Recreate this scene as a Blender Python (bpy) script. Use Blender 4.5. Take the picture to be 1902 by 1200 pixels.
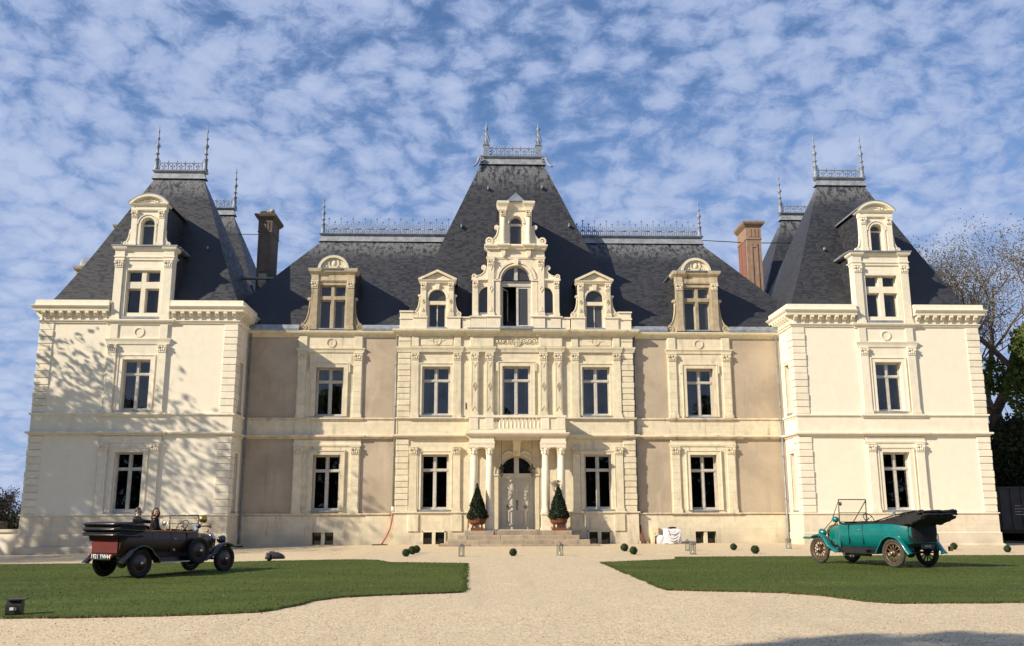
import bpy, bmesh, math, random
import numpy as np
from mathutils import Vector, Matrix, noise
random.seed(7)
rng = np.random.default_rng(7)
PI = math.pi
for o in list(bpy.data.objects): bpy.data.objects.remove(o, do_unlink=True)
scene = bpy.context.scene
COL = scene.collection

# ------------------------------------------------------------------ camera
cam_d = bpy.data.cameras.new('camera'); cam = bpy.data.objects.new('camera', cam_d); COL.objects.link(cam)
cam_d.sensor_fit = 'HORIZONTAL'; cam_d.sensor_width = 36.0; cam_d.lens = 1703.05 / 1902 * 36
cam_d.clip_start = 0.1; cam_d.clip_end = 6000
_f = Vector((0.03515557, 0.97818436, 0.20474238)); _r = Vector((0.99936934, -0.03543448, -0.00230507)); _u = Vector((-0.00500016, -0.2046943, 0.97881318))
cam.matrix_world = Matrix(((_r.x, _u.x, -_f.x, -2.0249), (_r.y, _u.y, -_f.y, -49.9372), (_r.z, _u.z, -_f.z, 1.5128), (0, 0, 0, 1)))
scene.camera = cam

# ------------------------------------------------------------------ light
SUN_TO = Vector((1.85, 1.0, -1.21)).normalized()          # direction the sunlight travels
SUN_EL = math.asin(-SUN_TO.z)
SUN_AZ = math.atan2(-SUN_TO.x, -SUN_TO.y)                  # clockwise from +Y
sun_d = bpy.data.lights.new('sun', 'SUN'); sun = bpy.data.objects.new('sun', sun_d); COL.objects.link(sun)
sun_d.energy = 4.9; sun_d.angle = math.radians(0.53); sun_d.color = (1.0, 0.88, 0.70)
sun.rotation_euler = SUN_TO.to_track_quat('-Z', 'Y').to_euler()
scene.view_settings.view_transform = 'Standard'; scene.view_settings.look = 'None'
scene.view_settings.exposure = 0.46; scene.view_settings.gamma = 1.0; scene.view_settings.use_curve_mapping = False

world = bpy.data.worlds.new('World'); scene.world = world; world.use_nodes = True
def build_world():
    nt = world.node_tree; N = nt.nodes; L = nt.links; N.clear()
    out = N.new('ShaderNodeOutputWorld'); bg = N.new('ShaderNodeBackground'); bg.inputs['Strength'].default_value = 0.085
    sky = N.new('ShaderNodeTexSky'); sky.sky_type = 'NISHITA'; sky.sun_disc = False
    sky.sun_elevation = SUN_EL; sky.sun_rotation = SUN_AZ; sky.air_density = 1.0; sky.dust_density = 0.1; sky.ozone_density = 5.0
    tc = N.new('ShaderNodeTexCoord'); sep = N.new('ShaderNodeSeparateXYZ'); L.new(tc.outputs['Generated'], sep.inputs[0])
    def math_(op, a, b=None, clamp=False):
        m = N.new('ShaderNodeMath'); m.operation = op; m.use_clamp = clamp
        for i, v in enumerate((a, b)):
            if v is None: continue
            if isinstance(v, (int, float)): m.inputs[i].default_value = v
            else: L.new(v, m.inputs[i])
        return m.outputs[0]
    zz = math_('ADD', math_('MAXIMUM', sep.outputs['Z'], 0.0), 0.32)
    px = math_('DIVIDE', sep.outputs['X'], zz); py = math_('DIVIDE', sep.outputs['Y'], zz)
    cb = N.new('ShaderNodeCombineXYZ'); L.new(px, cb.inputs[0]); L.new(py, cb.inputs[1]); cb.inputs[2].default_value = 0.37
    def noise_(scale, detail, rough, dist, vec=None):
        n = N.new('ShaderNodeTexNoise'); n.inputs['Scale'].default_value = scale; n.inputs['Detail'].default_value = detail
        n.inputs['Roughness'].default_value = rough; n.inputs['Distortion'].default_value = dist
        L.new(vec or cb.outputs[0], n.inputs['Vector']); return n.outputs['Fac']
    def warp(scale, amt, src):
        wn = N.new('ShaderNodeTexNoise'); wn.inputs['Scale'].default_value = scale; wn.inputs['Detail'].default_value = 3; L.new(src, wn.inputs['Vector'])
        wc = N.new('ShaderNodeVectorMath'); wc.operation = 'SUBTRACT'; L.new(wn.outputs['Color'], wc.inputs[0]); wc.inputs[1].default_value = (0.5, 0.5, 0.5)
        wm = N.new('ShaderNodeVectorMath'); wm.operation = 'MULTIPLY_ADD'; L.new(wc.outputs[0], wm.inputs[0]); wm.inputs[1].default_value = (amt, amt, 0); L.new(src, wm.inputs[2]); return wm.outputs[0]
    st = N.new('ShaderNodeVectorMath'); st.operation = 'MULTIPLY'; L.new(cb.outputs[0], st.inputs[0]); st.inputs[1].default_value = (0.80, 0.80, 1.0)
    w1 = warp(4.0, 0.08, st.outputs[0]); w2 = warp(22.0, 0.03, w1)
    vor = N.new('ShaderNodeTexVoronoi'); vor.feature = 'SMOOTH_F1'; vor.inputs['Scale'].default_value = 24.0
    vor.inputs['Smoothness'].default_value = 0.2; vor.inputs['Randomness'].default_value = 0.9; L.new(w2, vor.inputs['Vector'])
    puff = math_('SUBTRACT', 1.0, math_('MULTIPLY', vor.outputs['Distance'], 1.5))
    n1 = noise_(13.5, 9, 0.62, 0.0, w2); n2 = noise_(2.0, 4, 0.5, 0.2); n3 = noise_(54.0, 6, 0.68, 0.0, w2)
    s = math_('ADD', math_('MULTIPLY', puff, 0.38), math_('MULTIPLY', n1, 0.80))
    s = math_('ADD', s, math_('MULTIPLY', n2, 0.75)); s = math_('ADD', s, math_('MULTIPLY', n3, 0.42))
    low = N.new('ShaderNodeMapRange'); L.new(sep.outputs['Z'], low.inputs['Value']); low.inputs['From Min'].default_value = 0.10; low.inputs['From Max'].default_value = 0.55; low.inputs['To Min'].default_value = 0.15; low.inputs['To Max'].default_value = -0.10
    s = math_('ADD', s, low.outputs[0])
    mr = N.new('ShaderNodeMapRange'); mr.interpolation_type = 'SMOOTHSTEP'; L.new(s, mr.inputs['Value'])
    mr.inputs['From Min'].default_value = 0.72; mr.inputs['From Max'].default_value = 1.14; mr.inputs['To Max'].default_value = 0.88
    # thicker hearts of the puffs are whiter
    cr = N.new('ShaderNodeMapRange'); L.new(s, cr.inputs['Value']); cr.inputs['From Min'].default_value = 0.86; cr.inputs['From Max'].default_value = 1.36
    cmix = N.new('ShaderNodeMix'); cmix.data_type = 'RGBA'; L.new(cr.outputs[0], cmix.inputs['Factor'])
    cmix.inputs[6].default_value = (2.4, 3.35, 5.7, 1); cmix.inputs[7].default_value = (4.4, 5.15, 7.0, 1)
    # thin even veil, paler towards the horizon
    hz = N.new('ShaderNodeMapRange'); L.new(sep.outputs['Z'], hz.inputs['Value']); hz.inputs['From Min'].default_value = 0.0; hz.inputs['From Max'].default_value = 0.45
    hz.inputs['To Min'].default_value = 0.75; hz.inputs['To Max'].default_value = 0.12
    hmix = N.new('ShaderNodeMix'); hmix.data_type = 'RGBA'; L.new(hz.outputs[0], hmix.inputs['Factor']); sg = N.new('ShaderNodeMix'); sg.data_type = 'RGBA'; sg.blend_type = 'MULTIPLY'; sg.inputs['Factor'].default_value = 1.0; L.new(sky.outputs[0], sg.inputs[6]); sg.inputs[7].default_value = (0.86, 0.98, 1.10, 1); L.new(sg.outputs[2], hmix.inputs[6])
    hmix.inputs[7].default_value = (2.3, 3.5, 6.0, 1)
    mix = N.new('ShaderNodeMix'); mix.data_type = 'RGBA'; L.new(mr.outputs[0], mix.inputs['Factor'])
    L.new(hmix.outputs[2], mix.inputs[6]); L.new(cmix.outputs[2], mix.inputs[7])
    L.new(mix.outputs[2], bg.inputs['Color']); L.new(bg.outputs[0], out.inputs['Surface'])
build_world()

# ------------------------------------------------------------------ materials
class NT:
    def __init__(s, name):
        s.m = bpy.data.materials.new(name); s.m.use_nodes = True; t = s.m.node_tree; s.N = t.nodes; s.L = t.links
        s.b = s.N['Principled BSDF']; s._pos = None
    def link(s, v, sock):
        if isinstance(v, (int, float)): sock.default_value = v
        elif isinstance(v, tuple): sock.default_value = v if len(v) == 4 or sock.type == 'VECTOR' else v + (1,)
        else: s.L.new(v, sock)
    def pos(s):
        if s._pos is None: s._pos = s.N.new('ShaderNodeNewGeometry')
        return s._pos.outputs['Position']
    def obj(s): return s.N.new('ShaderNodeTexCoord').outputs['Object']
    def mth(s, op, a, b=0.0, clamp=False):
        m = s.N.new('ShaderNodeMath'); m.operation = op; m.use_clamp = clamp; s.link(a, m.inputs[0]); s.link(b, m.inputs[1]); return m.outputs[0]
    def scale(s, vec, sc):
        m = s.N.new('ShaderNodeVectorMath'); m.operation = 'MULTIPLY'; s.link(vec, m.inputs[0]); m.inputs[1].default_value = sc; return m.outputs[0]
    def noise(s, vec, scale, detail=4, rough=0.55, dist=0.0, col=False):
        n = s.N.new('ShaderNodeTexNoise'); s.link(vec, n.inputs['Vector']); n.inputs['Scale'].default_value = scale
        n.inputs['Detail'].default_value = detail; n.inputs['Roughness'].default_value = rough; n.inputs['Distortion'].default_value = dist
        return n.outputs['Color' if col else 'Fac']
    def ramp(s, v, a, b, lo=0.0, hi=1.0, smooth=True):
        m = s.N.new('ShaderNodeMapRange'); m.interpolation_type = 'SMOOTHSTEP' if smooth else 'LINEAR'; s.link(v, m.inputs['Value'])
        m.inputs['From Min'].default_value = a; m.inputs['From Max'].default_value = b; m.inputs['To Min'].default_value = lo; m.inputs['To Max'].default_value = hi
        return m.outputs[0]
    def mix(s, f, a, b, mode='MIX'):
        m = s.N.new('ShaderNodeMix'); m.data_type = 'RGBA'; m.blend_type = mode; s.link(f, m.inputs['Factor']); s.link(a, m.inputs[6]); s.link(b, m.inputs[7]); return m.outputs[2]
    def plane_uv(s):
        # (horizontal run along the face, height, 0) for upright or sloping faces
        g = s.N.new('ShaderNodeNewGeometry'); sn = s.N.new('ShaderNodeSeparateXYZ'); s.L.new(g.outputs['True Normal'], sn.inputs[0])
        sp = s.N.new('ShaderNodeSeparateXYZ'); s.L.new(g.outputs['Position'], sp.inputs[0])
        f = s.mth('GREATER_THAN', s.mth('ABSOLUTE', sn.outputs[0]), s.mth('ABSOLUTE', sn.outputs[1]))
        h = s.mth('ADD', s.mth('MULTIPLY', sp.outputs[0], s.mth('SUBTRACT', 1.0, f)), s.mth('MULTIPLY', sp.outputs[1], f))
        c = s.N.new('ShaderNodeCombineXYZ'); s.L.new(h, c.inputs[0]); s.L.new(sp.outputs[2], c.inputs[1]); return c.outputs[0], sp.outputs[2]
    def brick(s, vec, w, h, mortar, c1=(1, 1, 1, 1), c2=(.8, .8, .8, 1), mc=(0, 0, 0, 1), off=0.5, smooth=0.1):
        b = s.N.new('ShaderNodeTexBrick'); s.link(vec, b.inputs['Vector']); b.inputs['Scale'].default_value = 1.0
        b.inputs['Brick Width'].default_value = w; b.inputs['Row Height'].default_value = h; b.inputs['Mortar Size'].default_value = mortar
        b.inputs['Mortar Smooth'].default_value = smooth; b.offset = off
        b.inputs['Color1'].default_value = c1; b.inputs['Color2'].default_value = c2; b.inputs['Mortar'].default_value = mc
        return b.outputs['Color'], b.outputs['Fac']
    def bump(s, h, strength=0.3, dist=0.02):
        b = s.N.new('ShaderNodeBump'); b.inputs['Strength'].default_value = strength; b.inputs['Distance'].default_value = dist; s.link(h, b.inputs['Height'])
        s.L.new(b.outputs[0], s.b.inputs['Normal'])
    def done(s, col, rough=0.7, metal=0.0, spec=0.5):
        s.link(col, s.b.inputs['Base Color']); s.link(rough, s.b.inputs['Roughness']); s.link(metal, s.b.inputs['Metallic'])
        s.b.inputs['Specular IOR Level'].default_value = spec; return s.m

def stone_mat(name, base, stain=0.3, warm=0.2, joints=None, stain_col=(0.16, 0.14, 0.11), vary=0.10, low=None, con=0.20):
    t = NT(name); p = t.pos(); uv, z = t.plane_uv()
    n1 = t.noise(p, 0.55, 5, 0.6); n2 = t.noise(p, 3.2, 5, 0.6); n3 = t.noise(p, 34, 4, 0.6)
    streak = t.noise(t.scale(p, (2.6, 2.6, 0.35)), 1.3, 5, 0.65)
    dark = tuple(c * (1 - con) for c in base); lite = tuple(min(0.92, c * (1 + con * 0.4)) for c in base)
    c = t.mix(t.ramp(n2, 0.3, 0.7), dark, lite)
    c = t.mix(t.mth('MULTIPLY', t.ramp(n1, 0.45, 0.75), warm), c, (0.62, 0.40, 0.20))
    oi = t.N.new('ShaderNodeObjectInfo'); k = t.ramp(oi.outputs['Random'], 0, 1, 1 - vary, 1 + vary * 0.35, False)
    cc = t.N.new('ShaderNodeCombineColor'); [t.L.new(k, cc.inputs[i]) for i in range(3)]
    c = t.mix(1.0, c, cc.outputs[0], 'MULTIPLY')
    sm = t.mth('MULTIPLY', t.ramp(streak, 0.50, 0.74), t.ramp(n1, 0.36, 0.62))
    c = t.mix(t.mth('MULTIPLY', sm, stain), c, stain_col)
    h = t.mth('MULTIPLY', n3, 0.5); h = t.mth('ADD', h, t.mth('MULTIPLY', n2, 0.6 if con > 0.1 else 0.12))
    if low:                                             # grey damp tide at the foot of the walls
        lm = t.mth('MULTIPLY', t.ramp(z, low[1], low[0]), t.ramp(t.noise(p, 0.8, 5, 0.6), 0.35, 0.65, 0.25, 1))
        c = t.mix(t.mth('MULTIPLY', lm, low[2]), c, (0.22, 0.20, 0.17))
    if joints:
        bc, bf = t.brick(uv, joints[0], joints[1], 0.012, (1, 1, 1, 1), (0.86, 0.85, 0.84, 1), (0.60, 0.57, 0.52, 1), 0.5, 0.3)
        c = t.mix(joints[2], c, bc, 'MULTIPLY'); h = t.mth('SUBTRACT', h, t.mth('MULTIPLY', bf, 0.8))
    t.bump(h, 0.35, 0.015)
    return t.done(c, 0.85, 0, 0.25)

M = {}
M['white'] = stone_mat('white_limestone', (0.81, 0.745, 0.595), 0.12, 0.03, None, vary=0.07, con=0.07)
M['white_render'] = stone_mat('white_wall_render', (0.83, 0.765, 0.615), 0.06, 0.02, None, vary=0.0, con=0.035)
M['white_plinth'] = stone_mat('tower_plinth_stone', (0.76, 0.675, 0.52), 0.35, 0.14, (1.15, 0.48, 0.28), low=(-0.5, 1.3, 0.5), con=0.10)
M['cream'] = stone_mat('cream_limestone', (0.735, 0.66, 0.485), 0.45, 0.10, None, vary=0.10, con=0.11)
M['cream_stained'] = stone_mat('stained_limestone_string', (0.70, 0.60, 0.43), 0.9, 0.15, None, (0.10, 0.09, 0.08), vary=0.1, con=0.2)
M['cream_wall'] = stone_mat('cream_ashlar', (0.72, 0.645, 0.475), 0.62, 0.14, (0.95, 0.37, 0.22), vary=0.0, low=(-0.3, 1.3, 0.62), con=0.11)
M['pink'] = stone_mat('fresh_pinkish_limestone', (0.79, 0.705, 0.54), 0.16, 0.05, None, vary=0.08, con=0.09)
M['old'] = stone_mat('weathered_dark_limestone', (0.50, 0.42, 0.29), 0.95, 0.25, None, (0.07, 0.06, 0.05), vary=0.25)
M['step'] = stone_mat('grey_step_stone', (0.40, 0.325, 0.235), 0.7, 0.15, None, (0.12, 0.11, 0.10), vary=0.22)
M['sand'] = stone_mat('brown_chimney_stone', (0.31, 0.21, 0.15), 0.3, 0.1, None, vary=0.0)
M['dark_stone'] = stone_mat('shaded_chimney_dark_stone', (0.13, 0.105, 0.085), 0.8, 0.05, None, (0.04, 0.036, 0.032), vary=0.0)  # left chimney's shade painted into the stone colour; the wall slab shares it

def render_mat():
    t = NT('tan_lime_render'); p = t.pos(); n1 = t.noise(p, 0.45, 6, 0.62, 0.4); n2 = t.noise(p, 6, 5, 0.6); n3 = t.noise(p, 40, 3, 0.6); n4 = t.noise(t.scale(p, (1, 1, 0.25)), 1.1, 5, 0.6, 0.5)
    c = t.mix(t.ramp(n1, 0.3, 0.72), (0.50, 0.415, 0.31), (0.37, 0.305, 0.23)); c = t.mix(t.mth('MULTIPLY', t.ramp(n4, 0.58, 0.78), 0.5), c, (0.62, 0.52, 0.39))
    c = t.mix(t.mth('MULTIPLY', t.ramp(n2, 0.5, 0.8), 0.2), c, (0.30, 0.24, 0.18)); stk = t.noise(t.scale(p, (3.0, 3.0, 0.16)), 1.2, 5, 0.65); c = t.mix(t.mth('MULTIPLY', t.ramp(stk, 0.55, 0.75), 0.35), c, (0.25, 0.21, 0.165)); t.bump(t.mth('ADD', n3, n2), 0.4, 0.012); return t.done(c, 0.92, 0, 0.2)
M['tan'] = render_mat()

def slate_mat(name, ztop, fade=1.9):
    t = NT(name); uv, z = t.plane_uv(); p = t.pos()
    bc, bf = t.brick(uv, 0.22, 0.115, 0.010, (1, 1, 1, 1), (0, 0, 0, 1), (0.0, 0.0, 0.0, 1), 0.5, 0.0)
    wn = t.N.new('ShaderNodeTexWhiteNoise'); wn.noise_dimensions = '3D'
    sn = t.N.new('ShaderNodeVectorMath'); sn.operation = 'SNAP'; t.link(uv, sn.inputs[0]); sn.inputs[1].default_value = (0.22, 0.115, 1); t.L.new(sn.outputs[0], wn.inputs['Vector'])
    n1 = t.noise(p, 0.5, 5, 0.65); n2 = t.noise(p, 2.4, 5, 0.65)
    base = t.mix(t.ramp(wn.outputs['Value'], 0, 1), (0.022, 0.0235, 0.029), (0.040, 0.042, 0.049))
    base = t.mix(t.mth('MULTIPLY', t.ramp(n1, 0.42, 0.68), 0.5), base, (0.047, 0.048, 0.049))
    base = t.mix(t.mth('MULTIPLY', t.ramp(n2, 0.55, 0.8), 0.35), base, (0.015, 0.015, 0.018))
    # pale run-off and lichen below the ridge
    run = t.noise(t.scale(p, (3.6, 3.6, 0.8)), 1.3, 6, 0.72)
    lm = t.mth('MULTIPLY', t.ramp(run, 0.41, 0.55), t.ramp(z, ztop - fade, ztop - 0.1))
    base = t.mix(t.mth('MULTIPLY', lm, 0.85), base, (0.21, 0.215, 0.22))
    base = t.mix(t.mth('MULTIPLY', bf, 0.55), base, (0.016, 0.016, 0.019))
    t.bump(t.mth('SUBTRACT', t.mth('MULTIPLY', wn.outputs['Value'], 0.6), bf), 0.7, 0.012)
    return t.done(base, t.ramp(wn.outputs['Value'], 0, 1, 0.42, 0.68), 0, 0.45)
M['slate_t'] = slate_mat('tower_slate', 21.1); M['slate_c'] = slate_mat('central_slate', 23.3, 2.8); M['slate_w'] = slate_mat('wing_slate', 18.1, 1.7)

def simple(name, col, rough=0.5, metal=0.0, spec=0.5, var=0.15, scale=6, bump=0.0):
    t = NT(name); p = t.pos(); n = t.noise(p, scale, 5, 0.6); d = tuple(c * (1 - var) for c in col); l = tuple(min(1, c * (1 + var)) for c in col)
    c = t.mix(t.ramp(n, 0.3, 0.7), d, l)
    if bump: t.bump(t.noise(p, scale * 6, 4, 0.6), bump, 0.01)
    return t.done(c, rough, metal, spec)
M['zinc'] = simple('weathered_zinc', (0.27, 0.295, 0.33), 0.5, 0.25, 0.5, 0.25, 3)
M['zinc_pale'] = simple('pale_zinc_flashing', (0.26, 0.28, 0.31), 0.6, 0.05, 0.5, 0.25, 3)
M['iron'] = simple('grey_ridge_ironwork', (0.22, 0.25, 0.30), 0.55, 0.1, 0.5, 0.25, 8)
M['timber'] = simple('pale_grey_window_paint', (0.50, 0.475, 0.42), 0.55, 0, 0.4, 0.12, 5)
M['doorpaint'] = simple('grey_beige_door_paint', (0.58, 0.54, 0.45), 0.5, 0, 0.4, 0.05, 4)
M['black_metal'] = simple('black_iron', (0.02, 0.02, 0.022), 0.5, 0.4, 0.5, 0.3, 9)
M['pipe'] = simple('grey_drainpipe', (0.20, 0.21, 0.22), 0.5, 0.3, 0.5, 0.2, 4)
M['redpipe'] = simple('red_drain_hose', (0.46, 0.17, 0.12), 0.6, 0, 0.4, 0.2, 4)
M['redpipe_dark'] = simple('dark_red_drain_hose', (0.16, 0.035, 0.035), 0.6, 0, 0.4, 0.2, 4)
M['bronze'] = simple('dark_bronze', (0.10, 0.065, 0.035), 0.45, 0.7, 0.5, 0.25, 14)
M['cloth'] = simple('white_sheet_cloth', (0.66, 0.635, 0.64), 0.85, 0, 0.2, 0.05, 5)
M['cabinet'] = simple('cream_cabinet_paint', (0.70, 0.60, 0.40), 0.5, 0, 0.4, 0.05, 4)
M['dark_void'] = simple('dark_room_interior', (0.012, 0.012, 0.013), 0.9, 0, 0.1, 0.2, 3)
M['curtain'] = simple('grey_curtain', (0.20, 0.195, 0.185), 0.9, 0, 0.1, 0.15, 6)
M['rust'] = simple('rusted_planter_steel', (0.16, 0.060, 0.030), 0.8, 0.1, 0.3, 0.35, 9, 0.4)
M['lantern'] = simple('galvanised_lantern_frame', (0.20, 0.185, 0.16), 0.5, 0.4, 0.5, 0.2, 20)
M['soil'] = simple('dark_soil', (0.06, 0.045, 0.03), 0.95, 0, 0.1, 0.4, 20, 0.5)
M['tyre'] = simple('tyre_rubber', (0.022, 0.021, 0.020), 0.8, 0, 0.3, 0.3, 12, 0.2)
M['tyre_grey'] = simple('dusty_tyre_rubber', (0.05, 0.047, 0.043), 0.85, 0, 0.3, 0.3, 12, 0.2)
M['rim_wood'] = simple('varnished_wood_wheel', (0.10, 0.058, 0.03), 0.4, 0, 0.5, 0.3, 14)
M['chrome'] = simple('worn_nickel', (0.55, 0.54, 0.5), 0.25, 0.9, 0.5, 0.1, 9)
M['brass'] = simple('polished_brass', (0.52, 0.34, 0.12), 0.3, 0.9, 0.5, 0.15, 12)
M['hood'] = simple('black_folded_hood_fabric', (0.017, 0.017, 0.019), 0.75, 0, 0.3, 0.4, 7, 0.4)
M['leather_tan'] = simple('tan_leather', (0.30, 0.12, 0.045), 0.5, 0, 0.4, 0.25, 9, 0.3)
M['leather_black'] = simple('black_leather', (0.02, 0.018, 0.017), 0.45, 0, 0.4, 0.3, 9, 0.3)
M['white_paint'] = simple('white_paint', (0.78, 0.77, 0.72), 0.5, 0, 0.4, 0.04, 9)
M['red_lens'] = simple('red_lamp_lens', (0.45, 0.04, 0.02), 0.2, 0, 0.6, 0.1, 9)
M['blue_tag'] = simple('pale_blue_sticker', (0.12, 0.38, 0.66), 0.4, 0, 0.5, 0.1, 9)
M['skin'] = simple('skin', (0.52, 0.30, 0.20), 0.55, 0, 0.4, 0.08, 12)
M['suit'] = simple('dark_navy_suit_wool', (0.014, 0.016, 0.022), 0.85, 0, 0.2, 0.2, 12)
M['coat'] = simple('black_coat_wool', (0.015, 0.013, 0.015), 0.85, 0, 0.2, 0.2, 12)
M['hair_brown'] = simple('dark_brown_hair', (0.030, 0.014, 0.010), 0.6, 0, 0.4, 0.4, 30)
M['hair_grey'] = simple('dark_grey_hair', (0.05, 0.048, 0.046), 0.6, 0, 0.4, 0.4, 30)
M['mower'] = simple('dark_grey_plastic', (0.030, 0.030, 0.032), 0.45, 0, 0.5, 0.15, 9)
M['container'] = simple('dark_container_paint', (0.030, 0.031, 0.036), 0.6, 0.1, 0.4, 0.25, 3)
M['bark'] = simple('grey_brown_bark', (0.135, 0.105, 0.075), 0.9, 0, 0.2, 0.4, 5, 0.6)
M['bark_dark'] = simple('dark_bark', (0.07, 0.055, 0.042), 0.9, 0, 0.2, 0.4, 5, 0.6)

def paint(name, col, coat=0.5, rough=0.35):
    t = NT(name); p = t.obj(); n = t.noise(p, 5, 4, 0.6); c = t.mix(t.ramp(n, 0.35, 0.7), tuple(x * 0.85 for x in col), col)
    m = t.done(c, t.ramp(t.noise(p, 16, 3), 0.3, 0.7, rough, rough + 0.12), 0, 0.5); t.b.inputs['Coat Weight'].default_value = coat; t.b.inputs['Coat Roughness'].default_value = 0.12; return m
M['teal'] = paint('teal_car_paint', (0.0, 0.155, 0.15), 0.7, 0.25); M['maroon'] = paint('deep_maroon_car_paint', (0.035, 0.008, 0.007), 0.35, 0.35)
M['red'] = paint('dark_red_panel_paint', (0.105, 0.009, 0.007), 0.0, 0.8); M['carblack'] = paint('black_car_paint', (0.012, 0.012, 0.015), 0.6, 0.25)

def glass_mat(name, col, wob=0.06):
    t = NT(name); p = t.pos(); n = t.noise(p, 1.6, 2, 0.5); t.bump(n, wob, 0.03); oi = t.N.new('ShaderNodeObjectInfo')
    c = t.mix(oi.outputs['Random'], col, tuple(x * 2.2 for x in col)); m = t.done(c, 0.03, 0, 0.6); t.b.inputs['IOR'].default_value = 1.52; return m
M['glass'] = glass_mat('dark_window_glass', (0.008, 0.008, 0.009)); M['glass_grey'] = glass_mat('grey_window_glass', (0.026, 0.026, 0.026))
def clear_glass():
    t = NT('clear_glass'); tr = t.N.new('ShaderNodeBsdfTransparent'); tr.inputs[0].default_value = (0.93, 0.95, 0.94, 1); gl = t.N.new('ShaderNodeBsdfGlossy'); gl.inputs['Roughness'].default_value = 0.03
    mx = t.N.new('ShaderNodeMixShader'); mx.inputs[0].default_value = 0.04; t.L.new(tr.outputs[0], mx.inputs[1]); t.L.new(gl.outputs[0], mx.inputs[2])
    t.L.new(mx.outputs[0], t.N['Material Output'].inputs['Surface']); return t.m
M['clear'] = clear_glass()
def leaf_mat(name, c1, c2, trans=0.25, c3=None):
    t = NT(name); p = t.pos(); n = t.noise(p, 0.9, 3, 0.6); g = t.N.new('ShaderNodeNewGeometry')
    c = t.mix(t.ramp(n, 0.35, 0.65), c1, c2); c = t.mix(t.mth('MULTIPLY', g.outputs['Random Per Island'], 0.55), c, c3 or tuple(x * 0.55 for x in c1))
    t.done(c, 0.6, 0, 0.3); tl = t.N.new('ShaderNodeBsdfTranslucent'); t.L.new(c, tl.inputs[0]); mx = t.N.new('ShaderNodeMixShader'); mx.inputs[0].default_value = trans
    t.L.new(t.b.outputs[0], mx.inputs[1]); t.L.new(tl.outputs[0], mx.inputs[2]); t.L.new(mx.outputs[0], t.N['Material Output'].inputs['Surface']); return t.m
M['leaf_new'] = leaf_mat('young_olive_leaves', (0.135, 0.120, 0.060), (0.105, 0.085, 0.05), 0.2)
M['leaf_green'] = leaf_mat('fresh_green_leaves', (0.12, 0.17, 0.035), (0.08, 0.12, 0.025), 0.35)
M['leaf_dark'] = leaf_mat('dark_evergreen_leaves', (0.048, 0.066, 0.024), (0.030, 0.044, 0.016), 0.2)
M['leaf_bush'] = leaf_mat('olive_bush_leaves', (0.10, 0.088, 0.045), (0.065, 0.058, 0.032), 0.2)
M['box_leaf'] = leaf_mat('clipped_box_leaves', (0.030, 0.062, 0.014), (0.020, 0.042, 0.010), 0.1)
M['yew_leaf'] = leaf_mat('dark_topiary_leaves', (0.020, 0.036, 0.016), (0.012, 0.024, 0.010), 0.08)
M['blade'] = leaf_mat('lawn_grass_blades', (0.092, 0.126, 0.024), (0.068, 0.094, 0.018), 0.25, (0.060, 0.085, 0.016))

def gravel_mat():
    t = NT('pale_gravel'); p = t.pos()
    v = t.N.new('ShaderNodeTexVoronoi'); t.link(p, v.inputs['Vector']); v.inputs['Scale'].default_value = 30; v2 = t.N.new('ShaderNodeTexVoronoi'); t.link(p, v2.inputs['Vector']); v2.inputs['Scale'].default_value = 13
    n1 = t.noise(p, 0.22, 5, 0.6); n2 = t.noise(p, 2.0, 5, 0.65)
    sc = t.N.new('ShaderNodeSeparateColor'); t.L.new(v.outputs['Color'], sc.inputs[0]); sc2 = t.N.new('ShaderNodeSeparateColor'); t.L.new(v2.outputs['Color'], sc2.inputs[0])
    c = t.mix(sc.outputs[0], (0.54, 0.435, 0.28), (0.79, 0.655, 0.445)); c = t.mix(t.mth('MULTIPLY', t.ramp(sc2.outputs[1], 0.8, 1.0), 0.5), c, (0.36, 0.29, 0.20))
    c = t.mix(t.mth('MULTIPLY', t.ramp(n1, 0.4, 0.7), 0.3), c, (0.58, 0.475, 0.33)); c = t.mix(t.mth('MULTIPLY', t.ramp(n2, 0.55, 0.8), 0.35), c, (0.42, 0.345, 0.25))
    c = t.mix(t.mth('MULTIPLY', t.ramp(v.outputs['Distance'], 0.35, 0.75), 0.55), c, (0.32, 0.25, 0.165))
    trk = t.noise(t.scale(p, (1.3, 0.10, 1)), 1.0, 4, 0.6, 0.3); c = t.mix(t.mth('MULTIPLY', t.ramp(trk, 0.5, 0.7), 0.28), c, (0.44, 0.345, 0.23)); trk2 = t.noise(p, 0.6, 6, 0.7, 0.8); c = t.mix(t.mth('MULTIPLY', t.ramp(trk2, 0.55, 0.75), 0.3), c, (0.80, 0.69, 0.51))
    # beyond the forecourt the sheet is rough meadow
    sp = t.N.new('ShaderNodeSeparateXYZ'); t.link(p, sp.inputs[0]); far = t.mth('MAXIMUM', t.ramp(t.mth('ABSOLUTE', sp.outputs[0]), 44, 46), t.ramp(sp.outputs[1], -75, -78))
    c = t.mix(far, c, (0.06, 0.08, 0.025))
    t.bump(t.mth('ADD', t.mth('SUBTRACT', 1.0, v.outputs['Distance']), t.mth('MULTIPLY', n2, 0.6)), 0.35, 0.02)
    return t.done(c, 0.9, 0, 0.2)
M['gravel'] = gravel_mat()
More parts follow.
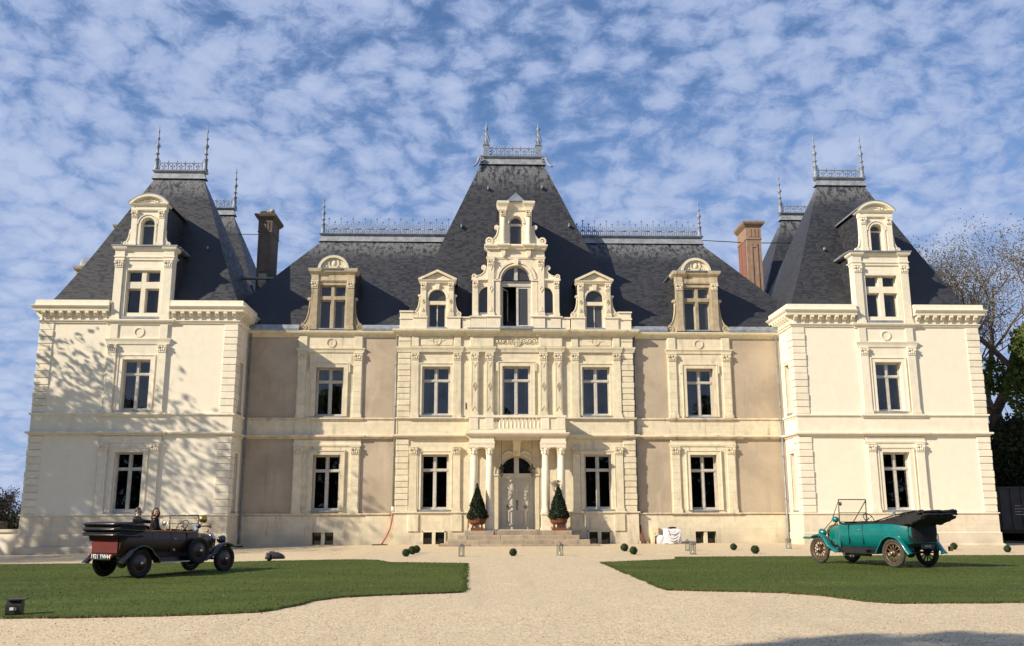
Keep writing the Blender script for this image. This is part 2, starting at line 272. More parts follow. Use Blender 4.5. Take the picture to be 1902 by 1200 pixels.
def lawn_mat():
    t = NT('mown_lawn'); p = t.pos(); n1 = t.noise(p, 0.28, 5, 0.6, 0.3); n2 = t.noise(p, 3.5, 5, 0.6); n3 = t.noise(t.scale(p, (1, 1, 1)), 45, 3, 0.6)
    shade_bands = t.noise(t.scale(p, (0.10, 0.9, 1)), 1.0, 3, 0.5, 0.2)  # soft bands painting tree shade into the grass colour
    c = t.mix(t.ramp(n1, 0.35, 0.65), (0.088, 0.118, 0.021), (0.062, 0.086, 0.016)); c = t.mix(t.mth('MULTIPLY', t.ramp(n2, 0.5, 0.8), 0.35), c, (0.085, 0.090, 0.025))
    c = t.mix(t.mth('MULTIPLY', t.ramp(shade_bands, 0.44, 0.58), 0.45), c, (0.048, 0.066, 0.013)); worn = t.noise(p, 0.55, 6, 0.7, 0.6); c = t.mix(t.mth('MULTIPLY', t.ramp(worn, 0.56, 0.72), 0.55), c, (0.125, 0.105, 0.035)); c = t.mix(t.ramp(n3, 0.4, 0.7, 0, 0.35), c, (0.034, 0.055, 0.008)); t.bump(n3, 0.4, 0.015); return t.done(c, 0.85, 0, 0.15)
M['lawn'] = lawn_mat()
def pebble_m():
    t = NT('mixed_pebbles'); g = t.N.new('ShaderNodeNewGeometry'); c = t.mix(g.outputs['Random Per Island'], (0.36, 0.28, 0.185), (0.66, 0.555, 0.40)); return t.done(c, 0.85, 0, 0.25)
M['pebble'] = pebble_m()
M['earth'] = simple('bare_earth_edge', (0.13, 0.085, 0.05), 0.95, 0, 0.1, 0.35, 14, 0.5)

# ------------------------------------------------------------------ mesh helpers
class MB:
    def __init__(s, tf=None): s.v = []; s.f = []; s.sm = []; s.mi = []; s.tf = tf; s.cur = 0
    def add(s, vs, fs, smooth=False):
        b = len(s.v)
        s.v += [tuple(s.tf @ Vector(v)) for v in vs] if s.tf is not None else [tuple(v) for v in vs]
        s.f += [tuple(i + b for i in f) for f in fs]; s.sm += [smooth] * len(fs); s.mi += [s.cur] * len(fs); return s
    def box(s, x0, x1, y0, y1, z0, z1):
        if x0 > x1: x0, x1 = x1, x0
        return s.add([(x0, y0, z0), (x1, y0, z0), (x1, y1, z0), (x0, y1, z0), (x0, y0, z1), (x1, y0, z1), (x1, y1, z1), (x0, y1, z1)],
                     [(0, 3, 2, 1), (4, 5, 6, 7), (0, 1, 5, 4), (1, 2, 6, 5), (2, 3, 7, 6), (3, 0, 4, 7)])
    def bbox(s, x0, x1, y0, y1, z0, z1, b=0.015):
        # box with chamfered front edges (front at y0)
        if x0 > x1: x0, x1 = x1, x0
        return s.add([(x0, y1, z0), (x1, y1, z0), (x1, y1, z1), (x0, y1, z1), (x0, y0 + b, z0), (x1, y0 + b, z0), (x1, y0 + b, z1), (x0, y0 + b, z1),
                      (x0 + b, y0, z0 + b), (x1 - b, y0, z0 + b), (x1 - b, y0, z1 - b), (x0 + b, y0, z1 - b)],
                     [(0, 3, 2, 1), (0, 1, 5, 4), (1, 2, 6, 5), (2, 3, 7, 6), (3, 0, 4, 7), (4, 5, 9, 8), (5, 6, 10, 9), (6, 7, 11, 10), (7, 4, 8, 11), (8, 9, 10, 11)])
    def prism(s, poly, y0, y1):
        n = len(poly); vs = [(x, y0, z) for x, z in poly] + [(x, y1, z) for x, z in poly]
        return s.add(vs, [tuple(range(n)), tuple(range(2 * n - 1, n - 1, -1))] + [(i, i + n, (i + 1) % n + n, (i + 1) % n) for i in range(n)])
    def prismx(s, poly, x0, x1):
        n = len(poly); vs = [(x0, y, z) for y, z in poly] + [(x1, y, z) for y, z in poly]
        return s.add(vs, [tuple(range(n)), tuple(range(2 * n - 1, n - 1, -1))] + [(i, i + n, (i + 1) % n + n, (i + 1) % n) for i in range(n)])
    def prismz(s, poly, z0, z1):
        n = len(poly); vs = [(x, y, z0) for x, y in poly] + [(x, y, z1) for x, y in poly]
        return s.add(vs, [tuple(range(n)), tuple(range(2 * n - 1, n - 1, -1))] + [(i, i + n, (i + 1) % n + n, (i + 1) % n) for i in range(n)])
    def lathe(s, prof, cx=0, cy=0, n=12, smooth=True, cz=0):
        vs = []; fs = []
        for r, z in prof:
            for k in range(n): a = 2 * PI * k / n; vs.append((cx + r * math.cos(a), cy + r * math.sin(a), cz + z))
        for i in range(len(prof) - 1):
            for k in range(n): fs.append((i * n + k, i * n + (k + 1) % n, (i + 1) * n + (k + 1) % n, (i + 1) * n + k))
        fs.append(tuple(range(n - 1, -1, -1))); fs.append(tuple((len(prof) - 1) * n + k for k in range(n)))
        return s.add(vs, fs, smooth)
    def tube(s, pts, r, n=6, closed=False, smooth=True, cap=True):
        pts = [Vector(p) for p in pts]; m = len(pts); rs = r if isinstance(r, (list, tuple)) else [r] * m; vs = []; fs = []; nrm = None
        for i, p in enumerate(pts):
            a = pts[(i - 1) % m] if (closed or i > 0) else p; b = pts[(i + 1) % m] if (closed or i < m - 1) else p
            t = (b - a); t = t.normalized() if t.length > 1e-9 else Vector((0, 0, 1))
            if nrm is None: nrm = t.orthogonal().normalized()
            else:
                nrm = nrm - t * nrm.dot(t); nrm = nrm.normalized() if nrm.length > 1e-6 else t.orthogonal().normalized()
            bn = t.cross(nrm)
            for k in range(n): an = 2 * PI * k / n; vs.append(p + (nrm * math.cos(an) + bn * math.sin(an)) * rs[i])
        for i in range(m if closed else m - 1):
            j = (i + 1) % m
            for k in range(n): fs.append((i * n + k, i * n + (k + 1) % n, j * n + (k + 1) % n, j * n + k))
        if not closed and cap: fs.append(tuple(range(n - 1, -1, -1))); fs.append(tuple((m - 1) * n + k for k in range(n)))
        return s.add(vs, fs, smooth)
    def sweep(s, path, prof, caps=True):
        # moulding: path in plan (outward = right of travel turned out), profile (out, z)
        m = len(path); n = len(prof); P = [Vector((x, y)) for x, y in path]; vs = []; fs = []
        for i in range(m):
            d1 = (P[i] - P[i - 1]).normalized() if i > 0 else None; d2 = (P[i + 1] - P[i]).normalized() if i < m - 1 else None
            n1 = Vector((d1.y, -d1.x)) if d1 else None; n2 = Vector((d2.y, -d2.x)) if d2 else None
            if n1 is None: o = n2
            elif n2 is None: o = n1
            else: o = (n1 + n2); o = o / max(0.2, o.dot(n1)) if o.length > 1e-6 else n1
            for q, z in prof: vs.append((P[i].x + o.x * q, P[i].y + o.y * q, z))
        for i in range(m - 1):
            for k in range(n): fs.append((i * n + k, i * n + (k + 1) % n, (i + 1) * n + (k + 1) % n, (i + 1) * n + k))
        if caps: fs.append(tuple(range(n))); fs.append(tuple((m - 1) * n + k for k in range(n - 1, -1, -1)))
        return s.add(vs, fs)
    def ring(s, cx, cz, r0, r1, y0, y1, a0=0, a1=2 * PI, n=20, ez=1.0):
        # flat ring sector in the xz plane, from y0 (front) to y1
        vs = []; fs = []; full = abs(a1 - a0 - 2 * PI) < 1e-6; m = n if full else n + 1
        for i in range(m):
            a = a0 + (a1 - a0) * i / n; c, q = math.cos(a), math.sin(a)
            vs += [(cx + r0 * c, y0, cz + r0 * q * ez), (cx + r1 * c, y0, cz + r1 * q * ez), (cx + r1 * c, y1, cz + r1 * q * ez), (cx + r0 * c, y1, cz + r0 * q * ez)]
        for i in range(n):
            j = (i + 1) % m; a, b = i * 4, j * 4
            for k in range(4): fs.append((a + k, a + (k + 1) % 4, b + (k + 1) % 4, b + k))
        if not full: fs += [(0, 1, 2, 3), (n * 4 + 3, n * 4 + 2, n * 4 + 1, n * 4)]
        return s.add(vs, fs)
    def disc(s, cx, cz, r, y0, y1, n=16):
        return s.prism([(cx + r * math.cos(2 * PI * k / n), cz + r * math.sin(2 * PI * k / n)) for k in range(n)], y0, y1)
    def sphere(s, c, r, nu=10, nv=7, sc=(1, 1, 1)):
        vs = []; fs = []
        for j in range(1, nv):
            t = PI * j / nv
            for k in range(nu): a = 2 * PI * k / nu; vs.append((c[0] + r * sc[0] * math.sin(t) * math.cos(a), c[1] + r * sc[1] * math.sin(t) * math.sin(a), c[2] + r * sc[2] * math.cos(t)))
        top = len(vs); vs.append((c[0], c[1], c[2] + r * sc[2])); vs.append((c[0], c[1], c[2] - r * sc[2]))
        for j in range(nv - 2):
            for k in range(nu): fs.append((j * nu + k, (j + 1) * nu + k, (j + 1) * nu + (k + 1) % nu, j * nu + (k + 1) % nu))
        for k in range(nu): fs.append((top, k, (k + 1) % nu)); fs.append((top + 1, (nv - 2) * nu + (k + 1) % nu, (nv - 2) * nu + k))
        return s.add(vs, fs, True)
    def mesh(s, name):
        me = bpy.data.meshes.new(name); me.from_pydata(s.v, [], s.f)
        me.polygons.foreach_set('use_smooth', s.sm); me.polygons.foreach_set('material_index', s.mi); me.update(); return me
    def split(s):
        n = len(s.v); par = list(range(n))
        def find(a):
            while par[a] != a: par[a] = par[par[a]]; a = par[a]
            return a
        for f in s.f:
            r0 = find(f[0])
            for i in f[1:]: par[find(i)] = r0
        groups = {}
        for k, f in enumerate(s.f): groups.setdefault(find(f[0]), []).append(k)
        if len(groups) < 2 or len(groups) > 160: return [s]
        items = []
        for g in groups.values():
            c = np.array([s.v[i] for k in g for i in s.f[k]]); items.append([c.min(0) - 0.02, c.max(0) + 0.02, g])
        lab = list(range(len(items)))
        def fl(a):
            while lab[a] != a: a = lab[a]
            return a
        for i in range(len(items)):
            for j in range(i):
                if fl(i) != fl(j) and (items[i][0] <= items[j][1]).all() and (items[j][0] <= items[i][1]).all(): lab[fl(i)] = fl(j)
        cl = {}
        for i in range(len(items)): cl.setdefault(fl(i), []).extend(items[i][2])
        if len(cl) < 2: return [s]
        out = []
        for g in cl.values():
            m = MB(); mp = {}
            for k in sorted(g):
                for i in s.f[k]:
                    if i not in mp: mp[i] = len(m.v); m.v.append(s.v[i])
                m.f.append(tuple(mp[i] for i in s.f[k])); m.sm.append(s.sm[k]); m.mi.append(s.mi[k])
            out.append(m)
        return out
    def build(s, name, mat, parent=None, mats=None):
        if parent is not None and name not in ('small_lettering', 'eyes_and_mouth', 'hair'):
            ps = s.split()
            if len(ps) > 1:
                first = ps[0].build1(name, mat, parent, mats)
                for q in ps[1:]: q.build1(name, mat, parent, mats)
                return first
        return s.build1(name, mat, parent, mats)
    def build1(s, name, mat, parent=None, mats=None):
        me = s.mesh(name)
        for m_ in (mats or [mat]): me.materials.append(M[m_] if isinstance(m_, str) else m_)
        o = bpy.data.objects.new(name, me); COL.objects.link(o)
        if parent is not None: o.parent = parent
        return o
def tag(o, label=None, cat=None, group=None, kind=None):
    if label: o['label'] = label
    if cat: o['category'] = cat
    if group: o['group'] = group
    if kind: o['kind'] = kind
    return o
def empty(name, loc=(0, 0, 0), rz=0.0, parent=None):
    o = bpy.data.objects.new(name, None); COL.objects.link(o); o.location = loc; o.rotation_euler = (0, 0, rz); o.empty_display_size = 0.3
    if parent is not None: o.parent = parent
    return o
def inst(name, mesh, parent, loc=(0, 0, 0), rz=0.0, sc=None):
    o = bpy.data.objects.new(name, mesh); COL.objects.link(o); o.parent = parent; o.location = loc; o.rotation_euler = (0, 0, rz)
    if sc: o.scale = sc
    return o
def proto(name, mb, mat):
    me = mb.mesh(name); me.materials.append(M[mat]); return me
def copy_tree(o, parent=None):
    c = o.copy(); COL.objects.link(c); c.parent = parent
    for ch in list(o.children): copy_tree(ch, c)
    return c
def npmesh(name, V, F, mat, parent=None, smooth=False):
    me = bpy.data.meshes.new(name); V = np.asarray(V, np.float32); F = np.asarray(F, np.int32); k = F.shape[1]
    me.vertices.add(len(V)); me.vertices.foreach_set('co', V.ravel()); me.loops.add(F.size); me.loops.foreach_set('vertex_index', F.ravel())
    me.polygons.add(len(F)); me.polygons.foreach_set('loop_start', np.arange(0, F.size, k, dtype=np.int32)); me.update(calc_edges=True)
    if smooth: me.polygons.foreach_set('use_smooth', np.ones(len(F), bool))
    me.materials.append(M[mat]); o = bpy.data.objects.new(name, me); COL.objects.link(o)
    if parent is not None: o.parent = parent
    return o

# ------------------------------------------------------------------ terrain
def zb(X): return np.interp(X, [-200, -60, -25, -15, -10, -6, 14, 25, 60, 200], [-1.2, -.9, -.37, -.17, -.06, 0, 0, -.1, -.3, -.6])
def zg(X, Y): return zb(X) + np.interp(Y, [-60, -9, -.5, 0], [-.10, -.10, 0, 0])
def Z0(x, y): return float(zg(x, y))
def build_ground():
    xs = np.concatenate([[-4000, -1200, -500, -200, -120, -80], np.arange(-60, 60.1, 1.0), [80, 120, 200, 500, 1200, 4000]])
    ys = np.concatenate([[-3000, -900, -300, -150, -100], np.arange(-80, 20.1, 1.0), [40, 80, 150, 400, 1200, 4000]])
    X, Y = np.meshgrid(xs, ys, indexing='ij'); Zm = zg(X, Y)
    near = (np.abs(X) < 50) & (Y > -75) & (Y < 10)
    bumps = np.array([[noise.noise(Vector((x * 0.35, y * 0.35, 0))) * 0.012 for y in ys] for x in xs]); Zm = Zm + np.where(near, bumps, 0)
    V = np.stack([X, Y, Zm], -1).reshape(-1, 3); ny = len(ys); idx = np.arange(len(xs) * ny).reshape(len(xs), ny)
    F = np.stack([idx[:-1, :-1], idx[1:, :-1], idx[1:, 1:], idx[:-1, 1:]], -1).reshape(-1, 4)
    tag(npmesh('ground', V, F, 'gravel', smooth=True), kind='structure')
build_ground()

LAWN_L = [(-60, -12.2), (-20.86, -11.94), (-17.03, -13.14), (-10.99, -15.0), (-9.71, -14.95), (-6.95, -14.98), (-5.68, -15.79), (-5.14, -17.33), (-2.44, -18.25), (-2.33, -29.74), (-4.09, -30.42),
          (-4.8, -30.85), (-5.2, -31.6), (-5.32, -32.6), (-5.75, -33.6), (-6.6, -33.9), (-8.11, -33.98), (-9.94, -33.78), (-14, -33.4), (-60, -33)]
LAWN_R = [(2.16, -17.93), (5.09, -16.1), (5.53, -14.23), (10.54, -14.22), (19.78, -12.88), (60, -12.5), (60, -33), (7.97, -32.78), (5.6, -32.75), (5.15, -32.3), (4.88, -30.99), (4.28, -30.3), (2.02, -29.46), (2.06, -25.29)]
def edge_points(poly, step=0.09, amp=0.05):
    out = []
    for i in range(len(poly)):
        a = Vector(poly[i]); b = Vector(poly[(i + 1) % len(poly)]); n = max(1, int((b - a).length / step)) if max(abs(a.x), abs(b.x)) < 30 else 4
        nn = Vector((-(b - a).y, (b - a).x)).normalized()
        for k in range(n):
            p = a.lerp(b, k / n); w = noise.noise(Vector((p.x * 1.3, p.y * 1.3, 3))) * amp * 1.6 + noise.noise(Vector((p.x * 7, p.y * 7, 9))) * amp * 0.7
            p = p + nn * w if n > 4 else p; out.append((p.x, p.y))
    return out
def inside(poly, X, Y):
    r = np.zeros(X.shape, bool); n = len(poly)
    for i in range(n):
        x1, y1 = poly[i]; x2, y2 = poly[(i + 1) % n]
        if y1 == y2: continue
        c = ((y1 > Y) != (y2 > Y)) & (X < (x2 - x1) * (Y - y1) / (y2 - y1) + x1); r ^= c
    return r
def build_lawn(poly, nm):
    ep = edge_points(poly); bm = bmesh.new(); top = [bm.verts.new((x, y, 0)) for x, y in ep]; f = bm.faces.new(top)
    if f.normal.z < 0 or sum((ep[i][0] * ep[(i + 1) % len(ep)][1] - ep[(i + 1) % len(ep)][0] * ep[i][1]) for i in range(len(ep))) < 0: bmesh.ops.reverse_faces(bm, faces=[f])
    bmesh.ops.triangulate(bm, faces=[f])
    for xc in (-25, -15, -10, -6, 14, 25): bmesh.ops.bisect_plane(bm, geom=bm.verts[:] + bm.edges[:] + bm.faces[:], plane_co=(xc, 0, 0), plane_no=(1, 0, 0))
    bd = [e for e in bm.edges if e.is_boundary]; ret = bmesh.ops.extrude_edge_only(bm, edges=bd); low = [v for v in ret['geom'] if isinstance(v, bmesh.types.BMVert)]; ls = set(low)
    for v in bm.verts: v.co.z = Z0(v.co.x, v.co.y) + (-0.03 if v in ls else 0.035)
    for fc in bm.faces: fc.material_index = 1 if any(v in ls for v in fc.verts) else 0
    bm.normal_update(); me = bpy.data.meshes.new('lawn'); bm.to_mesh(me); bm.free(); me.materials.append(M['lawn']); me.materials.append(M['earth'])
    o = bpy.data.objects.new('lawn', me); COL.objects.link(o); tag(o, kind='structure')
    return ep
epL = build_lawn(LAWN_L, 'l'); epR = build_lawn(LAWN_R, 'r')
def build_blades():
    pts = []
    for ep, (x0, x1, y0, y1), cnt in ((epL, (-24, -2, -34.5, -11), 90000), (epR, (1.8, 22, -33.2, -12.2), 90000)):
        X = rng.uniform(x0, x1, cnt); Y = rng.uniform(y0, y1, cnt); lim = np.abs(X + 2.0) < 0.60 * (Y + 49.9) + 0.8
        X, Y = X[lim], Y[lim]; m = inside(ep[::3], X, Y); pts.append(np.stack([X[m], Y[m]], -1))
        e = np.array([p for p in ep if abs(p[0]) < 24]); e = np.repeat(e, 14, 0) + rng.normal(0, 0.035, (len(e) * 14, 2)); pts.append(e)
    P = np.concatenate(pts); n = len(P); z = zg(P[:, 0], P[:, 1]) + 0.02; a = rng.uniform(0, 2 * PI, n); w = rng.uniform(0.010, 0.02, n); h = rng.uniform(0.018, 0.042, n)
    dx = np.cos(a) * w; dy = np.sin(a) * w; lean = rng.normal(0, 0.02, (n, 2))
    V = np.empty((n, 3, 3), np.float32); V[:, 0] = np.stack([P[:, 0] - dx, P[:, 1] - dy, z], -1); V[:, 1] = np.stack([P[:, 0] + dx, P[:, 1] + dy, z], -1); V[:, 2] = np.stack([P[:, 0] + lean[:, 0], P[:, 1] + lean[:, 1], z + h], -1)
    o = npmesh('grass', V.reshape(-1, 3), np.arange(n * 3).reshape(-1, 3), 'blade'); tag(o, 'short green grass blades covering the two lawns', 'grass', kind='stuff')
build_blades()
def scatter_stones():
    r = np.random.default_rng(23); n = 7000; Y = -50 + 11 + 26 * r.uniform(0, 1, n) ** 1.6; X = r.uniform(-1, 1, n) * (0.6 * (Y + 50) + 0.5) - 2; m = ~(inside(epL[::3], X, Y) | inside(epR[::3], X, Y)); X, Y = X[m], Y[m]; n = len(X)
    sz = r.uniform(0.007, 0.015, n) * np.where(r.uniform(0, 1, n) > 0.985, 1.8, 1); oc = np.array([(1, 0, 0), (0, 1, 0), (-1, 0, 0), (0, -1, 0), (0, 0, 0.7), (0, 0, -0.5)]); a = r.uniform(0, 2 * PI, n); ca, sa = np.cos(a), np.sin(a)
    V = np.empty((n, 6, 3)); st_ = r.uniform(0.7, 1.4, n)
    for k, o_ in enumerate(oc): V[:, k, 0] = X + (o_[0] * ca * st_ - o_[1] * sa) * sz; V[:, k, 1] = Y + (o_[0] * sa * st_ + o_[1] * ca) * sz; V[:, k, 2] = zg(X, Y) + 0.008 + o_[2] * sz
    f = np.array([(0, 1, 4), (1, 2, 4), (2, 3, 4), (3, 0, 4), (1, 0, 5), (2, 1, 5), (3, 2, 5), (0, 3, 5)]); F = (f[None] + (np.arange(n) * 6)[:, None, None]).reshape(-1, 3)
    tag(npmesh('loose_stones', V.reshape(-1, 3), F, 'pebble'), 'loose pale pebbles strewn over the gravel forecourt', 'pebbles', kind='stuff')
    n = 90; X = r.uniform(-14, 14, n); Y = r.uniform(-32, -15, n); m = inside(epL[::3], X, Y) | inside(epR[::3], X, Y); X, Y = X[m], Y[m]; n = len(X); k = 6; a = np.arange(k) * 2 * PI / k; V = np.stack([X[:, None] + 0.018 * np.cos(a), Y[:, None] + 0.018 * np.sin(a), (zg(X, Y) + 0.075)[:, None] + 0 * a], -1)
    tag(npmesh('daisies', V.reshape(-1, 3), np.arange(n * k).reshape(-1, k), 'white_paint'), 'tiny white daisies dotted over the lawns', 'daisies', kind='stuff')
scatter_stones()

# ------------------------------------------------------------------ the chateau
CH = empty('chateau', (0, 0, 0))
tag(CH, 'large cream stone chateau with steep slate roofs, two end towers and central columned porch', 'chateau')
def P(name, mb, mat, parent=None, mats=None): return mb.build(name, mat, parent or CH, mats)
def TF(x, y, rot=0.0): return Matrix.Translation((x, y, 0)) @ Matrix.Rotation(rot, 4, 'Z')
def arc(cx, cz, r, a0, a1, n): return [(cx + r * math.cos(a0 + (a1 - a0) * i / n), cz + r * math.sin(a0 + (a1 - a0) * i / n)) for i in range(n + 1)]
def wall(mb, x0, x1, z0, z1, holes, depth=0.35, y=0.0):
    # upright panel facing -y with real openings and reveals; holes: (xl, xr, zb, zt, arched)
    xs = sorted({x0, x1} | {h[0] for h in holes} | {h[1] for h in holes}); zs = sorted({z0, z1} | {h[2] for h in holes} | {h[3] for h in holes})
    for i in range(len(xs) - 1):
        for j in range(len(zs) - 1):
            cx, cz = (xs[i] + xs[i + 1]) / 2, (zs[j] + zs[j + 1]) / 2
            if any(h[0] < cx < h[1] and h[2] < cz < h[3] for h in holes): continue
            mb.add([(xs[i], y, zs[j]), (xs[i + 1], y, zs[j]), (xs[i + 1], y, zs[j + 1]), (xs[i], y, zs[j + 1])], [(0, 1, 2, 3)])
    for h in holes:
        xl, xr, zb_, zt, ar = h
        if not ar:
            loop = [(xl, zb_), (xr, zb_), (xr, zt), (xl, zt)]
        else:
            r = (xr - xl) / 2; sp = zt - r; a = arc((xl + xr) / 2, sp, r, 0, PI, 14); loop = [(xl, zb_), (xr, zb_)] + a
            for k in range(len(a) - 1):
                (ax, az), (bx, bz) = a[k], a[k + 1]; mb.add([(ax, y, az), (ax, y, zt), (bx, y, zt), (bx, y, bz)], [(0, 1, 2, 3)])
        n = len(loop)
        for k in range(n):
            (ax, az), (bx, bz) = loop[k], loop[(k + 1) % n]; mb.add([(ax, y, az), (ax, y + depth, az), (bx, y + depth, bz), (bx, y, bz)], [(0, 1, 2, 3)])
    return mb

def window_glass():
    t = NT('casement_glass'); n = t.noise(t.pos(), 1.4, 2, 0.5); bp = t.N.new('ShaderNodeBump'); bp.inputs['Strength'].default_value = 0.08; bp.inputs['Distance'].default_value = 0.03; t.L.new(n, bp.inputs['Height'])
    tr = t.N.new('ShaderNodeBsdfTransparent'); tr.inputs[0].default_value = (0.62, 0.65, 0.64, 1); gl = t.N.new('ShaderNodeBsdfGlossy'); gl.inputs['Roughness'].default_value = 0.02; t.L.new(bp.outputs[0], gl.inputs['Normal'])
    fr = t.N.new('ShaderNodeFresnel'); fr.inputs['IOR'].default_value = 1.52; k = t.mth('MULTIPLY', fr.outputs[0], 1.7, True); mx = t.N.new('ShaderNodeMixShader'); t.L.new(k, mx.inputs[0]); t.L.new(tr.outputs[0], mx.inputs[1]); t.L.new(gl.outputs[0], mx.inputs[2])
    t.L.new(mx.outputs[0], t.N['Material Output'].inputs['Surface']); return t.m
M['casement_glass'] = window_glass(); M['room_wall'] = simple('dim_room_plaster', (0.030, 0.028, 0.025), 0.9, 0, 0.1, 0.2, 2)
_wn = [0]
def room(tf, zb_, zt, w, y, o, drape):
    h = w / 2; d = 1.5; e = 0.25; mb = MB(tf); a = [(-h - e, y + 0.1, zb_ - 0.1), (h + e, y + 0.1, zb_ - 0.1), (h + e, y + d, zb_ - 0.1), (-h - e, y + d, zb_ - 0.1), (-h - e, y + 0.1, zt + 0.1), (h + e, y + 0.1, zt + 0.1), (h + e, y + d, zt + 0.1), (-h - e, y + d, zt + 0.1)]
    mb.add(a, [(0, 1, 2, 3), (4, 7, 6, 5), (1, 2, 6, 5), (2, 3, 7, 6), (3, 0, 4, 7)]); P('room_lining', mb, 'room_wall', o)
    if drape:
        for s in (-1, 1):
            c = MB(tf); n = 9; wd = w * (0.16 + 0.05 * ((_wn[0] * 3 + s) % 3)); pts = [(s * (h - wd * i / n), y + 0.22 + 0.03 * math.sin(i * 2.3 + _wn[0])) for i in range(n + 1)]; vs = [(px, py, zb_ + 0.02) for px, py in pts] + [(px, py, zt - 0.02) for px, py in pts]; c.add(vs, [(i, i + 1, i + n + 2, i + n + 1) for i in range(n)], True); P('curtain', c, 'curtain', o)
    _wn[0] += 1
def window(tf, zb_, zt, w, y=0.26, glass='glass', tr=0.715, sill=True, stone_cross=False, pane_split=True):
    # casement: frame, mullion, transom; four panes and a sill beneath it
    h = w / 2; f = 0.07; mb = MB(tf); zt_ = zb_ + (zt - zb_) * tr
    mb.box(-h, -h + f, y, y + 0.09, zb_, zt); mb.box(h - f, h, y, y + 0.09, zb_, zt); mb.box(-h + f, h - f, y, y + 0.09, zt - f, zt); mb.box(-h + f, h - f, y, y + 0.09, zb_, zb_ + 0.09)
    mb.box(-0.065, 0.065, y - 0.015, y + 0.09, zb_ + 0.09, zt_ - 0.05); mb.box(-0.05, 0.05, y - 0.01, y + 0.09, zt_ + 0.05, zt - f)
    mb.box(-h + f, h - f, y - 0.035, y + 0.09, zt_ - 0.05, zt_ + 0.05)
    o = P('window', mb, 'timber')
    for (a, b) in ((-h + f, -0.065), (0.065, h - f)):
        for (c, d) in ((zb_ + 0.09, zt_ - 0.05), (zt_ + 0.05, zt - f)):
            st = 0.035
            s = MB(tf); s.box(a, a + st, y + 0.015, y + 0.075, c, d); s.box(b - st, b, y + 0.015, y + 0.075, c, d); s.box(a + st, b - st, y + 0.015, y + 0.075, c, c + st); s.box(a + st, b - st, y + 0.015, y + 0.075, d - st, d)
            P('casement', s, 'timber', o)
            P('pane', MB(tf).box(a + st, b - st, y + 0.045, y + 0.055, c + st, d - st), 'casement_glass', o)
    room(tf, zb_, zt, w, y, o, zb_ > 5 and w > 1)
    if sill: P('sill', MB(tf).box(-h - 0.06, h + 0.06, -0.06, y, zb_ - 0.085, zb_ - 0.004), 'zinc', o)
    return o
def surround(tf, zb_, zt, w, mat, proud=0.07, band=0.2, ears=False, parent=None):
    h = w / 2; mb = MB(tf)
    mb.box(-h - band, -h, -proud, 0.02, zb_ - 0.02, zt); mb.box(h, h + band, -proud, 0.02, zb_ - 0.02, zt); mb.box(-h - band, h + band, -proud, 0.02, zt, zt + band)
    o = 0.05; q = proud + 0.035; b2 = band + 0.05                       # raised outer fillet
    mb.box(-h - b2, -h - band + o - 0.05, -q, 0.02, zb_ - 0.02, zt + band); mb.box(h + band, h + b2, -q, 0.02, zb_ - 0.02, zt + band); mb.box(-h - b2, h + b2, -q, 0.02, zt + band, zt + b2)
    if ears:
        for s in (-1, 1): mb.box(s * (h + b2), s * (h + b2 + 0.1), -q + 0.01, 0.02, zt - 0.28, zt + band * 0.95)
    return P('window_surround', mb, mat, parent)

def capital_mesh(mat):
    mb = MB(); mb.box(-0.25, 0.25, -0.20, 0.02, 0.33, 0.385); mb.box(-0.21, 0.21, -0.17, 0.02, 0.27, 0.33)
    mb.prism([(-0.19, 0.0), (0.19, 0.0), (0.22, 0.27), (-0.22, 0.27)], -0.13, 0.02); mb.box(-0.22, 0.22, -0.15, 0.02, -0.035, 0.0)
    for s in (-1, 1):
        mb.disc(s * 0.19, 0.235, 0.075, -0.225, -0.02, 12); mb.disc(s * 0.19, 0.235, 0.03, -0.245, -0.2, 8)
        mb.sphere((s * 0.10, -0.14, 0.10), 0.065, 8, 6, (0.9, 0.8, 1.5)); mb.sphere((s * 0.2, -0.13, 0.07), 0.05, 8, 6, (0.8, 0.8, 1.4))
    mb.sphere((0, -0.16, 0.24), 0.055, 8, 6); mb.sphere((0, -0.145, 0.10), 0.06, 8, 6, (0.8, 0.8, 1.6))
    return proto('capital', mb, mat)
CAP = {k: capital_mesh(k) for k in ('white', 'cream', 'pink', 'old')}
def pilaster(tf, x, w, z0, z1, capz, mat, proud=0.09, cap=None, base=True, fluted=False, parent=None, blocks=0):
    mb = MB(tf); h = w / 2
    if blocks:
        o = P('pilaster', mb.box(x - h + 0.012, x + h - 0.012, -proud + 0.012, 0.02, z0, z1), mat, parent); zz = z0
        n = blocks
        for k in range(n):
            a = z0 + (z1 - z0) * k / n; b = z0 + (z1 - z0) * (k + 1) / n; bm_ = MB(tf).bbox(x - h, x + h, -proud, 0.015, a + 0.006, b - 0.006, 0.01); P('stone_block', bm_, mat, o)
    else:
        mb.box(x - h, x + h, -proud, 0.02, z0, z1)
        if fluted: pass
        o = P('pilaster', mb, mat, parent)
    if base:
        b = MB(tf); b.box(x - h - 0.04, x + h + 0.04, -proud - 0.04, 0.015, z0, z0 + 0.14); b.box(x - h - 0.02, x + h + 0.02, -proud - 0.02, 0.015, z0 + 0.14, z0 + 0.22); P('pilaster_base', b, mat, o)
    if capz:
        c = bpy.data.objects.new('capital', CAP[cap or mat]); COL.objects.link(c); c.parent = o; s = w / 0.44; c.matrix_world = tf @ Matrix.Translation((x, -proud + 0.1, capz)) @ Matrix.Diagonal((s, 0.9, 1.0, 1))
        c.matrix_parent_inverse = Matrix.Identity(4); c.matrix_basis = tf @ Matrix.Translation((x, -proud + 0.1, capz)) @ Matrix.Diagonal((s, 0.9, 1.0, 1))
    return o
_box_cache = {}
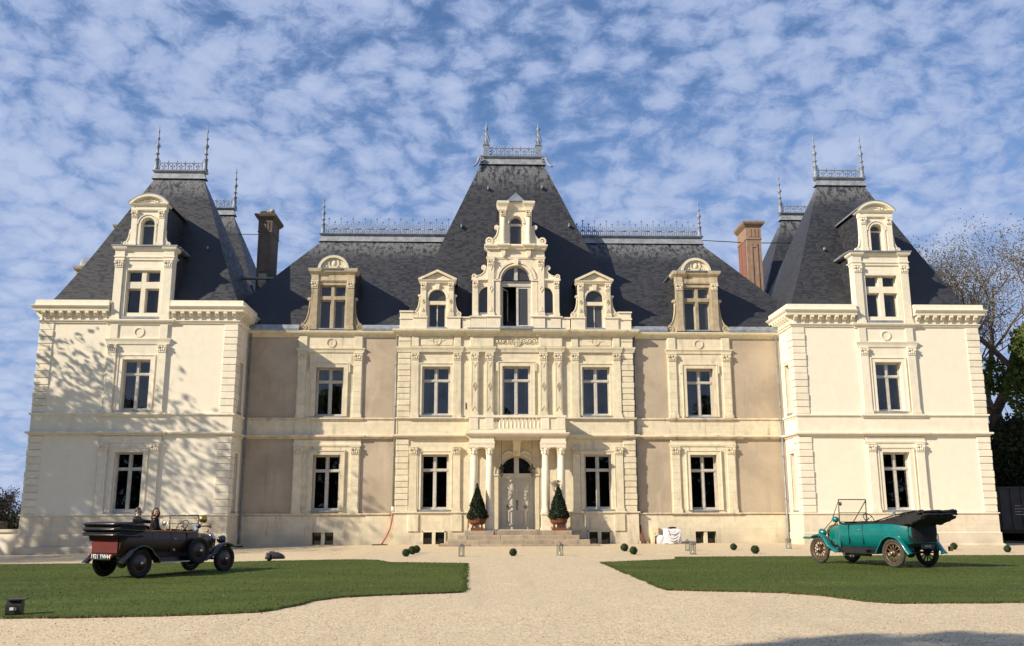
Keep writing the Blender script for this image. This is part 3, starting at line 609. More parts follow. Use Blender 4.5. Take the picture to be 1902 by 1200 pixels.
def quoins(tf, x_edge, sx, rows, w, side, mat):
    # corner stones wrapping the arris at (x_edge, 0); sx = direction of the outside
    for i, (a, b) in enumerate(rows):
        pr = 0.045 + 0.012 * ((i * 7) % 3); key = (round(b - a, 3), round(pr, 3), round(w, 2), round(side, 2), mat)
        if key not in _box_cache:
            mb = MB(); g = 0.014; mb.v = []; h = b - a; c = 0.022
            ring = [(-w, side), (-w, -pr + c), (-w + c, -pr), (pr - c, -pr), (pr, -pr + c), (pr, side)]
            inn = [(-w + c, side - 0.0), (-w + c, -pr + c + 0.004), (-w + c + 0.004, -pr + c), (pr - c - 0.004, -pr + c), (pr - c, -pr + c + 0.004), (pr - c, side - 0.0)]
            n = len(ring); vs = [(x, y, g) for x, y in inn] + [(x, y, g + c) for x, y in ring] + [(x, y, h - g - c) for x, y in ring] + [(x, y, h - g) for x, y in inn]; fs = []
            for L_ in range(3):
                for k in range(n - 1): fs.append((L_ * n + k, L_ * n + k + 1, (L_ + 1) * n + k + 1, (L_ + 1) * n + k))
            fs += [tuple(range(n - 1, -1, -1)), tuple(3 * n + k for k in range(n))]; mb.add(vs, fs); _box_cache[key] = proto('quoin_stone', mb, mat)
        o = bpy.data.objects.new('quoin_stone', _box_cache[key]); COL.objects.link(o); o.parent = CH
        o.matrix_basis = tf @ Matrix.Translation((x_edge, 0, a)) @ Matrix.Diagonal((sx, 1, 1, 1))
def rows(z0, z1, n): return [(z0 + (z1 - z0) * k / n, z0 + (z1 - z0) * (k + 1) / n) for k in range(n)]
def prof_string(z0, z1, out): # classic little string course
    m = z0 + (z1 - z0) * 0.45
    return [(-0.1, z0), (out * 0.35, z0), (out * 0.45, m), (out * 0.95, m + 0.01), (out, z1 - 0.03), (out * 0.9, z1), (-0.1, z1)]
MOD = {}
def modillion_mesh(mat):
    mb = MB(); mb.prismx([(0.02, 0), (-0.30, 0), (-0.30, -0.11), (-0.27, -0.15), (-0.22, -0.16), (-0.22, -0.21), (-0.17, -0.25), (-0.10, -0.28), (-0.09, -0.44), (0.02, -0.44)], -0.095, 0.095); return proto('modillion', mb, mat)
MOD['white'] = modillion_mesh('white')

def scroll_poly(w, h, n=10):
    # concave side scroll bracket outline from (0,h) down to (w,0)
    pts = [(0, 0), (w, 0), (w, h * 0.16)]
    for i in range(n + 1):
        t = i / n; a = PI / 2 * t; pts.append((w * 0.92 - (w * 0.74) * math.sin(a), h * 0.16 + h * 0.62 * (1 - math.cos(a))))
    pts += [(w * 0.18, h * 0.96), (0, h)]
    return pts
def scroll(tf, x, s, z, w, h, y0, y1, mat, parent, knob=True):
    mb = MB(tf); mb.prism([(x + s * a, z + b) for a, b in scroll_poly(w, h)], y0, y1)
    r = min(w * 0.36, h * 0.2)
    mb.ring(x + s * (w - r * 0.9), z + r, r * 0.55, r, y0 - 0.035, y1, 0, 2 * PI, 14); mb.disc(x + s * (w - r * 0.9), z + r, r * 0.28, y0 - 0.045, y1, 10)
    if knob: mb.disc(x + s * (w * 0.22), z + h * 0.93, w * 0.17, y0 - 0.03, y1, 10)
    sp = [(x + s * (w * 0.85 - w * 0.72 * math.sin(PI / 2 * t / 8)), y0 - 0.01, z + h * 0.2 + h * 0.62 * (1 - math.cos(PI / 2 * t / 8))) for t in range(9)]
    mb.tube(sp, 0.032, 5)
    return P('scroll', mb, mat, parent)

# ---------------------------------------------------------------- towers
TY = -2.0; TH = 5.1; TX = 19.9; TD = 13.8
def tower_dormer(tf, mat='white', detail=True):
    # two-storey stone dormer: cross window below, arched light above, segmental pediment
    mb = MB(tf); lw = 1.52; ww = 0.88
    wall(mb, -lw, lw, 11.58, 15.37, [(-ww, ww, 11.78, 14.30, False)], 0.42)
    for s in (-1, 1): mb.add([(s * lw, 0, 11.58), (s * lw, 2.4, 11.58), (s * lw, 2.4, 15.37), (s * lw, 0, 15.37)], [(0, 1, 2, 3)])
    wall(mb, -0.90, 0.90, 15.62, 17.9, [(-0.36, 0.36, 15.66, 17.24, True)], 0.40, 0.02)
    for s in (-1, 1): mb.add([(s * 0.9, 0.02, 15.6), (s * 0.9, 3.4, 15.6), (s * 0.9, 3.4, 18.0), (s * 0.9, 0.02, 18.0)], [(0, 1, 2, 3)])
    D = P('dormer', mb, mat)
    # stone cross
    c = MB(tf); c.box(-0.12, 0.12, 0.06, 0.36, 11.78, 14.30); c.box(-ww, -0.12, 0.055, 0.36, 13.33, 13.68); c.box(0.12, ww, 0.055, 0.36, 13.33, 13.68); P('mullion', c, mat, D)
    for s in (-1, 1):
        a, b = (-ww, -0.12) if s < 0 else (0.12, ww)
        for z0, z1 in ((11.78, 13.33), (13.68, 14.30)):
            f = MB(tf); y = 0.27; f.box(a, a + 0.07, y, y + 0.07, z0, z1); f.box(b - 0.07, b, y, y + 0.07, z0, z1); f.box(a + 0.07, b - 0.07, y, y + 0.07, z0, z0 + 0.07); f.box(a + 0.07, b - 0.07, y, y + 0.07, z1 - 0.07, z1)
            P('window_frame', f, 'timber', D); P('pane', MB(tf).box(a + 0.07, b - 0.07, y + 0.03, y + 0.04, z0 + 0.07, z1 - 0.07), 'glass', D)
    P('sill', MB(tf).box(-ww - 0.1, ww + 0.1, -0.1, 0.26, 11.68, 11.777), 'zinc', D)
    arch = MB(tf); arch.ring(0, 14.30, 0, 0, 0, 0, 0, 1, 1) if False else None
    sr = MB(tf)                                                        # architrave of the cross window
    sr.box(-ww - 0.17, -ww, -0.05, 0.03, 11.78, 14.30); sr.box(ww, ww + 0.17, -0.05, 0.03, 11.78, 14.30); sr.box(-ww - 0.17, ww + 0.17, -0.05, 0.03, 14.30, 14.46); P('window_surround', sr, mat, D)
    for s in (-1, 1): pilaster(tf, s * 1.29, 0.42, 11.6, 14.46, 14.47, mat, 0.14, parent=D)
    e = MB(tf); e.sweep([(-lw - 0.03, 0.6), (-lw - 0.03, 0), (-lw - 0.03, -0.13), (-1.05, -0.13), (-1.05, -0.06), (1.05, -0.06), (1.05, -0.13), (lw + 0.03, -0.13), (lw + 0.03, 0), (lw + 0.03, 0.6)], [(-0.12, 14.86), (0.0, 14.86), (0.0, 14.98), (0.04, 15.0), (0.04, 15.06), (0.0, 15.08), (0.0, 15.36), (0.10, 15.44), (0.13, 15.52), (0.13, 15.58), (-0.12, 15.58)])
    P('entablature', e, mat, D)
    P('lead_shelf', MB(tf).box(-1.74, 1.74, -0.29, 2.2, 15.584, 15.645), 'zinc', D)
    # upper stage
    for s in (-1, 1):
        pilaster(tf, s * 0.72, 0.30, 15.66, 17.24, 17.25, mat, 0.07, parent=D)
        scroll(tf, s * 0.905, s, 15.66, 0.34, 0.95, 0.03, 0.20, mat, D, False)
    r = MB(tf); r.ring(0, 16.88, 0.37, 0.47, -0.05, 0.03, 0, PI, 14); r.ring(0, 16.88, 0.50, 0.56, -0.08, 0.03, 0, PI, 14)
    for s in (-1, 1): r.box(s * 0.37, s * 0.47, -0.05, 0.03, 15.66, 16.88)
    P('arch_moulding', r, mat, D)
    fz = MB(tf); fz.sweep([(-0.93, 0.5), (-0.93, -0.07), (0.93, -0.07), (0.93, 0.5)], [(-0.1, 17.64), (0, 17.64), (0.02, 17.72), (0, 17.74), (0, 17.86), (0.1, 17.93), (0.14, 18.0), (-0.1, 18.0)]); P('entablature', fz, mat, D)
    R = (1.07 ** 2 + 0.53 ** 2) / (2 * 0.53); cz = 18.53 - R; a0 = math.asin(1.07 / R)
    pd = MB(tf); pd.prism(arc(0, cz, R - 0.12, PI / 2 - a0 * 0.98, PI / 2 + a0 * 0.98, 14), 0.0, 0.12)
    pd.ring(0, cz, R - 0.13, R, -0.20, 0.14, PI / 2 - a0, PI / 2 + a0, 18); pd.ring(0, cz, R - 0.17, R - 0.11, -0.12, 0.14, PI / 2 - a0 * .95, PI / 2 + a0 * .95, 18)
    for k in range(7): pd.sphere(((k - 3) * 0.14, -0.02, 18.13 + 0.12 * (1 - abs(k - 3) / 3.3)), 0.075, 7, 5, (1, 0.6, 0.8))
    P('pediment', pd, mat, D)
    rf = MB(tf); rf.ring(0, cz, R + 0.005, R + 0.05, -0.21, 3.4, PI / 2 - a0 * 1.02, PI / 2 + a0 * 1.02, 16); rf.box(-1.74, -0.92, 0.3, 2.3, 15.66, 15.70); rf.box(0.92, 1.74, 0.3, 2.3, 15.66, 15.70); P('dormer_roof', rf, 'zinc', D)
    ck = MB(tf)
    for s in (-1, 1): ck.box(s * 0.905, s * 0.96, 0.3, 3.5, 15.66, 17.95); ck.box(s * 1.525, s * 1.56, 0.45, 2.4, 12.6, 15.35)
    P('cheek', ck, 'slate_t', D)
    g = MB(tf); g.ring(0, 16.88, 0.29, 0.36, 0.24, 0.31, 0, PI, 14); [g.box(s * 0.29, s * 0.36, 0.24, 0.31, 15.66, 16.88) for s in (-1, 1)]; g.box(-0.29, 0.29, 0.24, 0.31, 15.66, 15.74); g.box(-0.29, 0.29, 0.23, 0.31, 16.82, 16.91); P('window_frame', g, 'timber', D)
    P('pane', MB(tf).prism([(-0.29, 15.74), (0.29, 15.74)] + arc(0, 16.88, 0.29, 0, PI, 10), 0.27, 0.28), 'glass_grey', D)
    return D
def hip_roof(x0, x1, y0, y1, z0, rx0, rx1, ry, rz, mat, flare=0.0, drop=0.0):
    mb = MB(); cx, cy = (x0 + x1) / 2, (y0 + y1) / 2; rings = []
    prof = [0.0, 0.10, 0.22, 0.4, 0.7, 1.0] if flare else [0.0, 1.0]
    for t in prof:
        k = t + flare * (1 - t) * t if flare else t; k = t - flare * t * (1 - t) * (1 - t) * -1 if flare else t
        rings.append([(x0 + (rx0 - x0) * k, y0 + (ry - 0.12 - y0) * k, z0 + (rz - z0) * t), (x1 + (rx1 - x1) * k, y0 + (ry - 0.12 - y0) * k, z0 + (rz - z0) * t), (x1 + (rx1 - x1) * k, y1 + (ry + 0.12 - y1) * k, z0 + (rz - z0) * t), (x0 + (rx0 - x0) * k, y1 + (ry + 0.12 - y1) * k, z0 + (rz - z0) * t)])
    for a, b in zip(rings[:-1], rings[1:]):
        for k in range(4): mb.add([a[k], a[(k + 1) % 4], b[(k + 1) % 4], b[k]], [(0, 1, 2, 3)])
    mb.add(rings[-1], [(0, 1, 2, 3)])
    return P('roof', mb, mat)
def finial(x, y, z, h, parent, r=0.16, style=0):
    mb = MB(); k = h / 3.0
    if style == 0:
        pf = [(r * 1.15, 0), (r * 1.15, 0.12 * k), (r * 0.8, 0.2 * k), (r * 0.75, 0.7 * k), (r * 0.95, 0.74 * k), (r * 0.95, 0.8 * k), (r * 0.5, 0.86 * k), (r * 0.42, 1.05 * k), (r * 0.8, 1.1 * k), (r * 0.8, 1.14 * k), (r * 0.4, 1.2 * k), (r * 0.5, 1.5 * k), (r * 1.0, 1.62 * k), (r * 0.6, 1.72 * k), (r * 0.3, 1.82 * k), (r * 0.28, 2.0 * k), (r * 0.62, 2.1 * k), (r * 0.62, 2.14 * k), (r * 0.25, 2.2 * k), (r * 0.2, 2.5 * k), (r * 0.42, 2.58 * k), (r * 0.2, 2.66 * k), (r * 0.12, 2.85 * k), (0.01, 3.0 * k)]
        mb.lathe(pf, x, y, 10, True, z)
    else:
        mb.box(x - 0.2, x + 0.2, y - 0.2, y + 0.2, z, z + 0.08); mb.box(x - 0.17, x + 0.17, y - 0.17, y + 0.17, z + 0.08, z + 0.72); mb.box(x - 0.21, x + 0.21, y - 0.21, y + 0.21, z + 0.72, z + 0.80)
        mb.lathe([(0.1, 0.8), (0.05, 0.86), (0.09, 0.95), (0.12, 1.1), (0.1, 1.22), (0.04, 1.32), (0.1, 1.5), (0.07, 1.56), (0.045, 1.6), (0.05, 1.72), (0.12, 1.86), (0.11, 1.94), (0.04, 2.04), (0.06, 2.1), (0.03, 2.2), (0.005, 2.48)], x, y, 10, True, z)
        for a in range(4): mb.tube([(x + 0.05 * math.cos(a * PI / 2 + .4), y + 0.05 * math.sin(a * PI / 2 + .4), z + 0.84)] + [(x + (0.08 + 0.14 * math.sin(t * PI / 6)) * math.cos(a * PI / 2 + .4), y + (0.08 + 0.14 * math.sin(t * PI / 6)) * math.sin(a * PI / 2 + .4), z + 0.86 + t * 0.105) for t in range(1, 6)] + [(x + 0.06 * math.cos(a * PI / 2 + .4), y + 0.06 * math.sin(a * PI / 2 + .4), z + 1.5)], 0.022, 5)
    return P('finial', mb, 'iron', parent)
def cresting_unit():
    # pointed arches with fleurs between two posts, 0.56 m wide
    mb = MB(); w = 0.28
    for s in (-1, 1): mb.tube([(s * w, 0, 0.02), (s * w, 0, 0.36)] , 0.034, 5)
    mb.tube([(-w, 0, 0.34)] + [(-w * math.cos(t * PI / 8), 0, 0.34 + 0.20 * math.sin(t * PI / 8)) for t in range(1, 8)] + [(w, 0, 0.34)], 0.034, 5)
    mb.tube([(0, 0, 0.0), (0, 0, 0.42)], 0.02, 5)
    for z, r, q in ((0.38, 0.07, 0.11), (0.17, 0.065, 0.11)):
        mb.sphere((0, 0, z + 0.02), r, 7, 5, (0.8, 0.5, 1.3))
        for s in (-1, 1): mb.sphere((s * q, 0, z - 0.05), r * 0.85, 7, 5, (1.1, 0.5, 0.9)); mb.tube([(0, 0, z - 0.1), (s * q * 0.7, 0, z - 0.12), (s * q * 1.4, 0, z - 0.04)], 0.016, 4)
    for s in (-1, 1): mb.sphere((s * w, 0, 0.62), 0.05, 7, 5, (0.7, 0.5, 1.7)); [mb.sphere((s * w + q * 0.075, 0, 0.52), 0.045, 6, 5, (1.1, 0.5, 0.8)) for q in (-1, 1)]; mb.tube([(s * w, 0, 0.34), (s * w, 0, 0.64)], 0.02, 4)
    return proto('cresting_panel', mb, 'iron')
CREST = cresting_unit()
def ridge_lead(x0, x1, y, z, parent, band=0.36, out=0.10):
    mb = MB(); hy = 0.16
    a = [(x0 - out - 0.08, y - hy - out, z - 0.03), (x1 + out + 0.08, y - hy - out, z - 0.03), (x1 + out + 0.08, y + hy + out, z - 0.03), (x0 - out - 0.08, y + hy + out, z - 0.03)]
    b = [(x0 + 0.0, y - hy, z + band), (x1, y - hy, z + band), (x1, y + hy, z + band), (x0, y + hy, z + band)]
    for k in range(4): mb.add([a[k], a[(k + 1) % 4], b[(k + 1) % 4], b[k]], [(0, 1, 2, 3)])
    P('ridge_flashing', mb, 'zinc_pale', parent)
    P('ridge_ledge', MB().sweep([(x0 - 0.02, y + hy), (x0 - 0.02, y - hy), (x1 + 0.02, y - hy), (x1 + 0.02, y + hy), (x0 - 0.02, y + hy)], [(-0.1, z + band - 0.02), (0.06, z + band), (0.14, z + band + 0.09), (0.14, z + band + 0.13), (0.02, z + band + 0.16), (-0.1, z + band + 0.16)], False).box(x0, x1, y - hy + 0.06, y + hy - 0.06, z + band + 0.02, z + band + 0.156), 'zinc', parent)
def tower(sx):
    X = TX * sx; tf = TF(X, TY); mb = MB(); xi = X - sx * TH; xo = X + sx * TH
    gw, fw = (-0.72, 0.72, 1.72, 4.70, False), (-0.72, 0.72, 6.86, 9.50, False)
    f = MB(tf); wall(f, -TH, TH, -0.7, 12.0, [gw, fw], 0.42)
    # inner return wall with narrow windows, outer and rear walls
    ti = TF(xi, TY + 1.15, PI / 2 if sx < 0 else -PI / 2); g = MB(ti)
    wc = -0.12 if sx < 0 else 0.12                                          # local x of the side windows
    wall(g, -1.15, 1.45, -0.7, 12.0, [(wc - 0.42, wc + 0.42, 1.72, 4.70, False), (wc - 0.42, wc + 0.42, 6.86, 9.50, False)], 0.42) if sx < 0 else wall(g, -1.45, 1.15, -0.7, 12.0, [(wc - 0.42, wc + 0.42, 1.72, 4.70, False), (wc - 0.42, wc + 0.42, 6.86, 9.50, False)], 0.42)
    f.v += g.v; b = len(f.v) - len(g.v); f.f += [tuple(i + b for i in q) for q in g.f]; f.sm += g.sm; f.mi += g.mi
    f.tf = None
    f.add([(xi, 0.6, -0.7), (xi, TD, -0.7), (xi, TD, 12), (xi, 0.6, 12)], [(0, 1, 2, 3)]); f.add([(xo, TY, -0.7), (xo, TD, -0.7), (xo, TD, 12), (xo, TY, 12)], [(0, 1, 2, 3)]); f.add([(xi, TD, -0.7), (xo, TD, -0.7), (xo, TD, 12), (xi, TD, 12)], [(0, 1, 2, 3)])
    P('tower_wall', f, 'white_render')
    for (z0, z1, gl) in ((1.72, 4.70, 'glass'), (6.86, 9.50, 'glass')):
        window(tf, z0, z1, 1.44, 0.27, gl); surround(tf, z0, z1, 1.44, 'white'); window(ti @ Matrix.Translation((wc, 0, 0)), z0, z1, 0.84, 0.27, gl); surround(ti @ Matrix.Translation((wc, 0, 0)), z0, z1, 0.84, 'white', 0.05, 0.14)
    def path(q=0.0, bay=True, back=0.3):
        l = [(X - TH - q, TD if sx < 0 else back), (X - TH - q, TY - q)]; r = [(X + TH + q, TY - q), (X + TH + q, back if sx < 0 else TD)]
        m = [(X - 1.62, TY - q), (X - 1.62, TY - q - 0.07), (X + 1.62, TY - q - 0.07), (X + 1.62, TY - q)] if bay else []
        return l + m + r
    P('plinth', MB().sweep(path(0.0), [(-0.2, -0.75), (0.20, -0.75), (0.20, -0.06), (0.15, 0.0), (0.10, 0.02), (0.10, 0.55), (0.05, 0.60), (0.05, 1.46), (-0.2, 1.46)]), 'white_plinth')
    for z0, z1, out in ((1.465, 1.58, 0.11), (5.54, 5.74, 0.20), (6.52, 6.70, 0.12)): P('string_course', MB().sweep(path(0.0), prof_string(z0, z1, out)), 'white')
    bd = MB(tf); bd.box(-TH - 0.03, TH + 0.03, -0.035, 0.02, 5.735, 6.525); P('frieze_band', bd, 'white')
    # corner stones
    for q in (-1, 1):
        quoins(tf, q * TH, q, rows(1.59, 5.53, 11), 0.68, 0.72, 'white'); quoins(tf, q * TH, q, rows(6.71, 11.40, 13), 0.68, 0.72, 'white')
    # framed window bays
    bay = MB(tf); bay.box(-1.60, -0.97, -0.045, 0.02, 1.59, 5.53); bay.box(0.97, 1.60, -0.045, 0.02, 1.59, 5.53); bay.box(-0.97, 0.97, -0.045, 0.02, 4.96, 5.53)
    bay.box(-1.60, -0.97, -0.045, 0.02, 6.71, 11.36); bay.box(0.97, 1.60, -0.045, 0.02, 6.71, 11.36); bay.box(-0.97, 0.97, -0.045, 0.02, 9.76, 11.36); P('window_bay', bay, 'white')
    for s in (-1, 1):
        pilaster(tf, s * 1.29, 0.42, 1.59, 4.77, 4.76, 'white', 0.13); pilaster(tf, s * 1.29, 0.42, 6.71, 9.91, 9.91, 'white', 0.13)
        P('frieze_block', MB(tf).bbox(s * 1.08, s * 1.50, -0.11, 0.0, 10.62, 11.34), 'white')
    en = MB(tf); en.sweep([(-1.60, 0.1), (-1.60, -0.07), (1.60, -0.07), (1.60, 0.1)], [(-0.1, 5.15), (0.0, 5.15), (0.03, 5.2), (0.03, 5.28), (0.0, 5.3), (0.0, 5.5), (-0.1, 5.5)]); en.sweep([(-1.60, 0.1), (-1.60, -0.07), (1.60, -0.07), (1.60, 0.1)], [(-0.1, 10.30), (0.02, 10.30), (0.05, 10.44), (0.10, 10.56), (0.10, 10.60), (-0.1, 10.60)]); P('entablature', en, 'white')
    P('roundel', MB(tf).ring(0, 10.95, 0.21, 0.27, -0.085, -0.02, 0, 2 * PI, 20), 'white')
    P('dormer_string', MB(tf).sweep([(-1.66, 0.1), (-1.66, -0.07), (1.66, -0.07), (1.66, 0.1)], [(-0.1, 11.35), (0.03, 11.35), (0.05, 11.44), (0.14, 11.50), (0.17, 11.58), (0.14, 11.62), (-0.1, 11.62)]), 'white')
    # main cornice, broken by the dormer
    cp = [(-0.25, 11.42), (0.06, 11.42), (0.10, 11.52), (0.14, 11.54), (0.14, 11.58), (0.03, 11.60), (0.03, 12.02), (0.33, 12.03), (0.34, 12.14), (0.42, 12.22), (0.46, 12.28), (0.46, 12.31), (0.30, 12.33), (0.28, 12.62), (-0.25, 12.62)]
    left = [(X - TH, TD if sx < 0 else 0.9), (X - TH, TY), (X - 1.58, TY)]; right = [(X + 1.58, TY), (X + TH, TY), (X + TH, 0.9 if sx < 0 else TD)]
    for pt in (left, right): P('cornice', MB().sweep(pt, cp), 'white')
    for q in (-1, 1):
        for k in range(8):
            inst('modillion', MOD['white'], CH, (X + q * (1.80 + k * 0.448), TY - 0.025, 12.025))
    a = PI / 2 if sx < 0 else -PI / 2
    for k in range(6): inst('modillion', MOD['white'], CH, (xi - sx * 0.025, TY + 0.12 + k * 0.42, 12.025), a)
    a = -PI / 2 if sx < 0 else PI / 2
    for k in range(5): inst('modillion', MOD['white'], CH, (xo + sx * 0.025, TY + 0.12 + k * 0.448, 12.025), a)
    tower_dormer(TF(X, TY - 0.03)); wing_dormer(TF(xo - sx * 0.25, 2.4, -PI / 2 if sx < 0 else PI / 2) @ Matrix.Translation((0, 0, 0.35)))
    # roofs: front pavilion and its twin behind
    for ry, y0, y1 in ((2.4, TY + 0.36, 6.6), (9.1, 4.7, TD + 0.1)):
        R = hip_roof(X - TH + 0.1, X + TH - 0.1, y0, y1, 12.5, X - 1.42, X + 1.42, ry, 21.1, 'slate_t', 0.16)
        ridge_lead(X - 1.42, X + 1.42, ry, 21.1, R)
        for k in range(5): inst('cresting_panel', CREST, R, (X + (k - 2) * 0.50, ry, 21.60), 0, (0.9, 1, 1))
        for s in (-1, 1): finial(X + s * 1.44, ry, 21.6, 2.95, R)
        hk = MB()                                                       # roof hooks and small flashings
        for (u, t) in ((-2.2, 0.45), (2.6, 0.42)):
            hk.box(X + u, X + u + 0.08, y0 + (ry - y0) * t - 0.12, y0 + (ry - y0) * t, 12.5 + 8.6 * t, 12.5 + 8.6 * t + 0.14)
        P('roof_hook', hk, 'zinc_pale', R)

# ---------------------------------------------------------------- wings
WY = 0.3; WX = 10.23
def cellar(tf, x, parent_mat='cream', z0=-0.02, z1=0.62):
    # pair of small cellar lights with stone jambs
    mb = MB(tf); mb.box(x - 0.63, x - 0.56, -0.06, 0.02, z0, z1 + 0.06); mb.box(x + 0.56, x + 0.63, -0.06, 0.02, z0, z1 + 0.06); mb.box(x - 0.63, x + 0.63, -0.06, 0.02, z1 + 0.002, z1 + 0.07); mb.box(x - 0.09, x + 0.09, -0.05, 0.3, z0, z1)
    o = P('cellar_window', mb, parent_mat)
    for s in (-1, 1): P('pane', MB(tf).box(x + s * 0.09, x + s * 0.56, 0.26, 0.27, z0, z1), 'glass', o)
    return o
def wing_dormer(tf):
    D = None; mb = MB(tf); hw = 1.18; ww = 0.72
    wall(mb, -hw, hw, 11.45, 14.95, [(-ww, ww, 11.64, 14.10, False)], 0.4)
    for s in (-1, 1): mb.add([(s * hw, 0, 11.45), (s * hw, 2.6, 11.45), (s * hw, 2.6, 14.9), (s * hw, 0, 14.9)], [(0, 1, 2, 3)])
    D = P('dormer', mb, 'old')
    c = MB(tf); c.box(-0.085, 0.085, 0.04, 0.34, 11.64, 14.10); c.box(-ww, -0.085, 0.035, 0.34, 13.28, 13.48); c.box(0.085, ww, 0.035, 0.34, 13.28, 13.48); P('mullion', c, 'old', D)
    for s in (-1, 1):
        a, b = (-ww, -0.085) if s < 0 else (0.085, ww)
        for z0, z1 in ((11.64, 13.28), (13.48, 14.10)):
            f = MB(tf); y = 0.24; f.box(a, a + 0.06, y, y + 0.07, z0, z1); f.box(b - 0.06, b, y, y + 0.07, z0, z1); f.box(a + 0.06, b - 0.06, y, y + 0.07, z0, z0 + 0.06); f.box(a + 0.06, b - 0.06, y, y + 0.07, z1 - 0.06, z1)
            P('window_frame', f, 'timber', D); P('pane', MB(tf).box(a + 0.06, b - 0.06, y + 0.03, y + 0.04, z0 + 0.06, z1 - 0.06), 'glass_grey', D)
    P('sill', MB(tf).box(-ww - 0.05, ww + 0.05, -0.12, 0.24, 11.56, 11.637), 'zinc', D)
    sr = MB(tf); sr.box(-ww - 0.10, -ww, -0.05, 0.03, 11.64, 14.10); sr.box(ww, ww + 0.10, -0.05, 0.03, 11.64, 14.10); sr.box(-ww - 0.10, ww + 0.10, -0.05, 0.03, 14.10, 14.22); P('window_surround', sr, 'old', D)
    for s in (-1, 1):
        pilaster(tf, s * 1.0, 0.36, 11.55, 13.97, 13.95, 'old', 0.12, cap='cream', parent=D)
        scroll(tf, s * 1.185, s, 11.5, 0.55, 1.95, 0.02, 0.22, 'old', D)
    e = MB(tf); e.sweep([(-1.2, 0.7), (-1.2, -0.13), (-0.8, -0.13), (-0.8, -0.06), (0.8, -0.06), (0.8, -0.13), (1.2, -0.13), (1.2, 0.7)], [(-0.12, 14.30), (0, 14.30), (0.04, 14.38), (0.0, 14.40), (0.0, 14.70), (0.06, 14.76), (0.14, 14.84), (0.17, 14.95), (0.17, 14.99), (-0.12, 14.99)]); P('entablature', e, 'old', D)
    pd = MB(tf); pd.prism(arc(0, 15.0, 0.80, 0, PI, 18), -0.02, 0.14); pd.ring(0, 15.0, 0.72, 0.86, -0.16, 0.16, 0, PI, 20, 0.93); pd.ring(0, 15.36, 0.24, 0.31, -0.07, 0.1, 0, 2 * PI, 18); pd.sphere((0.02, -0.02, 15.37), 0.17, 10, 8, (0.75, 0.4, 1.05))
    for s in (-1, 1):
        for k in range(3): pd.sphere((s * (0.38 + 0.1 * k), -0.03, 15.1 + 0.05 * (2 - k)), 0.07, 7, 5, (1, 0.5, 0.9))
    P('pediment', pd, 'cream', D)
    rf = MB(tf); rf.ring(0, 15.0, 0.84, 0.90, -0.1, 2.6, 0, PI, 16, 0.93); rf.box(-1.37, 1.37, -0.30, 2.4, 14.994, 15.03); P('dormer_roof', rf, 'zinc', D)
    ck = MB(tf)
    for s in (-1, 1): ck.box(s * 1.185, s * 1.24, 0.25, 2.6, 11.6, 14.9)
    P('cheek', ck, 'slate_w', D)
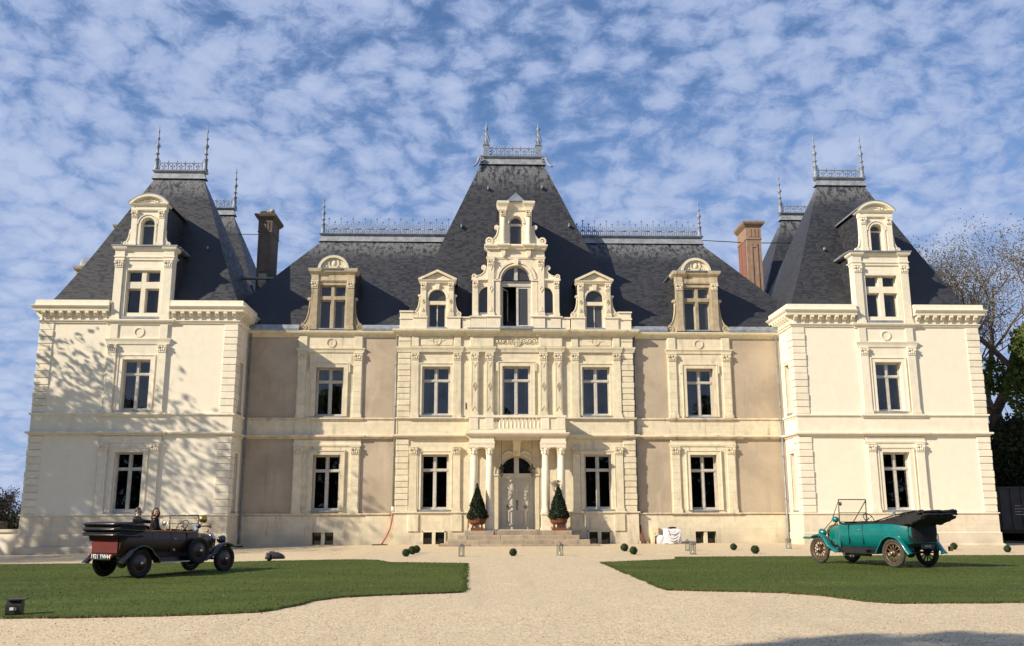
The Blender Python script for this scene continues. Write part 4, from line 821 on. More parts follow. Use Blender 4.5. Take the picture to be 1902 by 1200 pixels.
def wing(sx):
    X = WX * sx; tf = TF(X, WY); a = 6.3 - WX if sx > 0 else WX - 14.9; b = 14.9 - WX if sx > 0 else WX - 6.3
    gw, fw = (-0.73, 0.73, 1.76, 4.70, False), (-0.75, 0.75, 6.80, 9.47, False); ch = (-0.56 - 0.05, 0.56 - 0.05, -0.02, 0.62, False)
    m = MB(tf); wall(m, a, b, -0.6, 11.3, [gw, fw, ch], 0.42); P('wing_wall', m, 'tan')
    cellar(tf, -0.05)
    # stone dressings
    pl = MB(tf); wall(pl, a, b, -0.62, 1.46, [ch], 0.12, -0.10); pl.add([(a, -0.10, 1.46), (b, -0.10, 1.46), (b, 0.0, 1.46), (a, 0.0, 1.46)], [(0, 1, 2, 3)]); P('plinth', pl, 'cream_wall')
    ft = MB(tf); ft.box(a, -0.70, -0.15, 0.0, -0.6, 0.12); ft.box(0.60, b, -0.15, 0.0, -0.6, 0.12); P('plinth_foot', ft, 'cream_wall')
    bw = 1.80; p = [(a, 0), (-bw, 0), (-bw, -0.06), (bw, -0.06), (bw, 0), (b, 0)]
    tp = [(x + X, y + WY) for x, y in p]
    for z0, z1, out in ((1.465, 1.60, 0.16), (5.55, 5.76, 0.22), (6.54, 6.70, 0.10)): P('string_course', MB().sweep(tp, prof_string(z0, z1, out)), 'cream_stained')
    P('frieze_band', MB(tf).box(a, b, -0.04, 0.02, 5.755, 6.545), 'cream_wall')
    bay = MB(tf); 
    for z0, z1, zw in ((1.60, 5.56, 4.70), (6.70, 11.2, 9.47)):
        bay.box(-bw, -0.73 - 0.02 * (z0 > 5), -0.05, 0.02, z0, z1); bay.box(0.73 + 0.02 * (z0 > 5), bw, -0.05, 0.02, z0, z1); bay.box(-0.75, 0.75, -0.05, 0.02, zw + 0.001, z1)
    P('window_bay', bay, 'cream_wall')
    for (z0, z1, w, gl) in ((1.76, 4.70, 1.46, 'glass'), (6.80, 9.47, 1.50, 'glass')):
        window(tf, z0, z1, w, 0.26, gl); surround(tf @ Matrix.Translation((0, -0.05, 0)), z0, z1, w, 'cream', 0.06, 0.20, z0 > 5)
    for s in (-1, 1):
        pilaster(tf, s * 1.52, 0.44, 1.60, 4.77, 4.76, 'cream', 0.13, blocks=9); pilaster(tf, s * 1.52, 0.44, 6.70, 9.90, 9.90, 'cream', 0.13, blocks=9)
        P('frieze_block', MB(tf).bbox(s * 1.30, s * 1.74, -0.12, 0.0, 10.54, 11.2), 'cream')
    en = MB(tf); en.sweep([(-bw, 0.05), (-bw, -0.08), (bw, -0.08), (bw, 0.05)], [(-0.1, 5.14), (0.0, 5.14), (0.03, 5.2), (0.03, 5.3), (0.0, 5.32), (0.0, 5.5), (-0.1, 5.5)]); en.sweep([(-bw, 0.05), (-bw, -0.08), (bw, -0.08), (bw, 0.05)], [(-0.1, 10.30), (0.02, 10.30), (0.04, 10.42), (0.09, 10.50), (0.09, 10.54), (-0.1, 10.54)]); P('entablature', en, 'cream')
    P('roundel', MB(tf).ring(0, 10.85, 0.21, 0.27, -0.09, -0.02, 0, 2 * PI, 20), 'cream')
    P('eaves_moulding', MB().sweep([(X + a, WY), (X + b, WY)], [(-0.1, 11.16), (0.04, 11.16), (0.08, 11.26), (0.24, 11.36), (0.28, 11.44), (0.28, 11.50), (-0.1, 11.50)]), 'cream')
    g = MB(tf); g.prismx([(-0.30, 11.504), (-0.32, 11.62), (-0.18, 11.84), (0.1, 11.84), (0.1, 11.504)], a, -1.75 if True else 0); g.prismx([(-0.30, 11.504), (-0.32, 11.62), (-0.18, 11.84), (0.1, 11.84), (0.1, 11.504)], 1.75, b); P('gutter', g, 'zinc')
    wing_dormer(TF(X, WY - 0.15))
wing(-1); wing(1); tower(-1); tower(1)

# main roof over the wings
MR = hip_roof(-17.3, 17.3, 0.52, 9.5, 11.75, -11.8, 11.8, 5.0, 18.1, 'slate_w', 0.10)
for s in (-1, 1):
    a, b = (-11.8, -2.0) if s < 0 else (2.0, 11.8); ridge_lead(a, b, 5.0, 18.1, MR, 0.36)
def wing_crest():
    mb = MB(); w = 0.37
    for x, h in ((-w, 0), (0, 1.0), (w, 0.78)):
        if h: mb.tube([(x, 0, 0), (x, 0, h)], 0.026, 5); mb.sphere((x, 0, h), 0.06, 7, 5); mb.sphere((x, 0, h - 0.18), 0.035, 6, 5); mb.sphere((x, 0, 0.36), 0.055, 6, 5, (1, .6, 1.4))
    mb.tube([(-w * 0.5, 0, 0.33), (w * 1.5, 0, 0.33)], 0.035, 5); mb.tube([(-w * 0.5, 0, 0.03), (w * 1.5, 0, 0.03)], 0.03, 5)
    for x in (0, w):
        for s in (-1, 1):
            mb.tube([(x, 0, 0.32)] + [(x + s * (0.02 + 0.12 * math.sin(t * PI / 7)), 0, 0.36 + 0.16 * (1 - math.cos(t * PI / 7)) / 2 + 0.02 * t) for t in range(1, 7)], 0.028, 4)
            mb.tube([(x, 0, 0.02), (x + s * 0.10, 0, 0.10), (x + s * 0.15, 0, 0.22), (x + s * 0.08, 0, 0.30)], 0.03, 4)
        mb.ring(x + w / 2, 0.16, 0.055, 0.10, -0.02, 0.02, 0, 2 * PI, 10)
    return proto('cresting_panel', mb, 'iron')
WC = wing_crest()
for s in (-1, 1):
    for k in range(12):
        x = s * (11.25 - k * 0.74) - 0.185
        inst('cresting_panel', WC, MR, (x, 5.0, 18.60))
    finial(s * 11.78, 5.0, 18.58, 2.55, MR, 0.15)

# ---------------------------------------------------------------- chimneys, bar, cable
def chimney(x0, x1, y0, y1, z0, z1, mat, band, cap_mat):
    mb = MB(); mb.box(x0, x1, y0, y1, z0, z1 - 0.9); o = P('chimney', mb, mat)
    c = MB(); px = [(x0, y1), (x0, y0), (x1, y0), (x1, y1), (x0, y1)]
    c.sweep(px, [(-0.2, z1 - 1.2), (0.03, z1 - 1.2), (0.05, z1 - 1.14), (0.02, z1 - 1.1), (0.02, z1 - 0.42), (0.10, z1 - 0.34), (0.20, z1 - 0.22), (0.24, z1 - 0.12), (0.24, z1 - 0.06), (0.05, z1), (-0.2, z1)], False); c.box(x0 + 0.1, x1 - 0.1, y0 + 0.1, y1 - 0.1, z1 - 0.5, z1 - 0.004); P('chimney_cap', c, cap_mat, o)
    for k in range(3): P('cap_flute', MB().box(x0 + 0.12 + k * (x1 - x0 - 0.24) / 3 + 0.03, x0 + 0.12 + (k + 1) * (x1 - x0 - 0.24) / 3 - 0.03, y0 - 0.05, y0 + 0.05, z1 - 1.02, z1 - 0.5), cap_mat, o)
    return o
cl = chimney(-15.50, -14.70, 4.0, 5.9, 11, 19.55, 'dark_stone', None, 'dark_stone')
pn = MB(); pn.box(-15.36, -14.84, 3.96, 4.02, 15.9, 18.2); P('chimney_panel', pn, 'dark_stone', cl); pn = MB(); pn.box(-15.34, -14.86, 3.93, 4.02, 15.0, 15.75); pn.disc(-15.1, 15.05, 0.2, 3.9, 4.02, 14); P('chimney_console', pn, 'old', cl)
rk = MB()
for k in range(16): rk.sphere((-15.1 + random.uniform(-0.33, 0.33), 4.95 + random.uniform(-0.8, 0.8), 19.6 + random.uniform(0, 0.22)), random.uniform(0.13, 0.24), 7, 5, (1, 1, 0.8))
P('broken_capping', rk, 'old', cl)
cr_ = chimney(14.45, 15.35, 4.0, 5.9, 11, 19.35, 'sand', None, 'sand')
def brick_m():
    t = NT('red_chimney_brick'); uv, z = t.plane_uv(); c, f = t.brick(uv, 0.22, 0.07, 0.008, (0.27, 0.095, 0.07, 1), (0.20, 0.075, 0.058, 1), (0.30, 0.22, 0.17, 1)); t.bump(t.mth('SUBTRACT', 1.0, f), 0.5, 0.01); return t.done(c, 0.9, 0, 0.2)
M['brick'] = brick_m()
b = MB(); b.box(14.40, 14.46, 4.22, 4.85, 12, 18.05); b.box(14.40, 14.46, 5.05, 5.7, 12, 18.05); P('brick_panel', b, 'brick', cr_)
b = MB(Matrix.Translation((14.38, 4.95, 0)) @ Matrix.Rotation(-PI / 2, 4, 'Z')); b.disc(0, 15.6, 0.42, -0.03, 0.06, 20); b.ring(0, 15.6, 0.40, 0.50, -0.06, 0.06, 0, 2 * PI, 20); P('chimney_oval', b, 'sand', cr_)
b = MB(); b.box(14.68, 14.78, 3.96, 4.02, 14.6, 17.9); b.box(15.02, 15.12, 3.96, 4.02, 14.6, 17.9); b.ring(14.9, 17.85, 0.12, 0.2, 3.95, 4.02, PI, 2 * PI, 10); P('chimney_panel', b, 'sand', cr_)
chimney(-24.6, -23.7, 5.6, 7.4, 12, 19.3, 'old', None, 'old'); chimney(23.7, 24.6, 5.6, 7.4, 12, 19.1, 'sand', None, 'sand')
P('tie_bar', MB().tube([(-16.9, 3.4, 15.28), (-13.7, 3.4, 15.33)], 0.09, 8), 'pipe')
P('steel_cable', MB().tube([(11.9, 4.8, 18.32), (15.0, 5.2, 18.30), (19.0, 5.6, 18.45)], 0.028, 5), 'black_metal'); P('steel_cable', MB().tube([(-18.0, 5.2, 18.6), (-15.4, 4.6, 18.4)], 0.02, 5), 'black_metal')

# ---------------------------------------------------------------- central block
CW = 6.43
def rosette(tf, x, z, r, parent, mat, cross=True):
    mb = MB(tf); mb.ring(x, z, r * 0.86, r, -0.07, 0.01, 0, 2 * PI, 20)
    if cross:
        mb.box(x - 0.03, x + 0.03, -0.05, 0.01, z - r * 0.8, z + r * 0.8); mb.box(x - r * 0.8, x - 0.031, -0.05, 0.01, z - 0.03, z + 0.03); mb.box(x + 0.031, x + r * 0.8, -0.05, 0.01, z - 0.03, z + 0.03)
        for s in (-1, 1):
            for q in (-1, 1): mb.sphere((x + s * r * 0.42, -0.01, z + q * r * 0.42), r * 0.2, 7, 5, (1, 0.6, 1))
    return mb
def vine(mb, x0, x1, z, amp, n):
    # running scroll of stems and buds
    d = (x1 - x0) / n
    for k in range(n):
        cx = x0 + d * (k + 0.5); s = 1 if k % 2 else -1; pts = []
        for t in range(13): a = t / 12 * 2.6 * PI; r = amp * (1 - t / 15); pts.append((cx + r * 1.05 * math.cos(a + (0 if s > 0 else PI)), -0.045, z + r * math.sin(a + (0 if s > 0 else PI)) * s))
        mb.tube(pts, 0.028, 5); mb.sphere((cx, -0.05, z), amp * 0.3, 7, 5, (1, 0.7, 1))
        for q in (-1, 1): mb.sphere((cx + q * d * 0.45, -0.03, z + s * amp * 0.7), amp * 0.24, 6, 5, (1.5, 0.6, 0.7))
def central():
    tf = TF(0, 0); H = []
    for s in (-1, 1): H += [(s * 4.4 - 0.74, s * 4.4 + 0.74, 1.80, 4.71, False), (s * 4.4 - 0.77, s * 4.4 + 0.77, 6.82, 9.50, False), (s * 4.4 - 0.56, s * 4.4 + 0.56, -0.02, 0.62, False)]
    H += [(-0.77, 0.77, 6.78, 9.54, False), (-0.98, 0.98, 0.70, 4.66, True)]
    m = MB(); wall(m, -CW, CW, -0.6, 11.3, H, 0.45)
    for s in (-1, 1): m.add([(s * CW, 0, -0.6), (s * CW, 0.6, -0.6), (s * CW, 0.6, 11.3), (s * CW, 0, 11.3)], [(0, 1, 2, 3)])
    P('central_wall', m, 'cream_wall')
    for s in (-1, 1):
        t = TF(s * 4.4, 0); cellar(TF(0, -0.10), s * 4.4)
        window(t, 1.80, 4.71, 1.48, 0.26, 'glass'); surround(t, 1.80, 4.71, 1.48, 'cream', 0.05, 0.15); window(t, 6.82, 9.50, 1.54, 0.26, 'glass_grey'); surround(t, 6.82, 9.50, 1.54, 'cream', 0.05, 0.15)
        for q in (-1, 1):
            pilaster(t, q * 1.16, 0.40, 1.66, 4.72, 4.73, 'cream', 0.10); pilaster(t, q * 1.16, 0.40, 6.70, 9.90, 9.90, 'cream', 0.10)
            P('frieze_block', MB(t).bbox(q * 0.97, q * 1.35, -0.10, 0.0, 10.62, 11.24), 'cream')
        P('frieze_panel', MB(t).bbox(-0.9, 0.9, -0.035, 0.0, 10.68, 11.2, 0.02), 'cream')
        mb = rosette(t, 0, 10.95, 0.24, CH, 'cream')
        for q in (-1, 1):
            for k in range(3): mb.sphere((q * (0.32 + 0.09 * k), -0.03, 10.95 + 0.02 * (k % 2)), 0.05 - 0.01 * k, 6, 5, (1.3, 0.7, 1))
        P('rosette', mb, 'cream')
        quoins(TF(s * CW, 0), 0, s, rows(1.66, 5.53, 12), 0.62, 0.25, 'cream'); quoins(TF(s * CW, 0), 0, s, rows(6.71, 11.22, 14), 0.62, 0.25, 'cream')
        for x in (1.48, 2.30):
            o = pilaster(tf, s * x, 0.41, 6.70, 9.90, 9.90, 'cream', 0.16, cap='pink')
            d = MB(tf); d.box(s * x - 0.15, s * x - 0.125, -0.175, -0.15, 7.05, 9.75); d.box(s * x + 0.125, s * x + 0.15, -0.175, -0.15, 7.05, 9.75)
            for zc, hh in ((8.4, 0.24),): 
                for r0, r1 in ((0.8, 1.0), (0.35, 0.5)): d.ring(s * x, zc, 0.125 * r0, 0.125 * r1, -0.20, -0.15, 0, 2 * PI, 4, 1.9)
            d.prism([(s * x - 0.12, 9.74), (s * x, 9.45), (s * x + 0.12, 9.74), (s * x, 9.53)], -0.185, -0.15); d.prism([(s * x - 0.12, 7.06), (s * x, 7.35), (s * x + 0.12, 7.06), (s * x, 7.27)], -0.185, -0.15); P('pilaster_panel', d, 'cream', o)
        P('frieze_block', MB(tf).bbox(s * 1.25, s * 2.55, -0.13, 0.0, 10.62, 11.24), 'cream')
    window(TF(0, 0), 6.80, 9.54, 1.54, 0.26, 'glass_grey'); surround(TF(0, 0), 6.80, 9.54, 1.54, 'cream', 0.06, 0.2, True)
    fr = rosette(tf, 0, 10.93, 0.28, CH, 'cream'); vine(fr, -1.18, -0.3, 10.93, 0.17, 3); vine(fr, 0.3, 1.18, 10.93, 0.17, 3); P('carved_frieze', fr, 'cream')
    def brk(q=0.0):
        pts = [(-CW - 0.05, 0.35), (-CW - 0.05, 0)]
        for a, b, d in ((-5.78, -3.02, 0.05), (-2.56, -1.24, 0.10), (1.24, 2.56, 0.10), (3.02, 5.78, 0.05)): pts += [(a, 0), (a, -d), (b, -d), (b, 0)]
        return pts + [(CW + 0.05, 0), (CW + 0.05, 0.35)]
    side = [[(-CW - 0.05, 0.35), (-CW - 0.05, 0), (-5.78, 0), (-5.78, -0.05), (-3.02, -0.05), (-3.02, 0), (-2.6, 0)], [(2.6, 0), (3.02, 0), (3.02, -0.05), (5.78, -0.05), (5.78, 0), (CW + 0.05, 0), (CW + 0.05, 0.35)]]
    for pt in side:
        for z0, z1, out in ((1.53, 1.68, 0.14), (5.56, 5.77, 0.22), (6.56, 6.70, 0.11)): P('string_course', MB().sweep(pt, prof_string(z0, z1, out)), 'cream')
    pl = MB(); HP = [(s * 4.4 - 0.56, s * 4.4 + 0.56, -0.02, 0.62, False) for s in (-1, 1)]
    wall(pl, -CW - 0.1, -2.62, -0.62, 1.535, HP[:1], 0.1, -0.10); wall(pl, 2.62, CW + 0.1, -0.62, 1.535, HP[1:], 0.1, -0.10)
    for s in (-1, 1): pl.add([(s * (CW + 0.1), -0.1, -0.62), (s * (CW + 0.1), 0.3, -0.62), (s * (CW + 0.1), 0.3, 1.535), (s * (CW + 0.1), -0.1, 1.535)], [(0, 1, 2, 3)])
    P('plinth', pl, 'cream_wall')
    for s in (-1, 1):
        pf = MB(); pf.box(s * 5.06, s * (CW + 0.16), -0.16, 0.2, -0.6, 0.14); pf.box(s * 2.62, s * 3.74, -0.16, 0.0, -0.6, 0.14); P('plinth_foot', pf, 'cream_wall')
        for x in (5.5, 3.2): P('pedestal_block', MB().bbox(s * (x - 0.28), s * (x + 0.28), -0.17, -0.05, 0.66, 1.53), 'cream')
    P('entablature', MB().sweep(brk(), [(-0.1, 10.30), (0.07, 10.30), (0.09, 10.42), (0.13, 10.52), (0.13, 10.60), (-0.1, 10.60)]), 'cream')
    P('eaves_moulding', MB().sweep(brk(), [(-0.1, 11.20), (0.10, 11.20), (0.14, 11.30), (0.30, 11.40), (0.34, 11.48), (0.34, 11.56), (-0.1, 11.56)]), 'cream')
    P('lead_shelf', MB().box(-2.7, 2.7, -0.46, 0.3, 11.564, 11.61), 'zinc')
    # parapet between the dormers
    for s in (-1, 1):
        for a, b, zt, d in ((5.72, CW + 0.02, 12.55, 0.0), (2.52, 3.02, 12.22, 0.0)):
            o = P('parapet', MB().bbox(s * a, s * b, -0.02 - d, 0.35, 11.562, zt), 'pink'); P('coping', MB().box(s * (a - 0.02), s * (b + 0.03), -0.08, 0.37, zt + 0.002, zt + 0.08), 'pink', o)
        P('parapet_band', MB().box(s * 5.71, s * (CW + 0.05), -0.07, 0.36, 12.16, 12.25), 'pink')
central()
def small_dormer(tf):
    mb = MB(tf); hw = 0.93; ww = 0.48
    wall(mb, -hw, hw, 11.562, 14.28, [(-ww, ww, 11.70, 13.86, True)], 0.35)
    for s in (-1, 1): mb.add([(s * hw, 0, 11.56), (s * hw, 2.4, 11.56), (s * hw, 2.4, 14.3), (s * hw, 0, 14.3)], [(0, 1, 2, 3)])
    D = P('dormer', mb, 'pink')
    for s in (-1, 1):
        P('dormer_pedestal', MB(tf).bbox(s * 0.54, s * 1.32, -0.10, 0.25, 11.563, 12.22), 'pink', D); P('coping', MB(tf).box(s * 0.52, s * 1.36, -0.15, 0.27, 12.222, 12.31), 'pink', D)
        pilaster(tf, s * 0.76, 0.28, 12.32, 13.86, 13.86, 'cream', 0.10, cap='pink', parent=D)
        p = MB(tf); p.ring(s * 0.76, 13.15, 0.05, 0.08, -0.125, -0.08, 0, 2 * PI, 4, 1.8); p.prism([(s * 0.76 - 0.09, 12.56), (s * 0.76 + 0.09, 12.56), (s * 0.76, 12.78)], -0.12, -0.08); P('pilaster_panel', p, 'old', D)
        scroll(tf, s * 0.935, s, 12.32, 0.40, 1.28, 0.02, 0.18, 'cream', D)
    k = MB(tf); k.prism([(-0.09, 13.84), (0.09, 13.84), (0.13, 14.16), (-0.13, 14.16)], -0.14, 0.02); P('keystone', k, 'pink', D)
    r = MB(tf); r.ring(0, 13.38, 0.49, 0.60, -0.04, 0.03, 0, PI, 14); P('arch_moulding', r, 'pink', D)
    e = MB(tf); e.sweep([(-0.95, 0.6), (-0.95, -0.10), (0.95, -0.10), (0.95, 0.6)], [(-0.1, 14.22), (0.02, 14.22), (0.06, 14.30), (0.10, 14.34), (0.10, 14.38), (-0.1, 14.38)]); P('entablature', e, 'pink', D)
    pd = MB(tf); pd.prism([(-0.9, 14.384), (0.9, 14.384), (0, 14.80)], -0.05, 0.1)
    for s in (-1, 1): pd.prism([(s * 1.08, 14.386), (s * 1.08, 14.46), (0, 14.97), (0, 14.84), (s * 0.85, 14.43), (s * 0.85, 14.386)] if s > 0 else [(-0.85, 14.386), (-0.85, 14.43), (0, 14.84), (0, 14.97), (-1.08, 14.46), (-1.08, 14.386)], -0.22, 0.12)
    P('pediment', pd, 'cream', D)
    rf = MB(tf)
    for s in (-1, 1): rf.add([(0, -0.22, 15.0), (s * 1.1, -0.22, 14.48), (s * 1.1, 2.4, 14.48), (0, 2.4, 15.0), (0, -0.22, 14.975), (s * 1.1, -0.22, 14.455), (s * 1.1, 2.4, 14.455), (0, 2.4, 14.975)], [(0, 1, 2, 3), (4, 7, 6, 5), (0, 4, 5, 1), (1, 5, 6, 2)])
    P('dormer_roof', rf, 'slate_c', D)
    ck = MB(tf); [ck.box(s * 0.935, s * 0.98, 0.2, 2.3, 12.2, 14.25) for s in (-1, 1)]; P('cheek', ck, 'slate_c', D)
    tr = MB(tf); tr.box(-ww, ww, 0.02, 0.22, 13.0, 13.20); P('transom', tr, 'cream', D)
    f = MB(tf); f.box(-ww, -ww + 0.06, 0.20, 0.27, 11.70, 13.0); f.box(ww - 0.06, ww, 0.20, 0.27, 11.70, 13.0); f.box(-0.03, 0.03, 0.20, 0.27, 11.7, 13.0); P('window_frame', f, 'timber', D)
    P('pane', MB(tf).prism(arc(0, 13.38, 0.47, 0, PI, 12) + [(-0.47, 13.2), (0.47, 13.2)], 0.2, 0.21), 'glass_grey', D)
    for s in (-1, 1): P('pane', MB(tf).box(s * 0.03, s * (ww - 0.06), 0.23, 0.24, 11.7, 13.0), 'glass' if tf.translation.x < 0 else 'glass_grey', D)
    P('sill', MB(tf).box(-ww - 0.04, ww + 0.04, -0.16, 0.2, 11.615, 11.696), 'zinc', D)
small_dormer(TF(-4.4, 0.0)); small_dormer(TF(4.4, 0.0))
def big_dormer():
    tf = TF(0, 0.0); mb = MB(tf)
    wall(mb, -2.44, 2.44, 11.612, 14.42, [(-0.85, 0.85, 11.75, 14.42, False), (-2.08, -1.60, 12.55, 14.05, False), (1.60, 2.08, 12.55, 14.05, False)], 0.4)
    wall(mb, -1.62, 1.62, 14.42, 16.3, [(-0.85, 0.85, 14.42, 15.27, True)], 0.4)
    for s in (-1, 1):
        a = arc(s * 1.60, 13.57, 0.48, PI if s < 0 else 0, PI / 2, 8)           # half-arched side lights
        for k in range(8): (ax, az), (bx, bz) = a[k], a[k + 1]; mb.add([(ax, 0.0, az), (ax, 0.0, 14.05), (bx, 0.0, 14.05), (bx, 0.0, bz), (ax, 0.3, az), (bx, 0.3, bz)], [(0, 1, 2, 3), (0, 3, 5, 4)])
        mb.add([(s * 2.44, 0, 11.6), (s * 2.44, 1.6, 11.6), (s * 2.44, 1.6, 14.4), (s * 2.44, 0, 14.4)], [(0, 1, 2, 3)]); mb.add([(s * 1.62, 0, 14.4), (s * 1.62, 2.6, 14.4), (s * 1.62, 2.6, 16.3), (s * 1.62, 0, 16.3)], [(0, 1, 2, 3)])
    wall(mb, -0.92, 0.92, 16.46, 18.8, [(-0.38, 0.38, 16.54, 18.20, True)], 0.4)
    for s in (-1, 1): mb.add([(s * 0.92, 0, 16.4), (s * 0.92, 3.4, 16.4), (s * 0.92, 3.4, 18.8), (s * 0.92, 0, 18.8)], [(0, 1, 2, 3)])
    D = P('dormer', mb, 'pink')
    for s in (-1, 1):
        P('dormer_pedestal', MB(tf).bbox(s * 0.87, s * 1.62, -0.14, 0.15, 11.613, 12.24), 'pink', D); P('dormer_pedestal', MB(tf).bbox(s * 1.64, s * 2.50, -0.07, 0.12, 11.613, 12.24), 'pink', D)
        P('coping', MB(tf).sweep([(-2.54, 0.2), (-2.54, -0.09), (-1.64, -0.09), (-1.64, -0.16), (-0.87, -0.16), (-0.87, 0.1)] if s < 0 else [(0.87, 0.1), (0.87, -0.16), (1.64, -0.16), (1.64, -0.09), (2.54, -0.09), (2.54, 0.2)], [(-0.08, 12.243), (0.02, 12.243), (0.06, 12.3), (0.04, 12.34), (-0.08, 12.34)]), 'pink', D)
        o = pilaster(tf, s * 1.41, 0.34, 12.35, 15.26, 15.26, 'pink', 0.11, parent=D)
        p = MB(tf); p.ring(s * 1.41, 13.9, 0.07, 0.11, -0.14, -0.1, 0, 2 * PI, 4, 1.9); p.prism([(s * 1.41 - 0.1, 12.62), (s * 1.41 + 0.1, 12.62), (s * 1.41, 12.88)], -0.135, -0.1); p.prism([(s * 1.41 - 0.08, 15.2), (s * 1.41 + 0.08, 15.2), (s * 1.41, 14.95)], -0.135, -0.1); P('pilaster_panel', p, 'pink', D)
        pilaster(tf, s * 2.27, 0.27, 12.35, 14.0, 14.0, 'pink', 0.09, parent=D)
        P('jamb', MB(tf).bbox(s * 0.88, s * 1.21, -0.05, 0.02, 12.35, 14.36, 0.02), 'pink', D)
        i = MB(tf); i.box(s * 0.84, s * 1.25, -0.10, 0.05, 14.37, 14.45); i.box(s * 1.60, s * 2.50, -0.12, 0.1, 14.40, 14.50); P('impost', i, 'pink', D)
        scroll(tf, s * 1.625, s, 14.50, 0.85, 0.72, 0.02, 0.22, 'pink', D)
        scroll(tf, s * 0.925, s, 16.50, 0.78, 1.12, 0.02, 0.22, 'pink', D)
        P('pane', MB(tf).prism([(s * 1.60, 12.55), (s * 2.08, 12.55)] + (arc(s * 1.6, 13.57, 0.48, 0, PI / 2, 8) if s > 0 else arc(s * 1.6, 13.57, 0.48, PI, PI / 2, 8)), 0.22, 0.23), 'glass', D)
        P('sill', MB(tf).box(s * 1.58, s * 2.10, -0.03, 0.22, 12.48, 12.547), 'zinc', D)
        # engaged upper columns
        c = MB(tf); c.lathe([(0.17, 16.47), (0.17, 16.56), (0.14, 16.6), (0.13, 16.7), (0.135, 17.2), (0.115, 18.18)], s * 0.72, -0.08, 14); P('dormer_column', c, 'pink', D)
        cp_ = inst('capital', CAP['pink'], D, (s * 0.72, -0.10, 18.18), 0, (0.68, 1.0, 0.86)); P('keystone', MB(tf).prism([(s * 0.72 - 0.13, 16.20), (s * 0.72 - 0.11, 15.90), (s * 0.72 - 0.05, 15.76), (s * 0.72 + 0.05, 15.76), (s * 0.72 + 0.11, 15.90), (s * 0.72 + 0.13, 16.20)], -0.16, 0.02), 'pink', D)
    r = MB(tf); r.ring(0, 14.42, 0.86, 0.96, -0.06, 0.02, 0, PI, 22); r.ring(0, 14.42, 1.0, 1.13, -0.10, 0.02, 0, PI, 22); P('arch_moulding', r, 'pink', D)
    k = MB(tf); k.prism([(-0.1, 15.25), (0.1, 15.25), (0.14, 15.62), (-0.14, 15.62)], -0.18, 0.02); P('keystone', k, 'pink', D)
    e = MB(tf); e.sweep([(-1.64, 0.5), (-1.64, -0.10), (-1.2, -0.10), (-1.2, -0.04), (1.2, -0.04), (1.2, -0.10), (1.64, -0.10), (1.64, 0.5)], [(-0.08, 15.66), (0.0, 15.66), (0.03, 15.76), (-0.02, 15.78), (-0.08, 15.78)]); P('entablature', e, 'pink', D)
    e = MB(tf); e.sweep([(-1.64, 0.6), (-1.64, -0.10), (-0.95, -0.10), (-0.95, -0.22), (-0.5, -0.22), (-0.5, -0.06), (0.5, -0.06), (0.5, -0.22), (0.95, -0.22), (0.95, -0.10), (1.64, -0.10), (1.64, 0.6)], [(-0.05, 16.20), (0.02, 16.20), (0.05, 16.28), (0.13, 16.36), (0.15, 16.43), (0.13, 16.47), (-0.05, 16.47)]); e.box(-1.6, 1.6, -0.05, 0.5, 16.3, 16.462); P('cornice', e, 'pink', D)
    e = MB(tf); e.sweep([(-0.95, 0.6), (-0.95, -0.22), (-0.52, -0.22), (-0.52, -0.06), (0.52, -0.06), (0.52, -0.22), (0.95, -0.22), (0.95, 0.6)], [(-0.05, 18.52), (0.0, 18.52), (0.02, 18.68), (0.06, 18.76), (0.12, 18.86), (0.14, 18.96), (0.12, 19.0), (-0.05, 19.0)]); e.box(-0.94, 0.94, -0.05, 0.5, 18.6, 18.99); P('cornice', e, 'pink', D)
    r = MB(tf); r.ring(0, 17.82, 0.39, 0.49, -0.05, 0.02, 0, PI, 16); [r.box(s * 0.39, s * 0.5, -0.06, 0.02, 17.76, 17.84) for s in (-1, 1)]; P('arch_moulding', r, 'pink', D)
    g = MB(tf); g.ring(0, 17.82, 0.31, 0.38, 0.22, 0.29, 0, PI, 14); [g.box(s * 0.31, s * 0.38, 0.22, 0.29, 16.54, 17.82) for s in (-1, 1)]; g.box(-0.31, 0.31, 0.22, 0.29, 16.54, 16.6); g.box(-0.31, 0.31, 0.20, 0.29, 17.66, 17.80); P('window_frame', g, 'timber', D)
    P('pane', MB(tf).prism([(-0.31, 16.6), (0.31, 16.6)] + arc(0, 17.82, 0.31, 0, PI, 12), 0.25, 0.26), 'glass_grey', D)
    # tall glazed opening: fanlight, right leaf shut, left leaf swung inward over a dark room
    f = MB(tf); f.ring(0, 14.42, 0.77, 0.85, 0.18, 0.27, 0, PI, 20); f.box(-0.85, 0.85, 0.14, 0.27, 14.09, 14.42); f.box(-0.10, 0.10, 0.16, 0.27, 14.42, 15.2); f.box(-0.85, -0.76, 0.18, 0.27, 11.75, 14.09); f.box(0.76, 0.85, 0.18, 0.27, 11.75, 14.09)
    f.box(0.02, 0.14, 0.18, 0.27, 11.75, 14.09); f.box(0.66, 0.76, 0.19, 0.26, 11.75, 14.09); f.box(0.14, 0.66, 0.19, 0.26, 11.75, 11.88); f.box(0.14, 0.66, 0.19, 0.26, 13.98, 14.09); P('window_frame', f, 'timber', D)
    for s in (-1, 1): P('pane', MB(tf).prism([(s * 0.10, 14.42)] + (arc(0, 14.42, 0.77, 0, PI / 2 - 0.13, 9) if s > 0 else arc(0, 14.42, 0.77, PI, PI / 2 + 0.13, 9)), 0.22, 0.23), 'glass_grey', D)
    P('pane', MB(tf).box(0.14, 0.66, 0.22, 0.23, 11.88, 13.98), 'glass_grey', D)
